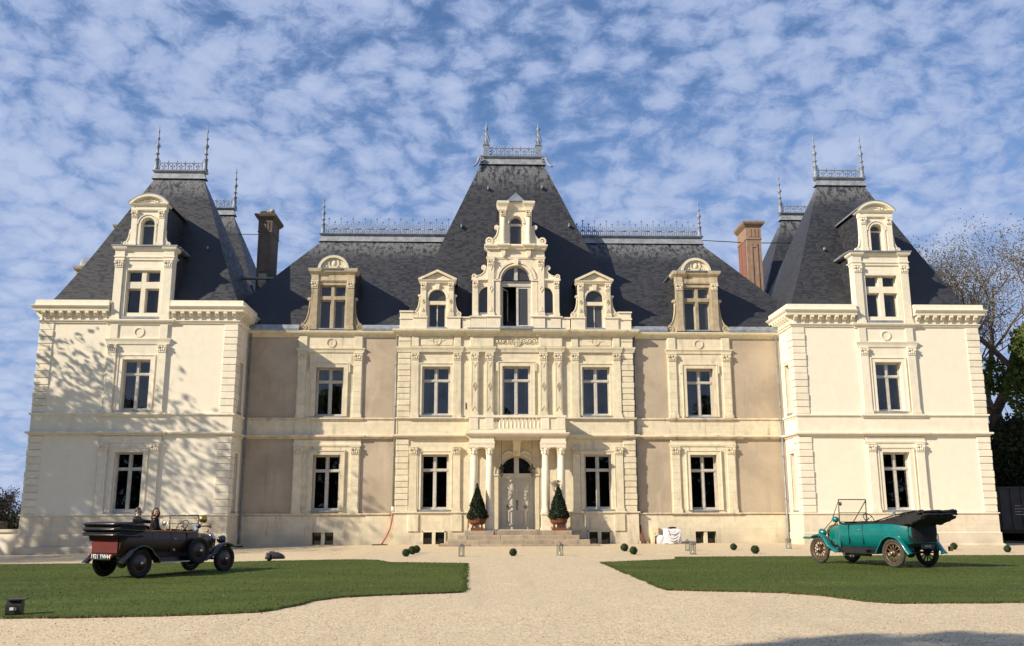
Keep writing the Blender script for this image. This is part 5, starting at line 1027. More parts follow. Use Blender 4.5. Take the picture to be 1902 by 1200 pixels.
    lf = MB(Matrix.Translation((-0.76, 0.27, 0)) @ Matrix.Rotation(math.radians(62), 4, 'Z')); lf.box(0, 0.08, 0, 0.06, 11.78, 14.06); lf.box(0.66, 0.74, 0, 0.06, 11.78, 14.06); lf.box(0.08, 0.66, 0, 0.06, 11.78, 11.9); lf.box(0.08, 0.66, 0, 0.06, 13.95, 14.06); P('open_leaf', lf, 'timber', D)
    P('pane', MB(Matrix.Translation((-0.76, 0.27, 0)) @ Matrix.Rotation(math.radians(62), 4, 'Z')).box(0.08, 0.66, 0.025, 0.035, 11.9, 13.95), 'glass', D)
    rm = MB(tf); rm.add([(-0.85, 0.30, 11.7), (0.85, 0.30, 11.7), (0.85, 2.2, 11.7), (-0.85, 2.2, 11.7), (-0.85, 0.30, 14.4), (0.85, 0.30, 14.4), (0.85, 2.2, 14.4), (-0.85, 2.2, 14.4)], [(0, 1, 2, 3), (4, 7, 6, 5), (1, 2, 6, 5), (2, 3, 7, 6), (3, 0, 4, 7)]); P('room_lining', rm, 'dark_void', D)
    P('sill', MB(tf).box(-0.92, 0.92, -0.24, 0.2, 11.66, 11.745), 'zinc', D)
    rf = MB(tf)
    for s in (-1, 1): rf.add([(0, -0.02, 19.62), (s * 0.64, -0.02, 19.0), (s * 1.06, 3.6, 19.0), (0, 3.9, 19.62)], [(0, 1, 2, 3)])
    rf.add([(-0.64, -0.02, 19.0), (0.64, -0.02, 19.0), (0, -0.02, 19.62)], [(0, 1, 2)]); rf.box(-1.05, 1.05, -0.30, 3.4, 19.002, 19.03); rf.box(-1.75, -0.92, 0.2, 2.6, 16.475, 16.51); rf.box(0.92, 1.75, 0.2, 2.6, 16.475, 16.51); rf.box(-2.5, -1.6, 0.2, 1.7, 14.505, 14.54); rf.box(1.6, 2.5, 0.2, 1.7, 14.505, 14.54); P('dormer_roof', rf, 'zinc', D)
    ck = MB(tf)
    for s in (-1, 1): ck.box(s * 0.925, s * 0.97, 0.2, 3.4, 16.5, 18.9); ck.box(s * 1.625, s * 1.67, 0.22, 2.6, 14.5, 16.4); ck.box(s * 2.445, s * 2.48, 0.2, 1.6, 12.2, 14.4)
    P('cheek', ck, 'slate_c', D)
big_dormer()
def central_roof():
    mb = MB(); y0, z0, yr, zr = 0.55, 11.9, 4.88, 23.25; f = lambda z: y0 + (yr - y0) * (z - z0) / (zr - z0)
    mb.add([(-CW, y0, z0), (-0.84, y0, z0), (-0.84, f(14.42), 14.42), (0.84, f(14.42), 14.42), (0.84, y0, z0), (CW, y0, z0), (2.0, yr, zr), (-2.0, yr, zr)], [tuple(range(8))])
    b = [(-CW, 9.45, z0), (CW, 9.45, z0), (2.0, 5.12, zr), (-2.0, 5.12, zr)]
    mb.add(b, [(1, 0, 3, 2)]); mb.add([(CW, y0, z0), (CW, 9.45, z0), (2.0, 5.12, zr), (2.0, yr, zr)], [(0, 1, 2, 3)]); mb.add([(-CW, 9.45, z0), (-CW, y0, z0), (-2.0, yr, zr), (-2.0, 5.12, zr)], [(0, 1, 2, 3)]); mb.add([(-2.0, yr, zr), (2.0, yr, zr), (2.0, 5.12, zr), (-2.0, 5.12, zr)], [(0, 1, 2, 3)])
    return P('roof', mb, 'slate_c')
CR = central_roof()
ridge_lead(-1.92, 1.92, 5.0, 23.25, CR, 0.40)
for k in range(6): inst('cresting_panel', CREST, CR, ((k - 2.5) * 0.52, 4.9, 23.80), 0, (0.93, 1, 1.05))
for s in (-1, 1):
    finial(s * 1.66, 4.95, 23.8, 2.4, CR, style=1)
    mb = MB(TF(s * 1.95, 4.7)); pts = []
    mb.tube([(-s * 0.05, 0, 23.55), (s * 0.1, -0.05, 23.62), (s * 0.2, -0.08, 23.5), (s * 0.22, -0.1, 23.35), (s * 0.34, -0.2, 23.1), (s * 0.46, -0.3, 22.95), (s * 0.58, -0.3, 22.98)], [0.07, 0.08, 0.085, 0.07, 0.075, 0.06, 0.04], 7); mb.ring(0.0, 23.5, 0.06, 0.14, -0.12, 0.0, 0, 2 * PI, 12); P('ridge_scroll', mb, 'zinc_pale', CR)
hk = MB()
for (u, t) in ((-1.6, 0.82), (1.75, 0.83), (-3.2, 0.57), (3.3, 0.58)): hk.box(u, u + 0.07, 0.55 + 4.33 * t - 0.2, 0.55 + 4.33 * t + 0.05, 12 + 11.25 * t, 12 + 11.25 * t + 0.22)
P('roof_hook', hk, 'zinc_pale', CR)
wing_valley = MB()
for s in (-1, 1): pass

# ---------------------------------------------------------------- porch
def porch():
    tf = TF(0, 0); yc = -1.05
    for s in (-1, 1):
        for x in (1.48, 2.30):
            ped = MB(); ped.box(s * x - 0.27, s * x + 0.27, yc - 0.27, yc + 0.27, 0.72, 0.82); ped.box(s * x - 0.23, s * x + 0.23, yc - 0.23, yc + 0.23, 0.82, 1.52); ped.box(s * x - 0.27, s * x + 0.27, yc - 0.27, yc + 0.27, 1.52, 1.60)
            C_ = P('porch_column', MB().lathe([(0.25, 1.60), (0.25, 1.66), (0.22, 1.70), (0.24, 1.74), (0.19, 1.80), (0.187, 2.0), (0.19, 2.8), (0.165, 4.62)], s * x, yc, 20), 'pink'); P('pedestal', ped, 'pink', C_)
            cb = MB(); cb.lathe([(0.165, 4.60), (0.19, 4.62), (0.17, 4.66), (0.20, 4.80), (0.26, 4.94)], s * x, yc, 14); cb.box(s * x - 0.25, s * x + 0.25, yc - 0.25, yc + 0.25, 4.94, 5.0)
            for a in range(4): cx, cy = s * x + 0.2 * math.cos(PI / 4 + a * PI / 2), yc + 0.2 * math.sin(PI / 4 + a * PI / 2); cb.sphere((cx, cy, 4.87), 0.075, 8, 6)
            for a in range(8): cb.sphere((s * x + 0.18 * math.cos(a * PI / 4), yc + 0.18 * math.sin(a * PI / 4), 4.72), 0.05, 6, 5, (1, 1, 1.5))
            P('capital', cb, 'pink', C_)
        e = MB(); e.box(s * 1.22, s * 2.56, yc - 0.26, -0.03, 5.003, 5.18); e.box(s * 1.20, s * 2.58, yc - 0.28, -0.03, 5.182, 5.30); e.box(s * 1.23, s * 2.55, yc - 0.25, -0.03, 5.302, 5.545); P('entablature', e, 'pink')
        for x in (1.48, 2.30): pilaster(tf, s * x, 0.38, 0.74, 4.62, 4.62, 'cream', 0.07, base=True)
    P('balcony', MB().sweep([(-2.58, 0.0), (-2.58, yc - 0.28), (2.58, yc - 0.28), (2.58, 0.0)], [(-0.3, 5.548), (0.02, 5.548), (0.06, 5.60), (0.14, 5.66), (0.17, 5.72), (0.17, 5.77), (-0.3, 5.77)]).box(-2.4, 2.4, yc - 0.1, -0.01, 5.55, 5.765), 'pink')
    so = MB(); so.box(-1.2, 1.2, yc - 0.2, -0.02, 5.42, 5.546); P('porch_soffit', so, 'cream')
    B = P('balustrade', MB().box(-2.56, 2.56, yc - 0.25, yc - 0.03, 5.774, 5.93).box(-2.60, 2.60, yc - 0.28, yc, 6.57, 6.70).box(-2.56, -2.34, yc, -0.12, 5.774, 6.69).box(2.34, 2.56, yc, -0.12, 5.774, 6.69), 'pink')
    for s in (-1, 1):
        for a, b, d in ((1.26, 1.70, 0.0), (1.70, 2.08, 0.05), (2.08, 2.55, 0.0)): P('baluster_pier', MB().bbox(s * a, s * b, yc - 0.26 + d, yc - 0.04, 5.934, 6.566), 'pink', B)
    bl = MB(); bl.box(-0.07, 0.07, -0.07, 0.07, 0, 0.05); bl.lathe([(0.05, 0.05), (0.04, 0.08), (0.075, 0.2), (0.07, 0.26), (0.035, 0.42), (0.035, 0.5), (0.055, 0.54), (0.05, 0.58)], 0, 0, 10); bl.box(-0.07, 0.07, -0.07, 0.07, 0.58, 0.635)
    me = proto('baluster', bl, 'pink')
    for k in range(12): inst('baluster', me, B, (-1.13 + k * 0.2055, yc - 0.14, 5.932))
    # arched doorway
    A = MB(); A.ring(0, 3.68, 0.99, 1.14, -0.05, 0.02, 0, PI, 22); A.ring(0, 3.68, 1.16, 1.25, -0.09, 0.02, 0, PI, 22)
    for s in (-1, 1): A.box(s * 0.99, s * 1.20, -0.06, 0.02, 0.74, 3.55); A.box(s * 0.97, s * 1.24, -0.10, 0.02, 3.56, 3.67); A.box(s * 0.99, s * 1.2, -0.08, 0.02, 0.74, 1.55)
    P('door_arch', A, 'cream')
    K = MB(); K.prismx([(0, 5.41), (-0.62, 5.41), (-0.62, 5.28), (-0.5, 5.12), (-0.42, 4.95), (-0.2, 4.82), (-0.12, 4.62), (0, 4.6)], -0.19, 0.19); K.box(-0.23, 0.23, -0.68, 0, 5.30, 5.412); K.sphere((0, -0.2, 4.72), 0.12, 8, 6); P('door_console', K, 'pink')
    G = MB(); 
    for s in (-1, 1): G.tube([(s * 0.15, -0.07, 4.72), (s * 0.4, -0.09, 4.86), (s * 0.62, -0.08, 4.78), (s * 0.72, -0.07, 4.66)], [0.06, 0.08, 0.07, 0.03], 6)
    P('arch_garland', G, 'pink')
    D = P('entrance_door', MB().ring(0, 3.68, 0.88, 0.98, 0.25, 0.36, 0, PI, 20).box(-0.98, 0.98, 0.22, 0.36, 3.45, 3.70).box(-0.13, 0.13, 0.23, 0.36, 3.70, 4.6).box(-0.98, -0.90, 0.25, 0.36, 0.74, 3.45).box(0.90, 0.98, 0.25, 0.36, 0.74, 3.45), 'doorpaint')
    for s in (-1, 1):
        P('pane', MB().prism([(s * 0.13, 3.70)] + (arc(0, 3.68, 0.88, 0.03, PI / 2 - 0.15, 9) if s > 0 else arc(0, 3.68, 0.88, PI - 0.03, PI / 2 + 0.15, 9)), 0.30, 0.31), 'glass', D)
        L_ = P('door_leaf', MB().box(s * 0.012, s * 0.898, 0.29, 0.36, 0.745, 3.448), 'doorpaint', D)
        pnl = MB(); a, b = 0.14, 0.80
        def frame(x0, x1, z0, z1):
            pnl.box(s * x0, s * (x0 + 0.055), 0.235, 0.30, z0, z1); pnl.box(s * (x1 - 0.055), s * x1, 0.235, 0.30, z0, z1); pnl.box(s * (x0 + 0.055), s * (x1 - 0.055), 0.235, 0.30, z0, z0 + 0.055); pnl.box(s * (x0 + 0.055), s * (x1 - 0.055), 0.235, 0.30, z1 - 0.055, z1); pnl.box(s * (x0 + 0.1), s * (x1 - 0.1), 0.275, 0.30, z0 + 0.1, z1 - 0.1)
        frame(a, 0.45, 0.95, 1.75); frame(0.49, b, 0.95, 1.75); frame(a, b, 1.95, 3.3); P('door_panels', pnl, 'doorpaint', L_)
        dm = MB(); dm.ring(s * 0.47, 2.65, 0.23, 0.31, 0.22, 0.30, 0, 2 * PI, 4, 1.15); dm.ring(s * 0.47, 2.65, 0.07, 0.14, 0.23, 0.30, 0, 2 * PI, 4, 1.15); dm.box(s * 0.44, s * 0.50, 0.26, 0.30, 1.99, 2.28); dm.box(s * 0.44, s * 0.50, 0.26, 0.30, 3.02, 3.27); P('door_diamond', dm, 'doorpaint', L_)
        kn = MB(); kn.tf = None; kn.ring(s * 0.47, 1.92, 0.05, 0.075, 0.235, 0.26, 0, 2 * PI, 12); kn.sphere((s * 0.47, 0.26, 1.99), 0.045, 8, 6); P('door_knocker', kn, 'black_metal', L_)
    cr = MB(); cr.box(-0.035, 0.035, 0.25, 0.30, 0.745, 3.448); P('door_astragal', cr, 'doorpaint', D)
    hd = MB(); hd.box(0.0, 0.05, 0.235, 0.252, 1.75, 2.3); hd.sphere((0.02, 0.22, 2.2), 0.04, 8, 6); P('door_lock', hd, 'black_metal', D)
    # steps, each course of several slabs
    for i, (hx, y1, z0, z1, cuts) in enumerate(((2.72, -1.75, 0.50, 0.72, (-1.1, 1.95)), (3.12, -2.12, 0.28, 0.497, (-2.6, -0.9, 0.9, 2.4)), (3.62, -2.49, 0.06, 0.277, (-1.5, 1.75)), (4.05, -2.86, -0.16, 0.057, (-2.4, 0.2, 2.25)))):
        S = P('step', MB().box(-hx + 0.02, hx - 0.02, y1 + 0.02, 0.0, z0 - 0.4, z1 - 0.012), 'step'); xs = [-hx] + list(cuts) + [hx]
        for a, b in zip(xs[:-1], xs[1:]):
            m = MB(); m.bbox(a + 0.006, b - 0.006, y1 + random.uniform(-0.015, 0.01), y1 + 0.9, z0 - 0.03, z1 + random.uniform(-0.004, 0.003), 0.02); P('step_slab', m, 'step', S)
    for s in (-1, 1): P('landing_block', MB().bbox(s * 1.25, s * 2.76, -1.80, -1.0, 0.49, 0.715, 0.015), 'step')
    P('step', MB().bbox(-4.35, -2.9, -3.05, -1.6, -0.4, -0.085), 'step'); P('step', MB().bbox(3.2, 4.5, -3.0, -1.8, -0.4, -0.09), 'step')
porch()

# ---------------------------------------------------------------- drainpipes
def drain(pts, r=0.055, mat='pipe'):
    o = P('drainpipe', MB().tube(pts, r, 8), mat)
    for z in (2.3, 4.6, 7.3, 9.6):
        p = pts[0]; P('pipe_bracket', MB().lathe([(r + 0.02, 0), (r + 0.02, 0.06)], p[0], p[1], 8, True, z), mat, o)
    return o
drain([(-14.62, 0.12, 11.5), (-14.62, 0.12, 0.6), (-14.62, 0.05, -0.1)]); drain([(14.62, 0.12, 11.5), (14.62, 0.12, 0.3), (14.62, -0.05, -0.02)], 0.06)
drain([(-6.60, 0.14, 11.5), (-6.60, 0.14, 1.75)]); drain([(6.60, 0.14, 11.5), (6.60, 0.14, 0.9)])
P('wall_slot', MB().box(-2.78, -2.72, -0.02, 0.01, 7.15, 7.5), 'black_metal')

# ------------------------------------------------------------------ trees and shrubs
def grow(base, height, seed, trunk_r, spread=0.55, levels=5, lean=(0, 0), first=0.28, nb=3, up=0.35, decay=0.74, seglen=0.9, thick=0.635, wob=0.13):
    rnd = random.Random(seed); V = []; F = []; tips = []
    def seg_tube(pts, rs, n):
        b = len(V); nrm = None
        for i, p in enumerate(pts):
            t = (pts[min(i + 1, len(pts) - 1)] - pts[max(i - 1, 0)]).normalized()
            nrm = t.orthogonal().normalized() if nrm is None else (nrm - t * nrm.dot(t)).normalized()
            bn = t.cross(nrm)
            for k in range(n): a = 2 * PI * k / n; V.append(tuple(p + (nrm * math.cos(a) + bn * math.sin(a)) * rs[i]))
        for i in range(len(pts) - 1):
            for k in range(n): F.append((b + i * n + k, b + i * n + (k + 1) % n, b + (i + 1) * n + (k + 1) % n, b + (i + 1) * n + k))
    def branch(p, d, L, r, lv):
        n = max(2, int(L / seglen)) + 1; pts = [p.copy()]; rs = [r]
        for i in range(n):
            d = (d + Vector((rnd.gauss(0, wob), rnd.gauss(0, wob), rnd.gauss(0.03, wob * 0.7) + up * 0.06))).normalized(); p = p + d * (L / n); pts.append(p.copy()); rs.append(max(0.006, r * (1 - (0.28 if lv < 3 else 0.5) * (i + 1) / n)))
        seg_tube(pts, rs, 8 if lv == 0 else (5 if lv < 3 else 3))
        if lv >= levels:
            tips.append((pts[-1], d, r)); tips.append((pts[len(pts) // 2], d, r)); return
        kids = nb + (1 if rnd.random() < 0.4 else 0)
        for k in range(kids):
            f = 0.45 + 0.55 * (k + 1) / kids if lv else 0.62 + 0.38 * (k + 1) / kids; i = min(len(pts) - 1, max(1, int(f * (len(pts) - 1)))); a = 2 * PI * (k / kids) + rnd.uniform(-0.6, 0.6) + lv
            side = d.orthogonal().normalized(); side = side * math.cos(a) + d.cross(side) * math.sin(a); nd = (d * (1 - spread) + side * spread * rnd.uniform(0.8, 1.25) + Vector((0, 0, up))).normalized()
            branch(pts[i], nd, L * decay * rnd.uniform(0.75, 1.1), rs[i] * rnd.uniform(thick - 0.085, thick + 0.085), lv + 1)
        if lv >= 2: tips.append((pts[-1], d, r))
    branch(Vector(base), Vector((lean[0], lean[1], 1)).normalized(), height * first, trunk_r, 0)
    return V, F, tips
def leaves(centers, per, spread, size, seed, flat=0.0):
    r = np.random.default_rng(seed); C = np.repeat(np.array(centers, float), per, 0); n = len(C); C = C + r.normal(0, spread, (n, 3)) * np.array([1, 1, 1 - flat])
    a = r.normal(0, 1, (n, 3)); a /= np.linalg.norm(a, axis=1, keepdims=True); b = np.cross(a, r.normal(0, 1, (n, 3))); b /= np.linalg.norm(b, axis=1, keepdims=True) + 1e-9
    s = size * r.uniform(0.6, 1.35, (n, 1)); V = np.stack([C - a * s * 0.5, C + b * s * 0.28, C + a * s * 0.6, C - b * s * 0.28], 1)
    return V.reshape(-1, 3), np.arange(n * 4).reshape(-1, 4)
def tree(name, label, cat, base, height, seed, trunk_r, leaf='leaf_new', per=5, lspread=0.25, lsize=0.12, bark='bark', group=None, **kw):
    root = empty(name, base); V, F, tips = grow((0, 0, -0.2), height, seed, trunk_r, **kw)
    npmesh('trunk', V, F, bark, root, True); LV, LF = leaves([tuple(t[0]) for t in tips], per, lspread, lsize, seed); npmesh('crown', LV, LF, leaf, root); tag(root, label, cat, group); return root
def shrub(name, label, cat, base, rx, ry, rz, n, leaf, lsize, seed, trunk_h=0.3, shape=1.0, lobes=7, group=None):
    # mass of leaves on several lobes over a short stem
    root = empty(name, base); r = np.random.default_rng(seed); lob = [(0, 0, rz * 0.5, 0.75)] + [(r.normal(0, rx * 0.42), r.normal(0, ry * 0.42), rz * r.uniform(0.2, 0.85), r.uniform(0.3, 0.55)) for _ in range(lobes)]; pts = []
    for (x, y, z, k) in lob:
        m = int(n * k / sum(q[3] for q in lob)); d = r.normal(0, 1, (m, 3)); d /= np.linalg.norm(d, axis=1, keepdims=True); rad = k * r.uniform(0.35, 1.05, (m, 1)) ** 0.5
        pts.append(np.array([x, y, z]) + d * rad * np.array([rx, ry, rz * 0.62]))
    C = np.concatenate(pts); C = C[C[:, 2] > 0.05]; LV, LF = leaves(C, 1, 0.02, lsize, seed + 1); npmesh('crown', LV, LF, leaf, root)
    V, F, tips = grow((0, 0, -0.2), rz * 1.2, seed, max(0.03, rx * 0.05), spread=0.5, levels=3, first=0.4, nb=3); npmesh('trunk', V, F, 'bark_dark', root, True); tag(root, label, cat, group); return root

# right of the chateau
tree('bare_tree', 'tall half-bare tree with young olive leaves behind right tower', 'tree', (34.0, 10.0, Z0(34, 10)), 29, 11, 0.62, 'leaf_new', 13, 0.50, 0.115, spread=0.50, levels=6, first=0.30, nb=3, up=0.12, decay=0.76, thick=0.73, wob=0.09)
tree('bare_tree', 'farther thin tree whose twigs show beside right tower roof', 'tree', (34.2, 20.0, Z0(33, 20)), 28, 29, 0.50, 'leaf_new', 11, 0.50, 0.115, spread=0.46, levels=6, first=0.30, nb=3, up=0.12, decay=0.75, thick=0.70, wob=0.10)
shrub('evergreen_tree', 'dense dark evergreen tree hugging right edge of picture', 'tree', (33.8, 7.6, Z0(33, 7)), 4.4, 3.2, 7.8, 38000, 'leaf_dark', 0.30, 41, lobes=12)
shrub('leafy_shrub', 'bright green leafy tree top catching sun above dark evergreen', 'tree', (31.2, 3.2, 6.9), 2.1, 1.7, 5.0, 10000, 'leaf_green', 0.24, 47, lobes=9)
shrub('evergreen_tree', 'lower dark evergreen bush behind black container', 'bush', (31.0, 8.5, Z0(31, 9)), 3.2, 2.6, 6.4, 18000, 'leaf_dark', 0.28, 43, lobes=8)
# left of the chateau
shrub('olive_bush', 'large olive brown bush beyond low wall at left edge', 'bush', (-29.9, 4.0, Z0(-30, 4) - 0.2), 2.6, 2.2, 4.0, 12000, 'leaf_bush', 0.15, 53, lobes=14)
tree('garden_tree', 'small bare many-stemmed tree rising through bush at left edge', 'tree', (-29.6, 5.0, Z0(-31, 5)), 5.2, 61, 0.14, 'leaf_bush', 4, 0.15, 0.10, spread=0.5, levels=5, first=0.24, nb=3, up=0.4, decay=0.8, bark='bark_dark', seglen=0.5)
# trees standing outside the picture to the left and behind the camera, whose shade falls into it
tree('park_tree', 'tall bare park tree left of lawn shading left tower', 'tree', (-37.0, -11.4, Z0(-37, -11)), 25, 71, 0.55, 'leaf_new', 4, 0.45, 0.30, spread=0.44, levels=6, first=0.29, nb=3, up=0.24, decay=0.77)
tree('park_tree', 'bare park tree whose twig tips reach left picture edge', 'tree', (-35.6, -15.5, Z0(-35, -15)), 20, 83, 0.42, 'leaf_new', 2, 0.40, 0.20, spread=0.5, levels=6, first=0.27, nb=3, up=0.2, decay=0.77)
shrub('leafy_tree', 'round leafy tree behind the viewer shading gravel at lower right', 'tree', (-20.0, -54.0, 7.0), 5.0, 4.6, 8.0, 14000, 'leaf_green', 0.45, 91, lobes=10)
def woodland():
    # belt of park trees across the drive behind the viewer: it is what the ground floor panes mirror
    r = np.random.default_rng(17); n = 32000; x = r.uniform(-95, 95, n); t = r.uniform(0, 1, n); top = 15 + 3.2 * np.sin(x * 0.21) + 2.2 * np.sin(x * 0.53 + 1) + 1.2 * np.sin(x * 1.3)
    C = np.stack([x, -98 + r.normal(0, 2.5, n), -0.3 + top * t ** 0.8], -1); LV, LF = leaves(C, 1, 0.1, 1.5, 19); tag(npmesh('woodland', LV, LF, 'leaf_dark'), 'dark belt of park trees across the grounds behind the viewer', 'woodland', kind='stuff')
woodland()

# ------------------------------------------------------------------ forecourt things
def leaf_shell(r_fn, n, seed, size, mat, name, parent):
    r = np.random.default_rng(seed); d = r.normal(0, 1, (n, 3)); d /= np.linalg.norm(d, axis=1, keepdims=True); C = r_fn(d, r); LV, LF = leaves(C, 1, 0.004, size, seed + 3); return npmesh(name, LV, LF, mat, parent)
BALLS = [((-4.90, -12.38), 'clipped box ball nearest the lawn in trio left of steps'), ((-4.80, -10.2), 'middle clipped box ball of trio left of steps'), ((-4.72, -8.8), 'rear clipped box ball of trio left of steps'), ((-0.65, -12.28), 'lone clipped box ball on gravel in front of steps'),
         ((4.47, -8.09), 'left rear ball of box pair right of steps'), ((4.36, -11.22), 'right front ball of box pair right of steps'), ((9.54, -7.5), 'rear ball of box pair in front of right wing'), ((9.52, -10.89), 'front ball of box pair in front of right wing'),
         ((20.16, -6.63), 'clipped box ball just behind teal car'), ((21.40, -8.91), 'rightmost clipped box ball near right picture edge')]
ball_src = None
for i, ((x, y), lab) in enumerate(BALLS):
    if ball_src is None:
        b = MB(); b.sphere((0, 0, 0.155), 0.145, 14, 10); ball_src = b.build('box_ball', 'box_leaf', None); st = MB(); st.lathe([(0.05, -0.02), (0.05, 0.05)], 0, 0, 8); st.build('stem', 'bark_dark', ball_src)
        leaf_shell(lambda d, r: d * r.uniform(0.138, 0.170, (len(d), 1)) + np.array([0, 0, 0.16]), 900, 5, 0.032, 'box_leaf', 'foliage', ball_src); o = ball_src
    else: o = copy_tree(ball_src)
    o.location = (x, y, Z0(x, y)); o.rotation_euler = (0, 0, i * 1.3); s = 1.0 + 0.06 * ((i * 5) % 3 - 1); o.scale = (s, s, s); tag(o, lab, 'topiary ball', 'clipped box balls on the gravel')
LANT = [((-2.70, -12.58), 'tall metal lantern standing left of the steps'), ((1.25, -11.96), 'tall metal lantern standing right of the box ball before the steps'), ((7.36, -7.82), 'rear lantern of pair by white cloth'), ((6.77, -11.44), 'front lantern of pair by white cloth'), ((12.50, -6.20), 'lantern standing at corner of right tower by drainpipe')]
lsrc = None
for i, ((x, y), lab) in enumerate(LANT):
    if lsrc is None:
        w = 0.095; m = MB(); m.box(-w - 0.015, w + 0.015, -w - 0.015, w + 0.015, 0, 0.03)
        for sx_ in (-1, 1):
            for sy_ in (-1, 1): m.box(sx_ * (w - 0.02), sx_ * w, min(sy_ * (w - 0.02), sy_ * w), max(sy_ * (w - 0.02), sy_ * w), 0.03, 0.39)
        m.box(-w - 0.01, w + 0.01, -w - 0.01, w + 0.01, 0.39, 0.41); lsrc = m.build('floor_lantern', 'lantern'); r_ = MB(); r_.add([(-w - 0.02, -w - 0.02, 0.411), (w + 0.02, -w - 0.02, 0.411), (w + 0.02, w + 0.02, 0.411), (-w - 0.02, w + 0.02, 0.411), (-0.03, -0.03, 0.50), (0.03, -0.03, 0.50), (0.03, 0.03, 0.50), (-0.03, 0.03, 0.50)], [(0, 1, 5, 4), (1, 2, 6, 5), (2, 3, 7, 6), (3, 0, 4, 7), (4, 5, 6, 7), (3, 2, 1, 0)]); r_.build('lantern_cap', 'lantern', lsrc)
        h = MB(); h.tube([(0.035 * math.cos(t * PI / 6), 0, 0.53 + 0.035 * math.sin(t * PI / 6)) for t in range(12)], 0.006, 5, True); h.build('ring_handle', 'lantern', lsrc); c = MB(); c.lathe([(0.03, 0.03), (0.03, 0.15)], 0, 0, 10); c.build('candle', 'white_paint', lsrc)
        for a in range(4): g = MB(Matrix.Rotation(a * PI / 2, 4, 'Z')); g.box(-w + 0.021, w - 0.021, -w + 0.008, -w + 0.012, 0.031, 0.389); g.build('pane', 'clear', lsrc)
        o = lsrc
    else: o = copy_tree(lsrc)
    o.location = (x, y, Z0(x, y)); o.rotation_euler = (0, 0, 0.3 + i * 0.5); tag(o, lab, 'lantern', 'metal lanterns on the gravel')

def topiary(x, y, lab1, lab2, seed, tip):
    z0 = 0.717; pr = empty('planter', (x, y, z0)); m = MB(); m.lathe([(0.28, 0.30), (0.40, 0.36), (0.45, 0.46), (0.44, 0.56), (0.47, 0.60), (0.44, 0.62), (0.40, 0.58), (0.30, 0.5)], 0, 0, 24); m.build('bowl', 'rust', pr)
    for k in range(4): a = PI / 4 + k * PI / 2; t = MB(); t.tube([(0.30 * math.cos(a), 0.30 * math.sin(a), 0.34), (0.34 * math.cos(a), 0.34 * math.sin(a), 0.25), (0.33 * math.cos(a), 0.33 * math.sin(a), 0.15)], 0.045, 6); t.build('foot', 'rust', pr)
    MB().box(-0.34, 0.34, -0.34, 0.34, 0.0, 0.155).build('base', 'rust', pr); MB().lathe([(0.41, 0.55), (0.41, 0.60)], 0, 0, 20).build('soil', 'soil', pr); tag(pr, lab1, 'planter', 'rusty planters beside the door')
    t = empty('topiary_cone', (x, y, z0 + 0.56)); H = 1.66
    r = np.random.default_rng(seed); n = 9000; u = r.uniform(0, 1, n) ** 0.62; zz = (1 - u) * 0 + r.uniform(0, 1, n) ** 1.45 * H; R = 0.53 * np.clip((1 - zz / H), 0, 1) ** 0.85 * np.clip(0.72 + zz / 0.55, 0, 1) + 0.02; a = r.uniform(0, 2 * PI, n); k = r.uniform(0.80, 1.07, n) + 0.06 * np.sin(zz * 9 + a * 2) + 0.05 * np.sin(a * 5 + zz * 4) + np.where(r.uniform(0, 1, n) > 0.985, 0.14, 0)
    C = np.stack([R * k * np.cos(a), R * k * np.sin(a), zz], -1); LV, LF = leaves(C, 1, 0.012, 0.075, seed); npmesh('crown', LV, LF, 'yew_leaf', t)
    c = MB(); c.lathe([(0.30, 0.0), (0.42, 0.12), (0.43, 0.3), (0.34, 0.65), (0.2, 1.1), (0.08, 1.45)], 0, 0, 16); c.build('inner_foliage', 'yew_leaf', t); s = MB(); s.lathe([(0.05, -0.1), (0.03, 0.1), (0.012, H + 0.05)], 0, 0, 6); s.build('trunk', 'bark_dark', t)
    LV, LF = leaves([(0.03 * math.sin(i * 2.1) * tip, 0, H - 0.1 + 0.03 * i) for i in range(int(6 + 5 * tip))], 14, 0.035, 0.06, seed + 5); npmesh('top_sprig', LV, LF, 'yew_leaf', t)
    tag(t, lab2, 'topiary cone', 'clipped cones beside the door')
topiary(-2.10, -1.42, 'rusty footed bowl planter left of the entrance door', 'dark clipped cone shrub left of the entrance door', 3, 0.6); topiary(2.12, -1.42, 'rusty footed bowl planter right of the entrance door', 'dark clipped cone shrub with loose tip right of entrance door', 8, 2.0)

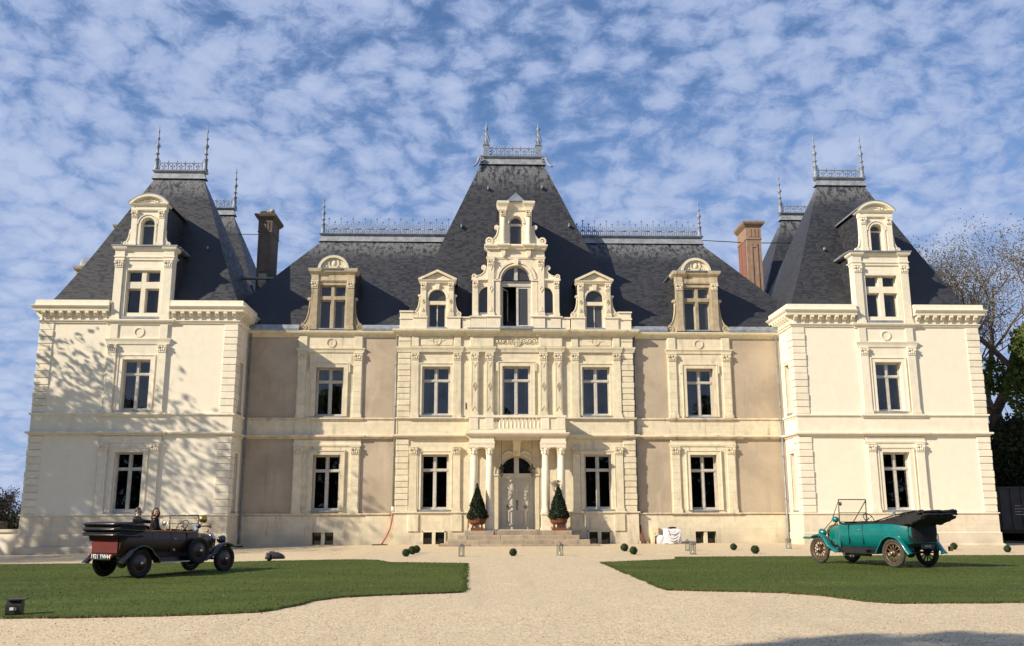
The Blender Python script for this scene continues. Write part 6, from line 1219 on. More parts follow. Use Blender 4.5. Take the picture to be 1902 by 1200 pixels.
def hanging_lantern(x, y, lab):
    L_ = empty('hanging_lantern', (x, y, 3.52)); MB().tube([(0, 0, 0.62), (0, 0, 1.9)], 0.010, 5).build('chain', 'black_metal', L_); f = MB()
    for k in range(6): a = k * PI / 3; f.tube([(0.07 * math.cos(a), 0.07 * math.sin(a), 0.05), (0.125 * math.cos(a), 0.125 * math.sin(a), 0.38)], 0.010, 4)
    f.tube([(0.07 * math.cos(k * PI / 3), 0.07 * math.sin(k * PI / 3), 0.05) for k in range(6)], 0.014, 5, True); f.tube([(0.13 * math.cos(k * PI / 3), 0.13 * math.sin(k * PI / 3), 0.38) for k in range(6)], 0.016, 5, True); f.build('cage', 'bronze', L_)
    c = MB(); c.lathe([(0.15, 0.385), (0.13, 0.42), (0.07, 0.50), (0.05, 0.58), (0.065, 0.60), (0.015, 0.66)], 0, 0, 6, False); c.build('crown_cap', 'bronze', L_)
    for k in range(6): a = k * PI / 3; t = MB(); t.tube([(0.14 * math.cos(a), 0.14 * math.sin(a), 0.38), (0.17 * math.cos(a), 0.17 * math.sin(a), 0.45), (0.13 * math.cos(a), 0.13 * math.sin(a), 0.47)], 0.012, 4); t.build('curl', 'bronze', L_)
    g = MB(); g.lathe([(0.062, 0.06), (0.118, 0.375)], 0, 0, 6, False); g.build('glass', 'clear', L_); b = MB(); b.lathe([(0.012, -0.08), (0.03, -0.04), (0.02, 0.0), (0.07, 0.048)], 0, 0, 8); b.build('drop', 'bronze', L_); tag(L_, lab, 'lantern', 'hanging lanterns under the balcony')
hanging_lantern(-0.83, -0.72, 'brass lantern hanging left of the door under balcony'); hanging_lantern(0.80, -0.72, 'brass lantern hanging right of the door under balcony')

def mower():
    x, y = -9.48, -15.05; r = empty('robot_mower', (x, y, Z0(x, y) + 0.04), 0.15); r.scale = (1, 1, 1.18); m = MB(); st = [(-0.34, 0.16, 0.16), (-0.30, 0.22, 0.24), (-0.1, 0.25, 0.27), (0.12, 0.25, 0.26), (0.28, 0.21, 0.20), (0.36, 0.14, 0.13)]; vs = []; fs = []; n = 9
    for x_, w, h in st:
        for k in range(n): a = PI * k / (n - 1); vs.append((x_, -w * math.cos(a), 0.06 + (h - 0.06) * math.sin(a) ** 0.7))
    for i in range(len(st) - 1):
        for k in range(n - 1): fs.append((i * n + k, i * n + k + 1, (i + 1) * n + k + 1, (i + 1) * n + k))
    fs += [tuple(range(n)), tuple((len(st) - 1) * n + k for k in range(n - 1, -1, -1))] + [(i * n, (i + 1) * n, (i + 1) * n + n - 1, i * n + n - 1) for i in range(len(st) - 1)]; m.add(vs, fs, True); m.build('shell', 'mower', r)
    for sx_ in (-1, 1): w = MB(Matrix.Translation((-0.18, sx_ * 0.235, 0.11)) @ Matrix.Rotation(PI / 2, 4, 'X')); w.lathe([(0.11, -0.03), (0.11, 0.03)], 0, 0, 14); w.build('wheel', 'tyre', r)
    MB().box(-0.20, -0.02, -0.06, 0.06, 0.262, 0.285).build('stop_button', 'redpipe_dark', r); MB().box(-0.28, -0.06, -0.262, -0.235, 0.10, 0.15).build('side_vent', 'zinc_pale', r); tag(r, 'dark grey robot lawnmower parked at far edge of left lawn', 'lawnmower')
mower()
def floodlight():
    x, y = -9.88, -33.42; r = empty('floodlight', (x, y, Z0(x, y) + 0.03), 0.2); b = MB(); b.prismx([(-0.12, 0.03), (-0.14, 0.20), (-0.08, 0.27), (0.12, 0.29), (0.14, 0.08), (0.10, 0.03)], -0.15, 0.13); b.build('housing', 'mower', r); MB().box(-0.15, 0.20, -0.16, 0.16, 0.292, 0.315).build('visor', 'mower', r)
    MB().box(-0.07, 0.05, -0.146, -0.135, 0.10, 0.155).build('label_plate', 'white_paint', r); f = MB(); f.box(-0.16, -0.12, -0.1, 0.1, 0, 0.05); f.build('bracket', 'mower', r); f = MB(); f.box(0.1, 0.14, -0.1, 0.1, 0, 0.05); f.build('bracket', 'mower', r); MB().box(0.005, 0.03, -0.155, -0.12, 0.03, 0.2).build('rib', 'mower', r); r.scale = (0.85, 0.85, 0.85); tag(r, 'dark box floodlight on lawn corner at lower left', 'floodlight')
floodlight()
def draped():
    x, y = 8.15, -0.75; z = Z0(x, y); r = empty('draped_table', (x, y, z)); n = 40; bm_ = MB(); vs = []; fs = []; rg = 9
    for j in range(rg):
        t = j / (rg - 1)
        for k in range(n):
            a = 2 * PI * k / n; sq = 1 / max(abs(math.cos(a)), abs(math.sin(a))); rx, ry = 0.42, 0.34
            if j < 3: f = j / 2; h = 0.78; px, py = rx * sq * math.cos(a) * f, ry * sq * math.sin(a) * f
            else: f = (j - 2) / (rg - 3); h = 0.78 - 0.75 * f; wv = 1 + f * (0.10 + 0.11 * math.sin(a * 7 + 1) + 0.06 * math.sin(a * 13 + 2)); px, py = rx * sq ** (1 - 0.5 * f) * math.cos(a) * wv, ry * sq ** (1 - 0.5 * f) * math.sin(a) * wv
            vs.append((px, py, h + 0.01 * math.sin(a * 5 + j) + (-0.06 * math.exp(-((px - 0.1) ** 2) / 0.05) if j == 1 else 0)))
    for j in range(rg - 1):
        for k in range(n): fs.append((j * n + k, j * n + (k + 1) % n, (j + 1) * n + (k + 1) % n, (j + 1) * n + k))
    bm_.add(vs, fs, True)
    for q, (xa, za, xb, zb2, sag, rad) in enumerate(((-0.38, 0.70, 0.40, 0.74, 0.20, 0.035), (-0.40, 0.52, 0.42, 0.66, 0.28, 0.045), (-0.42, 0.36, 0.44, 0.52, 0.26, 0.05), (-0.30, 0.74, -0.22, 0.45, 0.02, 0.03), (0.40, 0.76, 0.20, 0.10, 0.05, 0.04))):
        bm_.tube([(xa + (xb - xa) * t / 8, -0.37 - 0.07 * (0.78 - (za + (zb2 - za) * t / 8 - sag * 4 * (t / 8) * (1 - t / 8))), za + (zb2 - za) * t / 8 - sag * 4 * (t / 8) * (1 - t / 8)) for t in range(9)], [rad * (0.4 + 0.6 * math.sin(PI * t / 8)) for t in range(9)], 8)
    bm_.build('sheet', 'cloth', r); s = MB(); s.sphere((-0.62, -0.05, 0.2), 0.3, 12, 8, (0.75, 0.6, 0.9)); s.sphere((-0.45, -0.1, 0.1), 0.22, 10, 8, (1, .6, .9)); s.build('sheet_tail', 'cloth', r)
    b = MB(); b.lathe([(0.22, 0.79), (0.2, 0.86), (0.08, 0.88)], 0.02, 0, 14); b.build('dark_bundle', 'hood', r); g = MB(); g.tube([(-0.88, 0.02, 0), (-0.86, 0.02, 0.40)], 0.04, 6); g.tube([(-0.9, 0.02, 0.38), (-0.72, 0.02, 0.42)], 0.03, 6); g.build('leg', 'black_metal', r); tag(r, 'small table draped with a crumpled white sheet by right wing wall', 'draped table')
draped()
c = empty('meter_cabinet', (7.37, 0.08, 0)); MB().bbox(-0.21, 0.21, -0.20, 0.10, -0.05, 0.86, 0.012).build('case', 'cabinet', c); MB().bbox(-0.17, 0.17, -0.215, -0.19, 0.04, 0.80, 0.008).build('door', 'cabinet', c); MB().box(-0.03, 0.04, -0.225, -0.21, 0.50, 0.53).build('latch', 'black_metal', c); tag(c, 'cream metal meter cabinet against right wing plinth', 'cabinet')
h = empty('drain_hose', (-6.62, 0.0, 0)); MB().tube([(0.02, 0.1, 1.80), (0.0, 0.03, 1.55), (-0.02, -0.05, 1.2), (-0.1, -0.12, 0.8), (-0.28, -0.22, 0.4), (-0.46, -0.35, 0.08), (-0.52, -0.4, 0.0)], 0.052, 8).build('hose', 'redpipe', h); MB().tube([(0.02, 0.1, 1.70), (0.02, 0.1, 1.95)], 0.08, 8).build('white_joint', 'white_paint', h); MB().box(-0.95, -0.2, -0.65, -0.2, -0.05, 0.02).build('splash_pad', 'mower', h); tag(h, 'pale red bent drain hose hanging from left pipe onto dark pad', 'drain hose')
h = empty('drain_hose', (6.62, 0.0, 0)); MB().tube([(0.0, 0.12, 0.95), (0.02, 0.02, 0.6), (0.12, -0.1, 0.25), (0.2, -0.2, 0.0)], 0.06, 8).build('hose', 'redpipe_dark', h); tag(h, 'dark red drain hose at corner right of entrance', 'drain hose')
# low wall and trough at far left
w = empty('garden_wall', (-28.4, -1.0, Z0(-28, -1))); MB().box(-6, 3.15, -0.2, 0.2, -0.3, 1.12).build('wall', 'white_render', w); MB().box(-6, 3.15, -0.28, 0.28, 1.124, 1.27).build('coping', 'white_plinth', w); tag(w, 'low cream garden wall with stone coping left of left tower', 'wall')
t = empty('stone_trough', (-27.2, -0.9, Z0(-28, -1) + 1.272)); MB().prism([(-0.95, 0), (0.95, 0), (0.85, 0.32), (0.5, 0.42), (-0.6, 0.42), (-0.9, 0.30)], -0.22, 0.22).build('slab', 'dark_stone', t); MB().box(-0.8, 0.7, -0.25, 0.25, 0.20, 0.24).build('rim', 'dark_stone', t); tag(t, 'dark weathered stone slab lying on low wall at left', 'stone slab')
# black container trailer at far right
k = empty('container_trailer', (30.2, 3.2, Z0(30, 3)), -0.05); MB().box(-2.6, 4.5, -1.15, 1.15, 0.75, 3.05).build('box_body', 'container', k)
for i in range(12): MB().box(-2.55 + i * 0.6, -2.45 + i * 0.6, -1.20, -1.148, 0.8, 3.0).build('rib', 'container', k)
MB().box(-2.65, 4.55, -1.21, 1.21, 3.052, 3.14).build('roof_rail', 'container', k); MB().box(-2.6, 4.5, -0.9, 0.9, 0.55, 0.745).build('chassis', 'black_metal', k)
for xx in (0.2, 1.3):
    for yy in (-1.0, 1.0): wh = MB(Matrix.Translation((xx, yy, 0.42)) @ Matrix.Rotation(PI / 2, 4, 'X')); wh.lathe([(0.25, -0.12), (0.40, -0.13), (0.44, -0.06), (0.44, 0.06), (0.40, 0.13), (0.25, 0.12)], 0, 0, 18); wh.build('wheel', 'tyre', k)
mk = MB()
rr = random.Random(4)
for j in range(4): 
    x0 = -1.78
    for q in range(5): wd = rr.uniform(0.04, 0.12); mk.box(x0, x0 + wd, -1.205, -1.19, 2.05 - j * 0.16, 2.10 - j * 0.16); x0 += wd + 0.03
tag(mk.build('small_lettering', 'zinc_pale', k), kind='stuff'); tag(k, 'black ribbed container trailer parked beyond right tower', 'trailer')

# ------------------------------------------------------------------ vintage cars
def loft(secs, smooth=True, cap0=False, cap1=False, mb=None):
    mb = mb or MB(); n = len(secs[0]); vs = [p for s in secs for p in s]; fs = []
    for i in range(len(secs) - 1):
        for k in range(n - 1): fs.append((i * n + k, i * n + k + 1, (i + 1) * n + k + 1, (i + 1) * n + k))
    mb.add(vs, fs, smooth)
    if cap0: mb.add(secs[0], [tuple(range(n - 1, -1, -1))])
    if cap1: mb.add(secs[-1], [tuple(range(n))])
    return mb
def fender(path, y0, y1, drop=0.05, th=0.018):
    secs = []
    for i, (x, z) in enumerate(path):
        a = Vector(path[max(0, i - 1)]); b = Vector(path[min(len(path) - 1, i + 1)]); t = (b - a).normalized(); n = Vector((-t.y, t.x)); n = n if n.y > 0 or abs(n.x) > 0.98 else -n
        secs.append([(x - n.x * drop, y0, z - n.y * drop), (x, y0 + 0.012 * (1 if y1 > y0 else -1), z), (x + n.x * 0.025, (y0 + y1) / 2, z + n.y * 0.025), (x, y1 - 0.012 * (1 if y1 > y0 else -1), z), (x - n.x * drop, y1, z - n.y * drop), (x - n.x * (drop - th), y1 - 0.02 * (1 if y1 > y0 else -1), z - n.y * (drop - th) * .6), (x - n.x * th, (y0 + y1) / 2, z - n.y * th), (x - n.x * drop, y0, z - n.y * drop)])
    return loft(secs)
def make_wheel(R, style, car, x, y, side, name='wheel'):
    tf = Matrix.Translation((x, y, R)) @ Matrix.Rotation(PI / 2, 4, 'X'); t = MB(tf); tr = 0.062 if style == 'spoke' else 0.075; n = 36; m = 10; vs = []; fs = []
    for i in range(n):
        a = 2 * PI * i / n
        for k in range(m): b = 2 * PI * k / m; rr = R - tr + tr * math.cos(b); vs.append((rr * math.cos(a), rr * math.sin(a), tr * 0.95 * math.sin(b)))
    for i in range(n):
        for k in range(m): fs.append((i * m + k, ((i + 1) % n) * m + k, ((i + 1) % n) * m + (k + 1) % m, i * m + (k + 1) % m))
    t.add(vs, fs, True); W = t.build(name, 'tyre_grey' if style == 'spoke' else 'tyre', car); ri = R - 2 * tr
    rim = MB(tf)
    for z0, z1 in ((-0.04, 0.04),):
        vs = []; fs = []
        for i in range(n): a = 2 * PI * i / n; vs += [((ri + 0.012) * math.cos(a), (ri + 0.012) * math.sin(a), z0), ((ri + 0.012) * math.cos(a), (ri + 0.012) * math.sin(a), z1), ((ri - 0.035) * math.cos(a), (ri - 0.035) * math.sin(a), z1 * .8), ((ri - 0.035) * math.cos(a), (ri - 0.035) * math.sin(a), z0 * .8)]
        for i in range(n):
            for k in range(4): fs.append((i * 4 + k, ((i + 1) % n) * 4 + k, ((i + 1) % n) * 4 + (k + 1) % 4, i * 4 + (k + 1) % 4))
        rim.add(vs, fs, True)
    rim.build('rim', 'rim_wood' if style == 'spoke' else 'maroon', W)
    if style == 'spoke':
        for k in range(12):
            a = 2 * PI * k / 12; s = MB(tf); s.tube([(0.06 * math.cos(a), 0.06 * math.sin(a), 0), ((ri - 0.02) * math.cos(a), (ri - 0.02) * math.sin(a), 0)], [0.024, 0.019], 6); s.build('spoke', 'rim_wood', W)
        h = MB(tf); h.lathe([(0.085, -0.07), (0.095, -0.05), (0.095, 0.05), (0.085, 0.07)], 0, 0, 16); h.build('hub', 'rim_wood', W); c = MB(tf); c.lathe([(0.055, 0.07 if side < 0 else -0.13), (0.055, 0.12 if side < 0 else -0.10), (0.03, 0.13 if side < 0 else -0.07)], 0, 0, 12); c.build('hub_cap', 'chrome', W)
    else:
        s = -1 if side > 0 else 1; d = MB(tf); d.lathe([(ri, 0.02 * s), (ri * 0.85, 0.035 * s), (ri * 0.4, 0.065 * s), (0.07, 0.075 * s)], 0, 0, 28); d.build('wheel_disc', 'maroon', W); c = MB(tf); c.lathe([(0.055, 0.07 * s), (0.05, 0.11 * s), (0.02, 0.125 * s)], 0, 0, 12); c.build('hub_cap', 'chrome', W)
    return W
def text_mesh(body, size, mat, parent, tf):
    cu = bpy.data.curves.new('lettering', 'FONT'); cu.body = body; cu.size = size; cu.extrude = 0.002; cu.align_x = 'CENTER'; cu.align_y = 'CENTER'; tmp = bpy.data.objects.new('tmp', cu); COL.objects.link(tmp)
    dg = bpy.context.evaluated_depsgraph_get(); me = bpy.data.meshes.new_from_object(tmp.evaluated_get(dg)); bpy.data.objects.remove(tmp); me.transform(tf); me.materials.clear(); me.materials.append(M[mat])
    o = bpy.data.objects.new('lettering', me); COL.objects.link(o); o.parent = parent; return o
def car(name, label, x, y, head, L, T, o):
    R = o['R']; root = empty(name, (x, y, o['z']), head); hb = L / 2; paintm = o['paint']; fm = o['fender']
    for fx, sy in ((hb, 1), (hb, -1), (-hb, 1), (-hb, -1)): make_wheel(R, o['wheel'], root, fx, sy * T / 2, sy)
    # chassis, axles
    for s in (-1, 1): MB().box(-2.0, hb + 0.35, s * 0.40 - 0.04, s * 0.40 + 0.04, 0.50, 0.60).build('chassis_rail', 'carblack', root)
    for fx in (hb, -hb): a = MB(); a.tube([(fx, -T / 2 + 0.05, R), (fx, T / 2 - 0.05, R)], 0.035, 8); a.build('axle', 'carblack', root)
    a = MB(); a.sphere((-hb, 0, R), 0.15, 12, 8); a.build('differential', 'carblack', root)
    for s in (-1, 1):
        sp = MB(); sp.tube([(-hb - 0.55, s * 0.52, 0.56), (-hb - 0.2, s * 0.52, 0.44), (-hb + 0.2, s * 0.52, 0.44), (-hb + 0.6, s * 0.52, 0.55)], 0.025, 5); sp.build('leaf_spring', 'carblack', root)
    # engine hood and cowl
    def hs(xx, hw, zb_, zt): return [(xx, -hw, zb_), (xx, -hw, zt - 0.16), (xx, -hw * 0.93, zt - 0.07), (xx, -hw * 0.55, zt - 0.01), (xx, 0, zt + 0.01), (xx, hw * 0.55, zt - 0.01), (xx, hw * 0.93, zt - 0.07), (xx, hw, zt - 0.16), (xx, hw, zb_)]
    xr = o['xr']; zh = o['zh']; xc = o['xc']; loft([hs(xr, 0.31, 0.60, zh - 0.02), hs((xr + xc) / 2, 0.36, 0.60, zh + 0.01), hs(xc, 0.41, 0.60, zh + 0.03)]).build('engine_hood', paintm, root)
    loft([hs(xc - 0.002, 0.43, 0.58, zh + 0.04), hs(xc - 0.15, 0.56, 0.56, zh + 0.07), hs(xc - 0.30, 0.655, 0.55, zh + 0.12), hs(xc - 0.36, 0.665, 0.55, zh + 0.12)], cap0=True).build('cowl', paintm, root)
    rd = MB(); rd.prismx([(-0.30, 0.56), (0.30, 0.56), (0.32, zh - 0.14), (0.22, zh - 0.02), (0.08, zh + 0.03), (-0.08, zh + 0.03), (-0.22, zh - 0.02), (-0.32, zh - 0.14)], xr + 0.002, xr + 0.10); rd.build('radiator', o['rad'], root); rc = MB(); rc.lathe([(0.035, 0), (0.04, 0.05), (0.03, 0.09)], xr + 0.05, 0, 10, True, zh + 0.03); rc.build('radiator_cap', 'brass', root)
    for s in (-1, 1):
        for k in range(8): lv = MB(); xx = xr - 0.12 - k * 0.065; lv.box(xx - 0.018, xx + 0.018, s * (0.335 + 0.008 * k) - 0.02, s * (0.335 + 0.008 * k) + 0.02, zh - 0.42, zh - 0.22); lv.build('louvre', paintm, root)
    # passenger tub
    zt = o['zt']
    def ts(xx, hw, zb_, zt_): return [(xx, -hw + 0.015, zt_), (xx, -hw - 0.01, zt_ - 0.12), (xx, -hw - 0.015, (zt_ + zb_) / 2), (xx, -hw + 0.05, zb_ + 0.03), (xx, -hw + 0.15, zb_), (xx, hw - 0.15, zb_), (xx, hw - 0.05, zb_ + 0.03), (xx, hw + 0.015, (zt_ + zb_) / 2), (xx, hw + 0.01, zt_ - 0.12), (xx, hw - 0.015, zt_)]
    x0 = xc - 0.36; st = [(x0, 0.665, 0.55, zh + 0.10), (x0 - 0.12, 0.675, 0.55, zt - 0.03), (x0 - 0.3, 0.69, 0.55, zt - 0.05), (x0 - 0.8, 0.70, 0.55, zt - 0.03), (-0.75, 0.715, 0.55, zt), (-1.3, 0.715, 0.58, zt), (-1.75, 0.68, 0.64, zt - 0.01), (-2.0, 0.60, 0.67, zt - 0.03), (-2.1, 0.53, 0.72, zt - 0.05)] if not o.get('rear') else [(x0, 0.665, 0.50, zh + 0.10), (x0 - 0.12, 0.675, 0.50, zt - 0.03), (x0 - 0.3, 0.68, 0.50, zt - 0.05), (x0 - 0.8, 0.69, 0.50, zt - 0.03), (-0.75, 0.70, 0.50, zt), (-1.3, 0.70, 0.52, zt), (-1.75, 0.68, 0.56, zt - 0.01), (-2.02, 0.64, 0.60, zt - 0.03), (-2.1, 0.58, 0.64, zt - 0.05)]
    tub = loft([ts(*s) for s in st], cap1=True).build(o.get('bodyname', 'body'), paintm, root)
    if o.get('rear'):
        rp = MB(); rp.box(-2.135, -2.10, -0.52, 0.52, 0.68, zt - 0.09); rp.build('rear_panel', o['rear'], root)
    for s in (-1, 1):
        rm = MB(); rm.tube([(q[0], s * (q[1] - 0.015), q[3]) for q in st], 0.026, 6); rm.build('top_rail', o['trim'], root)
        for dx in (x0 - 0.42, x0 - 1.0, -1.15) if s * o['near'] > 0 else (x0 - 0.42,): d_ = MB(); d_.box(dx - 0.006, dx + 0.006, s * 0.70 - 0.012, s * 0.70 + 0.024, 0.64, zt - 0.05); d_.build('door_seam', 'carblack', root)
        hd = MB(); hd.tube([(x0 - 0.92, s * 0.735, zt - 0.22), (x0 - 0.80, s * 0.735, zt - 0.22)], 0.014, 5); hd.build('door_handle', 'chrome', root)
    MB().box(-2.0, x0, -0.6, 0.6, 0.62, 0.66).build('floor', 'leather_black', root)
    def seat(xb, w, up=0.36): 
        s_ = MB(); s_.box(xb, xb + 0.50, -w, w, 0.66, zt - up); s_.build('seat_cushion', o['leather'], root); b_ = MB(); b_.prismx([(-w, zt - 0.40), (w, zt - 0.40), (w, zt - 0.02), (w * 0.8, zt + 0.05), (-w * 0.8, zt + 0.05), (-w, zt - 0.02)], xb - 0.16, xb); b_.build('seat_back', o['leather'], root)
    seat(-1.30, 0.62, o.get('seat', 0.36)); seat(-0.02, 0.60)
    # dashboard, steering wheel
    MB().box(x0 + 0.02, x0 + 0.06, -0.6, 0.6, zh - 0.25, zh + 0.08).build('dashboard', o['leather'] if o['leather'] == 'leather_tan' else 'leather_black', root)
    sc = Vector((x0 - 0.30, -0.33, zt + 0.13)); ax = Vector((-0.80, 0, 0.60)).normalized(); u = Vector((0, 1, 0)); v = ax.cross(u); sw = MB(); sw.tube([tuple(sc + (u * math.cos(a * PI / 12) + v * math.sin(a * PI / 12)) * 0.20) for a in range(24)], 0.016, 6, True)
    for a in range(4): sw.tube([tuple(sc), tuple(sc + (u * math.cos(a * PI / 2 + .4) + v * math.sin(a * PI / 2 + .4)) * 0.20)], 0.010, 5)
    sw.tube([tuple(sc), tuple(sc - ax * 0.75)], 0.018, 6); sw.build('steering_wheel', o['wheelrim'], root)
    # windscreen
    zw0, zw1 = zh + 0.12, o['zw']; xw = x0 + 0.06; W = 0.60; ws = MB()
    for s in (-1, 1): ws.tube([(xw, s * W, zw0 - 0.05), (xw - 0.03, s * W, zw1)], 0.018, 6)
    ws.tube([(xw - 0.03, -W, zw1), (xw - 0.03, W, zw1)], 0.016, 6); ws.tube([(xw, -W, zw0), (xw, W, zw0)], 0.014, 6); ws.tube([(xw - 0.02, -W, zw0 + (zw1 - zw0) * 0.42), (xw - 0.02, W, zw0 + (zw1 - zw0) * 0.42)], 0.010, 6)
    if o.get('screen2'): ws.tube([(xw - 0.03, -W, zw0 + (zw1 - zw0) * 0.80), (xw - 0.03, W, zw0 + (zw1 - zw0) * 0.80)], 0.010, 6)
    S = ws.build('windscreen', o['screen'], root); MB().add([(xw, -W + 0.02, zw0), (xw, W - 0.02, zw0), (xw - 0.03, W - 0.02, zw1), (xw - 0.03, -W + 0.02, zw1)], [(0, 1, 2, 3)]).build('pane', 'clear', S)
    # mudguards and running boards
    fo = R + 0.06
    for s in (-1, 1):
        ya, yb = s * (T / 2 - 0.13), s * (T / 2 + 0.13); c = hb
        fp = [(c + 0.62, 2 * R - 0.02)] + [(c + (fo + 0.02) * math.cos(a), R + (fo + 0.02) * math.sin(a)) for a in [math.radians(q) for q in (52, 70, 90, 110, 130)]] + [(c - 0.45, R + 0.18), (c - 0.62, 0.50), (c - 0.85, 0.40)]
        fender(fp, ya, yb).build('mudguard', fm, root)
        c = -hb; rp = [(c + 0.62, 0.40), (c + 0.54, 0.55)] + [(c + (fo + 0.03) * math.cos(a), R + (fo + 0.03) * math.sin(a)) for a in [math.radians(q) for q in (28, 50, 70, 90, 110, 130, 152)]] + [(c - 0.56, 0.52), (c - 0.66, 0.42)]
        fender(rp, ya, yb).build('mudguard', fm, root)
        iv = MB(); iv.prism([(c + 0.58, 0.40)] + [(c + (fo + 0.02) * math.cos(a), R + (fo + 0.02) * math.sin(a)) for a in [math.radians(q) for q in (10, 40, 70, 100)]] + [(c + 0.25 * math.cos(2), R + 0.3), (c + 0.3, 0.45)], min(ya, ya - s * 0.03), max(ya, ya - s * 0.03)); iv.build('inner_valance', 'carblack', root)
        MB().box(-hb + 0.60, hb - 0.83, min(s * 0.60, s * (T / 2 + 0.12)), max(s * 0.60, s * (T / 2 + 0.12)), 0.375, 0.405).build('running_board', o['board'], root); MB().box(-hb + 0.62, hb - 0.7, min(s * 0.55, s * 0.60), max(s * 0.55, s * 0.60), 0.40, 0.60).build('valance', 'carblack', root)
        # front lamp on its bracket
        lm = MB(Matrix.Translation((hb + o['lampx'], s * 0.44, o['lampz'])) @ Matrix.Rotation(PI / 2, 4, 'Y')); lm.lathe([(0.05, -0.16), (0.10, -0.10), (0.125, 0.0), (0.13, 0.05), (0.12, 0.06)], 0, 0, 16); lb = lm.build('headlamp', o['lamp'], root); MB(Matrix.Translation((hb + o['lampx'], s * 0.44, o['lampz'])) @ Matrix.Rotation(PI / 2, 4, 'Y')).lathe([(0.115, 0.061), (0.06, 0.08), (0.01, 0.085)], 0, 0, 16).build('lens', 'clear', lb); MB().tube([(hb + o['lampx'], s * 0.44, o['lampz'] - 0.12), (hb + o['lampx'] - 0.02, s * 0.40, 0.6)], 0.02, 6).build('lamp_bracket', 'carblack', root)
    return root, dict(x0=x0, zt=zt, zw1=zw1, xw=xw, zh=zh)

# teal tourer
tz = Z0(10.5, -20.2) + 0.03
teal, q = car('vintage_car', 'teal open vintage touring car with wooden spoked wheels on right lawn', 10.51, -20.22, 1.982, 3.06, 1.40,
    dict(R=0.425, z=tz, wheel='spoke', paint='teal', fender='teal', xr=1.44, zh=1.21, xc=0.98, zt=1.31, rad='brass', trim='leather_black', near=1, leather='leather_black', wheelrim='carblack', zw=2.05, screen='rim_wood', board='carblack', lampx=0.10, lampz=0.98, lamp='teal'))
xw, zw = q['xw'], q['zw1']
for s in (-1, 1): MB().tube([(xw - 0.03, s * 0.60, zw - 0.03), (1.12, s * 0.50, 1.36), (1.66, s * 0.44, 0.98)], 0.013, 5).build('screen_stay', 'rim_wood', teal)
MB().tube([(xw - 0.03, -0.60, zw - 0.02), (xw + 0.02, -0.05, q['zh'] + 0.14)], 0.014, 5).build('screen_brace', 'rim_wood', teal)
lm = MB(Matrix.Translation((0.94, 0.50, 1.41)) @ Matrix.Rotation(PI / 2, 4, 'Y')); lm.lathe([(0.04, -0.11), (0.09, -0.06), (0.10, 0.04), (0.09, 0.06)], 0, 0, 14); lm.build('side_lamp', 'teal', teal); MB().tube([(0.91, 0.50, 1.33), (0.90, 0.46, 1.22)], 0.016, 5).build('lamp_bracket', 'carblack', teal)
mr = MB(Matrix.Translation((xw, 0.50, zw - 0.14)) @ Matrix.Rotation(PI / 2, 4, 'Y')); mr.lathe([(0.06, -0.01), (0.065, 0.0), (0.06, 0.01)], 0, 0, 14); mr.build('mirror', 'chrome', teal); MB().tube([(2.10, 0.70, 0.82), (2.11, 0.5, 0.84), (2.09, 0.3, 0.84)], 0.012, 5).build('front_bar', 'carblack', teal)
hp = [(-0.72, 1.31), (-1.25, 1.41), (-1.75, 1.53), (-2.30, 1.62), (-2.66, 1.67), (-2.70, 1.63), (-2.52, 1.57), (-2.76, 1.51), (-2.72, 1.45), (-2.50, 1.37), (-2.3, 1.30), (-2.0, 1.25), (-1.4, 1.27)]
hm = MB(); secs = []
for yy, sc_ in ((-0.70, 0.93), (-0.66, 1.0), (-0.3, 1.02), (0, 1.0), (0.3, 1.02), (0.66, 1.0), (0.70, 0.93)): secs.append([(-1.7 + (px + 1.7) * sc_, yy, 1.5 + (pz - 1.5) * sc_) for px, pz in hp] + [(-1.7 + (hp[0][0] + 1.7) * sc_, yy, 1.5 + (hp[0][1] - 1.5) * sc_)])
loft(secs, False, True, True, hm); hm.build('folded_hood', 'hood', teal)
rh = random.Random(9)
for (fx, fz, fr) in ((-2.70, 1.66, 0.045), (-2.62, 1.50, 0.06), (-2.45, 1.40, 0.055), (-2.2, 1.62, 0.04), (-1.85, 1.55, 0.035), (-2.2, 1.30, 0.05), (-1.4, 1.44, 0.03), (-2.74, 1.57, 0.04)): MB().tube([(fx + rh.uniform(-0.05, 0.05), -0.72 + 1.44 * t / 8, fz + rh.uniform(-0.025, 0.02)) for t in range(9)], [fr * rh.uniform(0.7, 1.2) for t in range(9)], 7).build('hood_fold', 'hood', teal)
for s in (-1, 1):
    MB().tube([(-0.85, s * 0.72, 1.34), (-1.7, s * 0.72, 1.55), (-2.4, s * 0.72, 1.66), (-2.72, s * 0.70, 1.69)], 0.022, 6).build('hood_stick', 'carblack', teal); MB().box(-1.72, -1.64, s * 0.72 - 0.02, s * 0.72 + 0.02, 1.53, 1.65).build('hood_bracket', 'chrome', teal)
MB().box(-2.20, -2.18, -0.27, 0.27, 0.56, 0.69).build('number_plate', 'carblack', teal); MB().tube([(-2.12, 0, 0.62), (-2.19, 0, 0.62)], 0.02, 5).build('plate_bracket', 'carblack', teal)
pl_tf = Matrix.Translation((-2.203, 0, 0.625)) @ Matrix(((0, 0, -1, 0), (-1, 0, 0, 0), (0, 1, 0, 0), (0, 0, 0, 1)))
text_mesh('W44', 0.12, 'zinc_pale', teal, pl_tf)
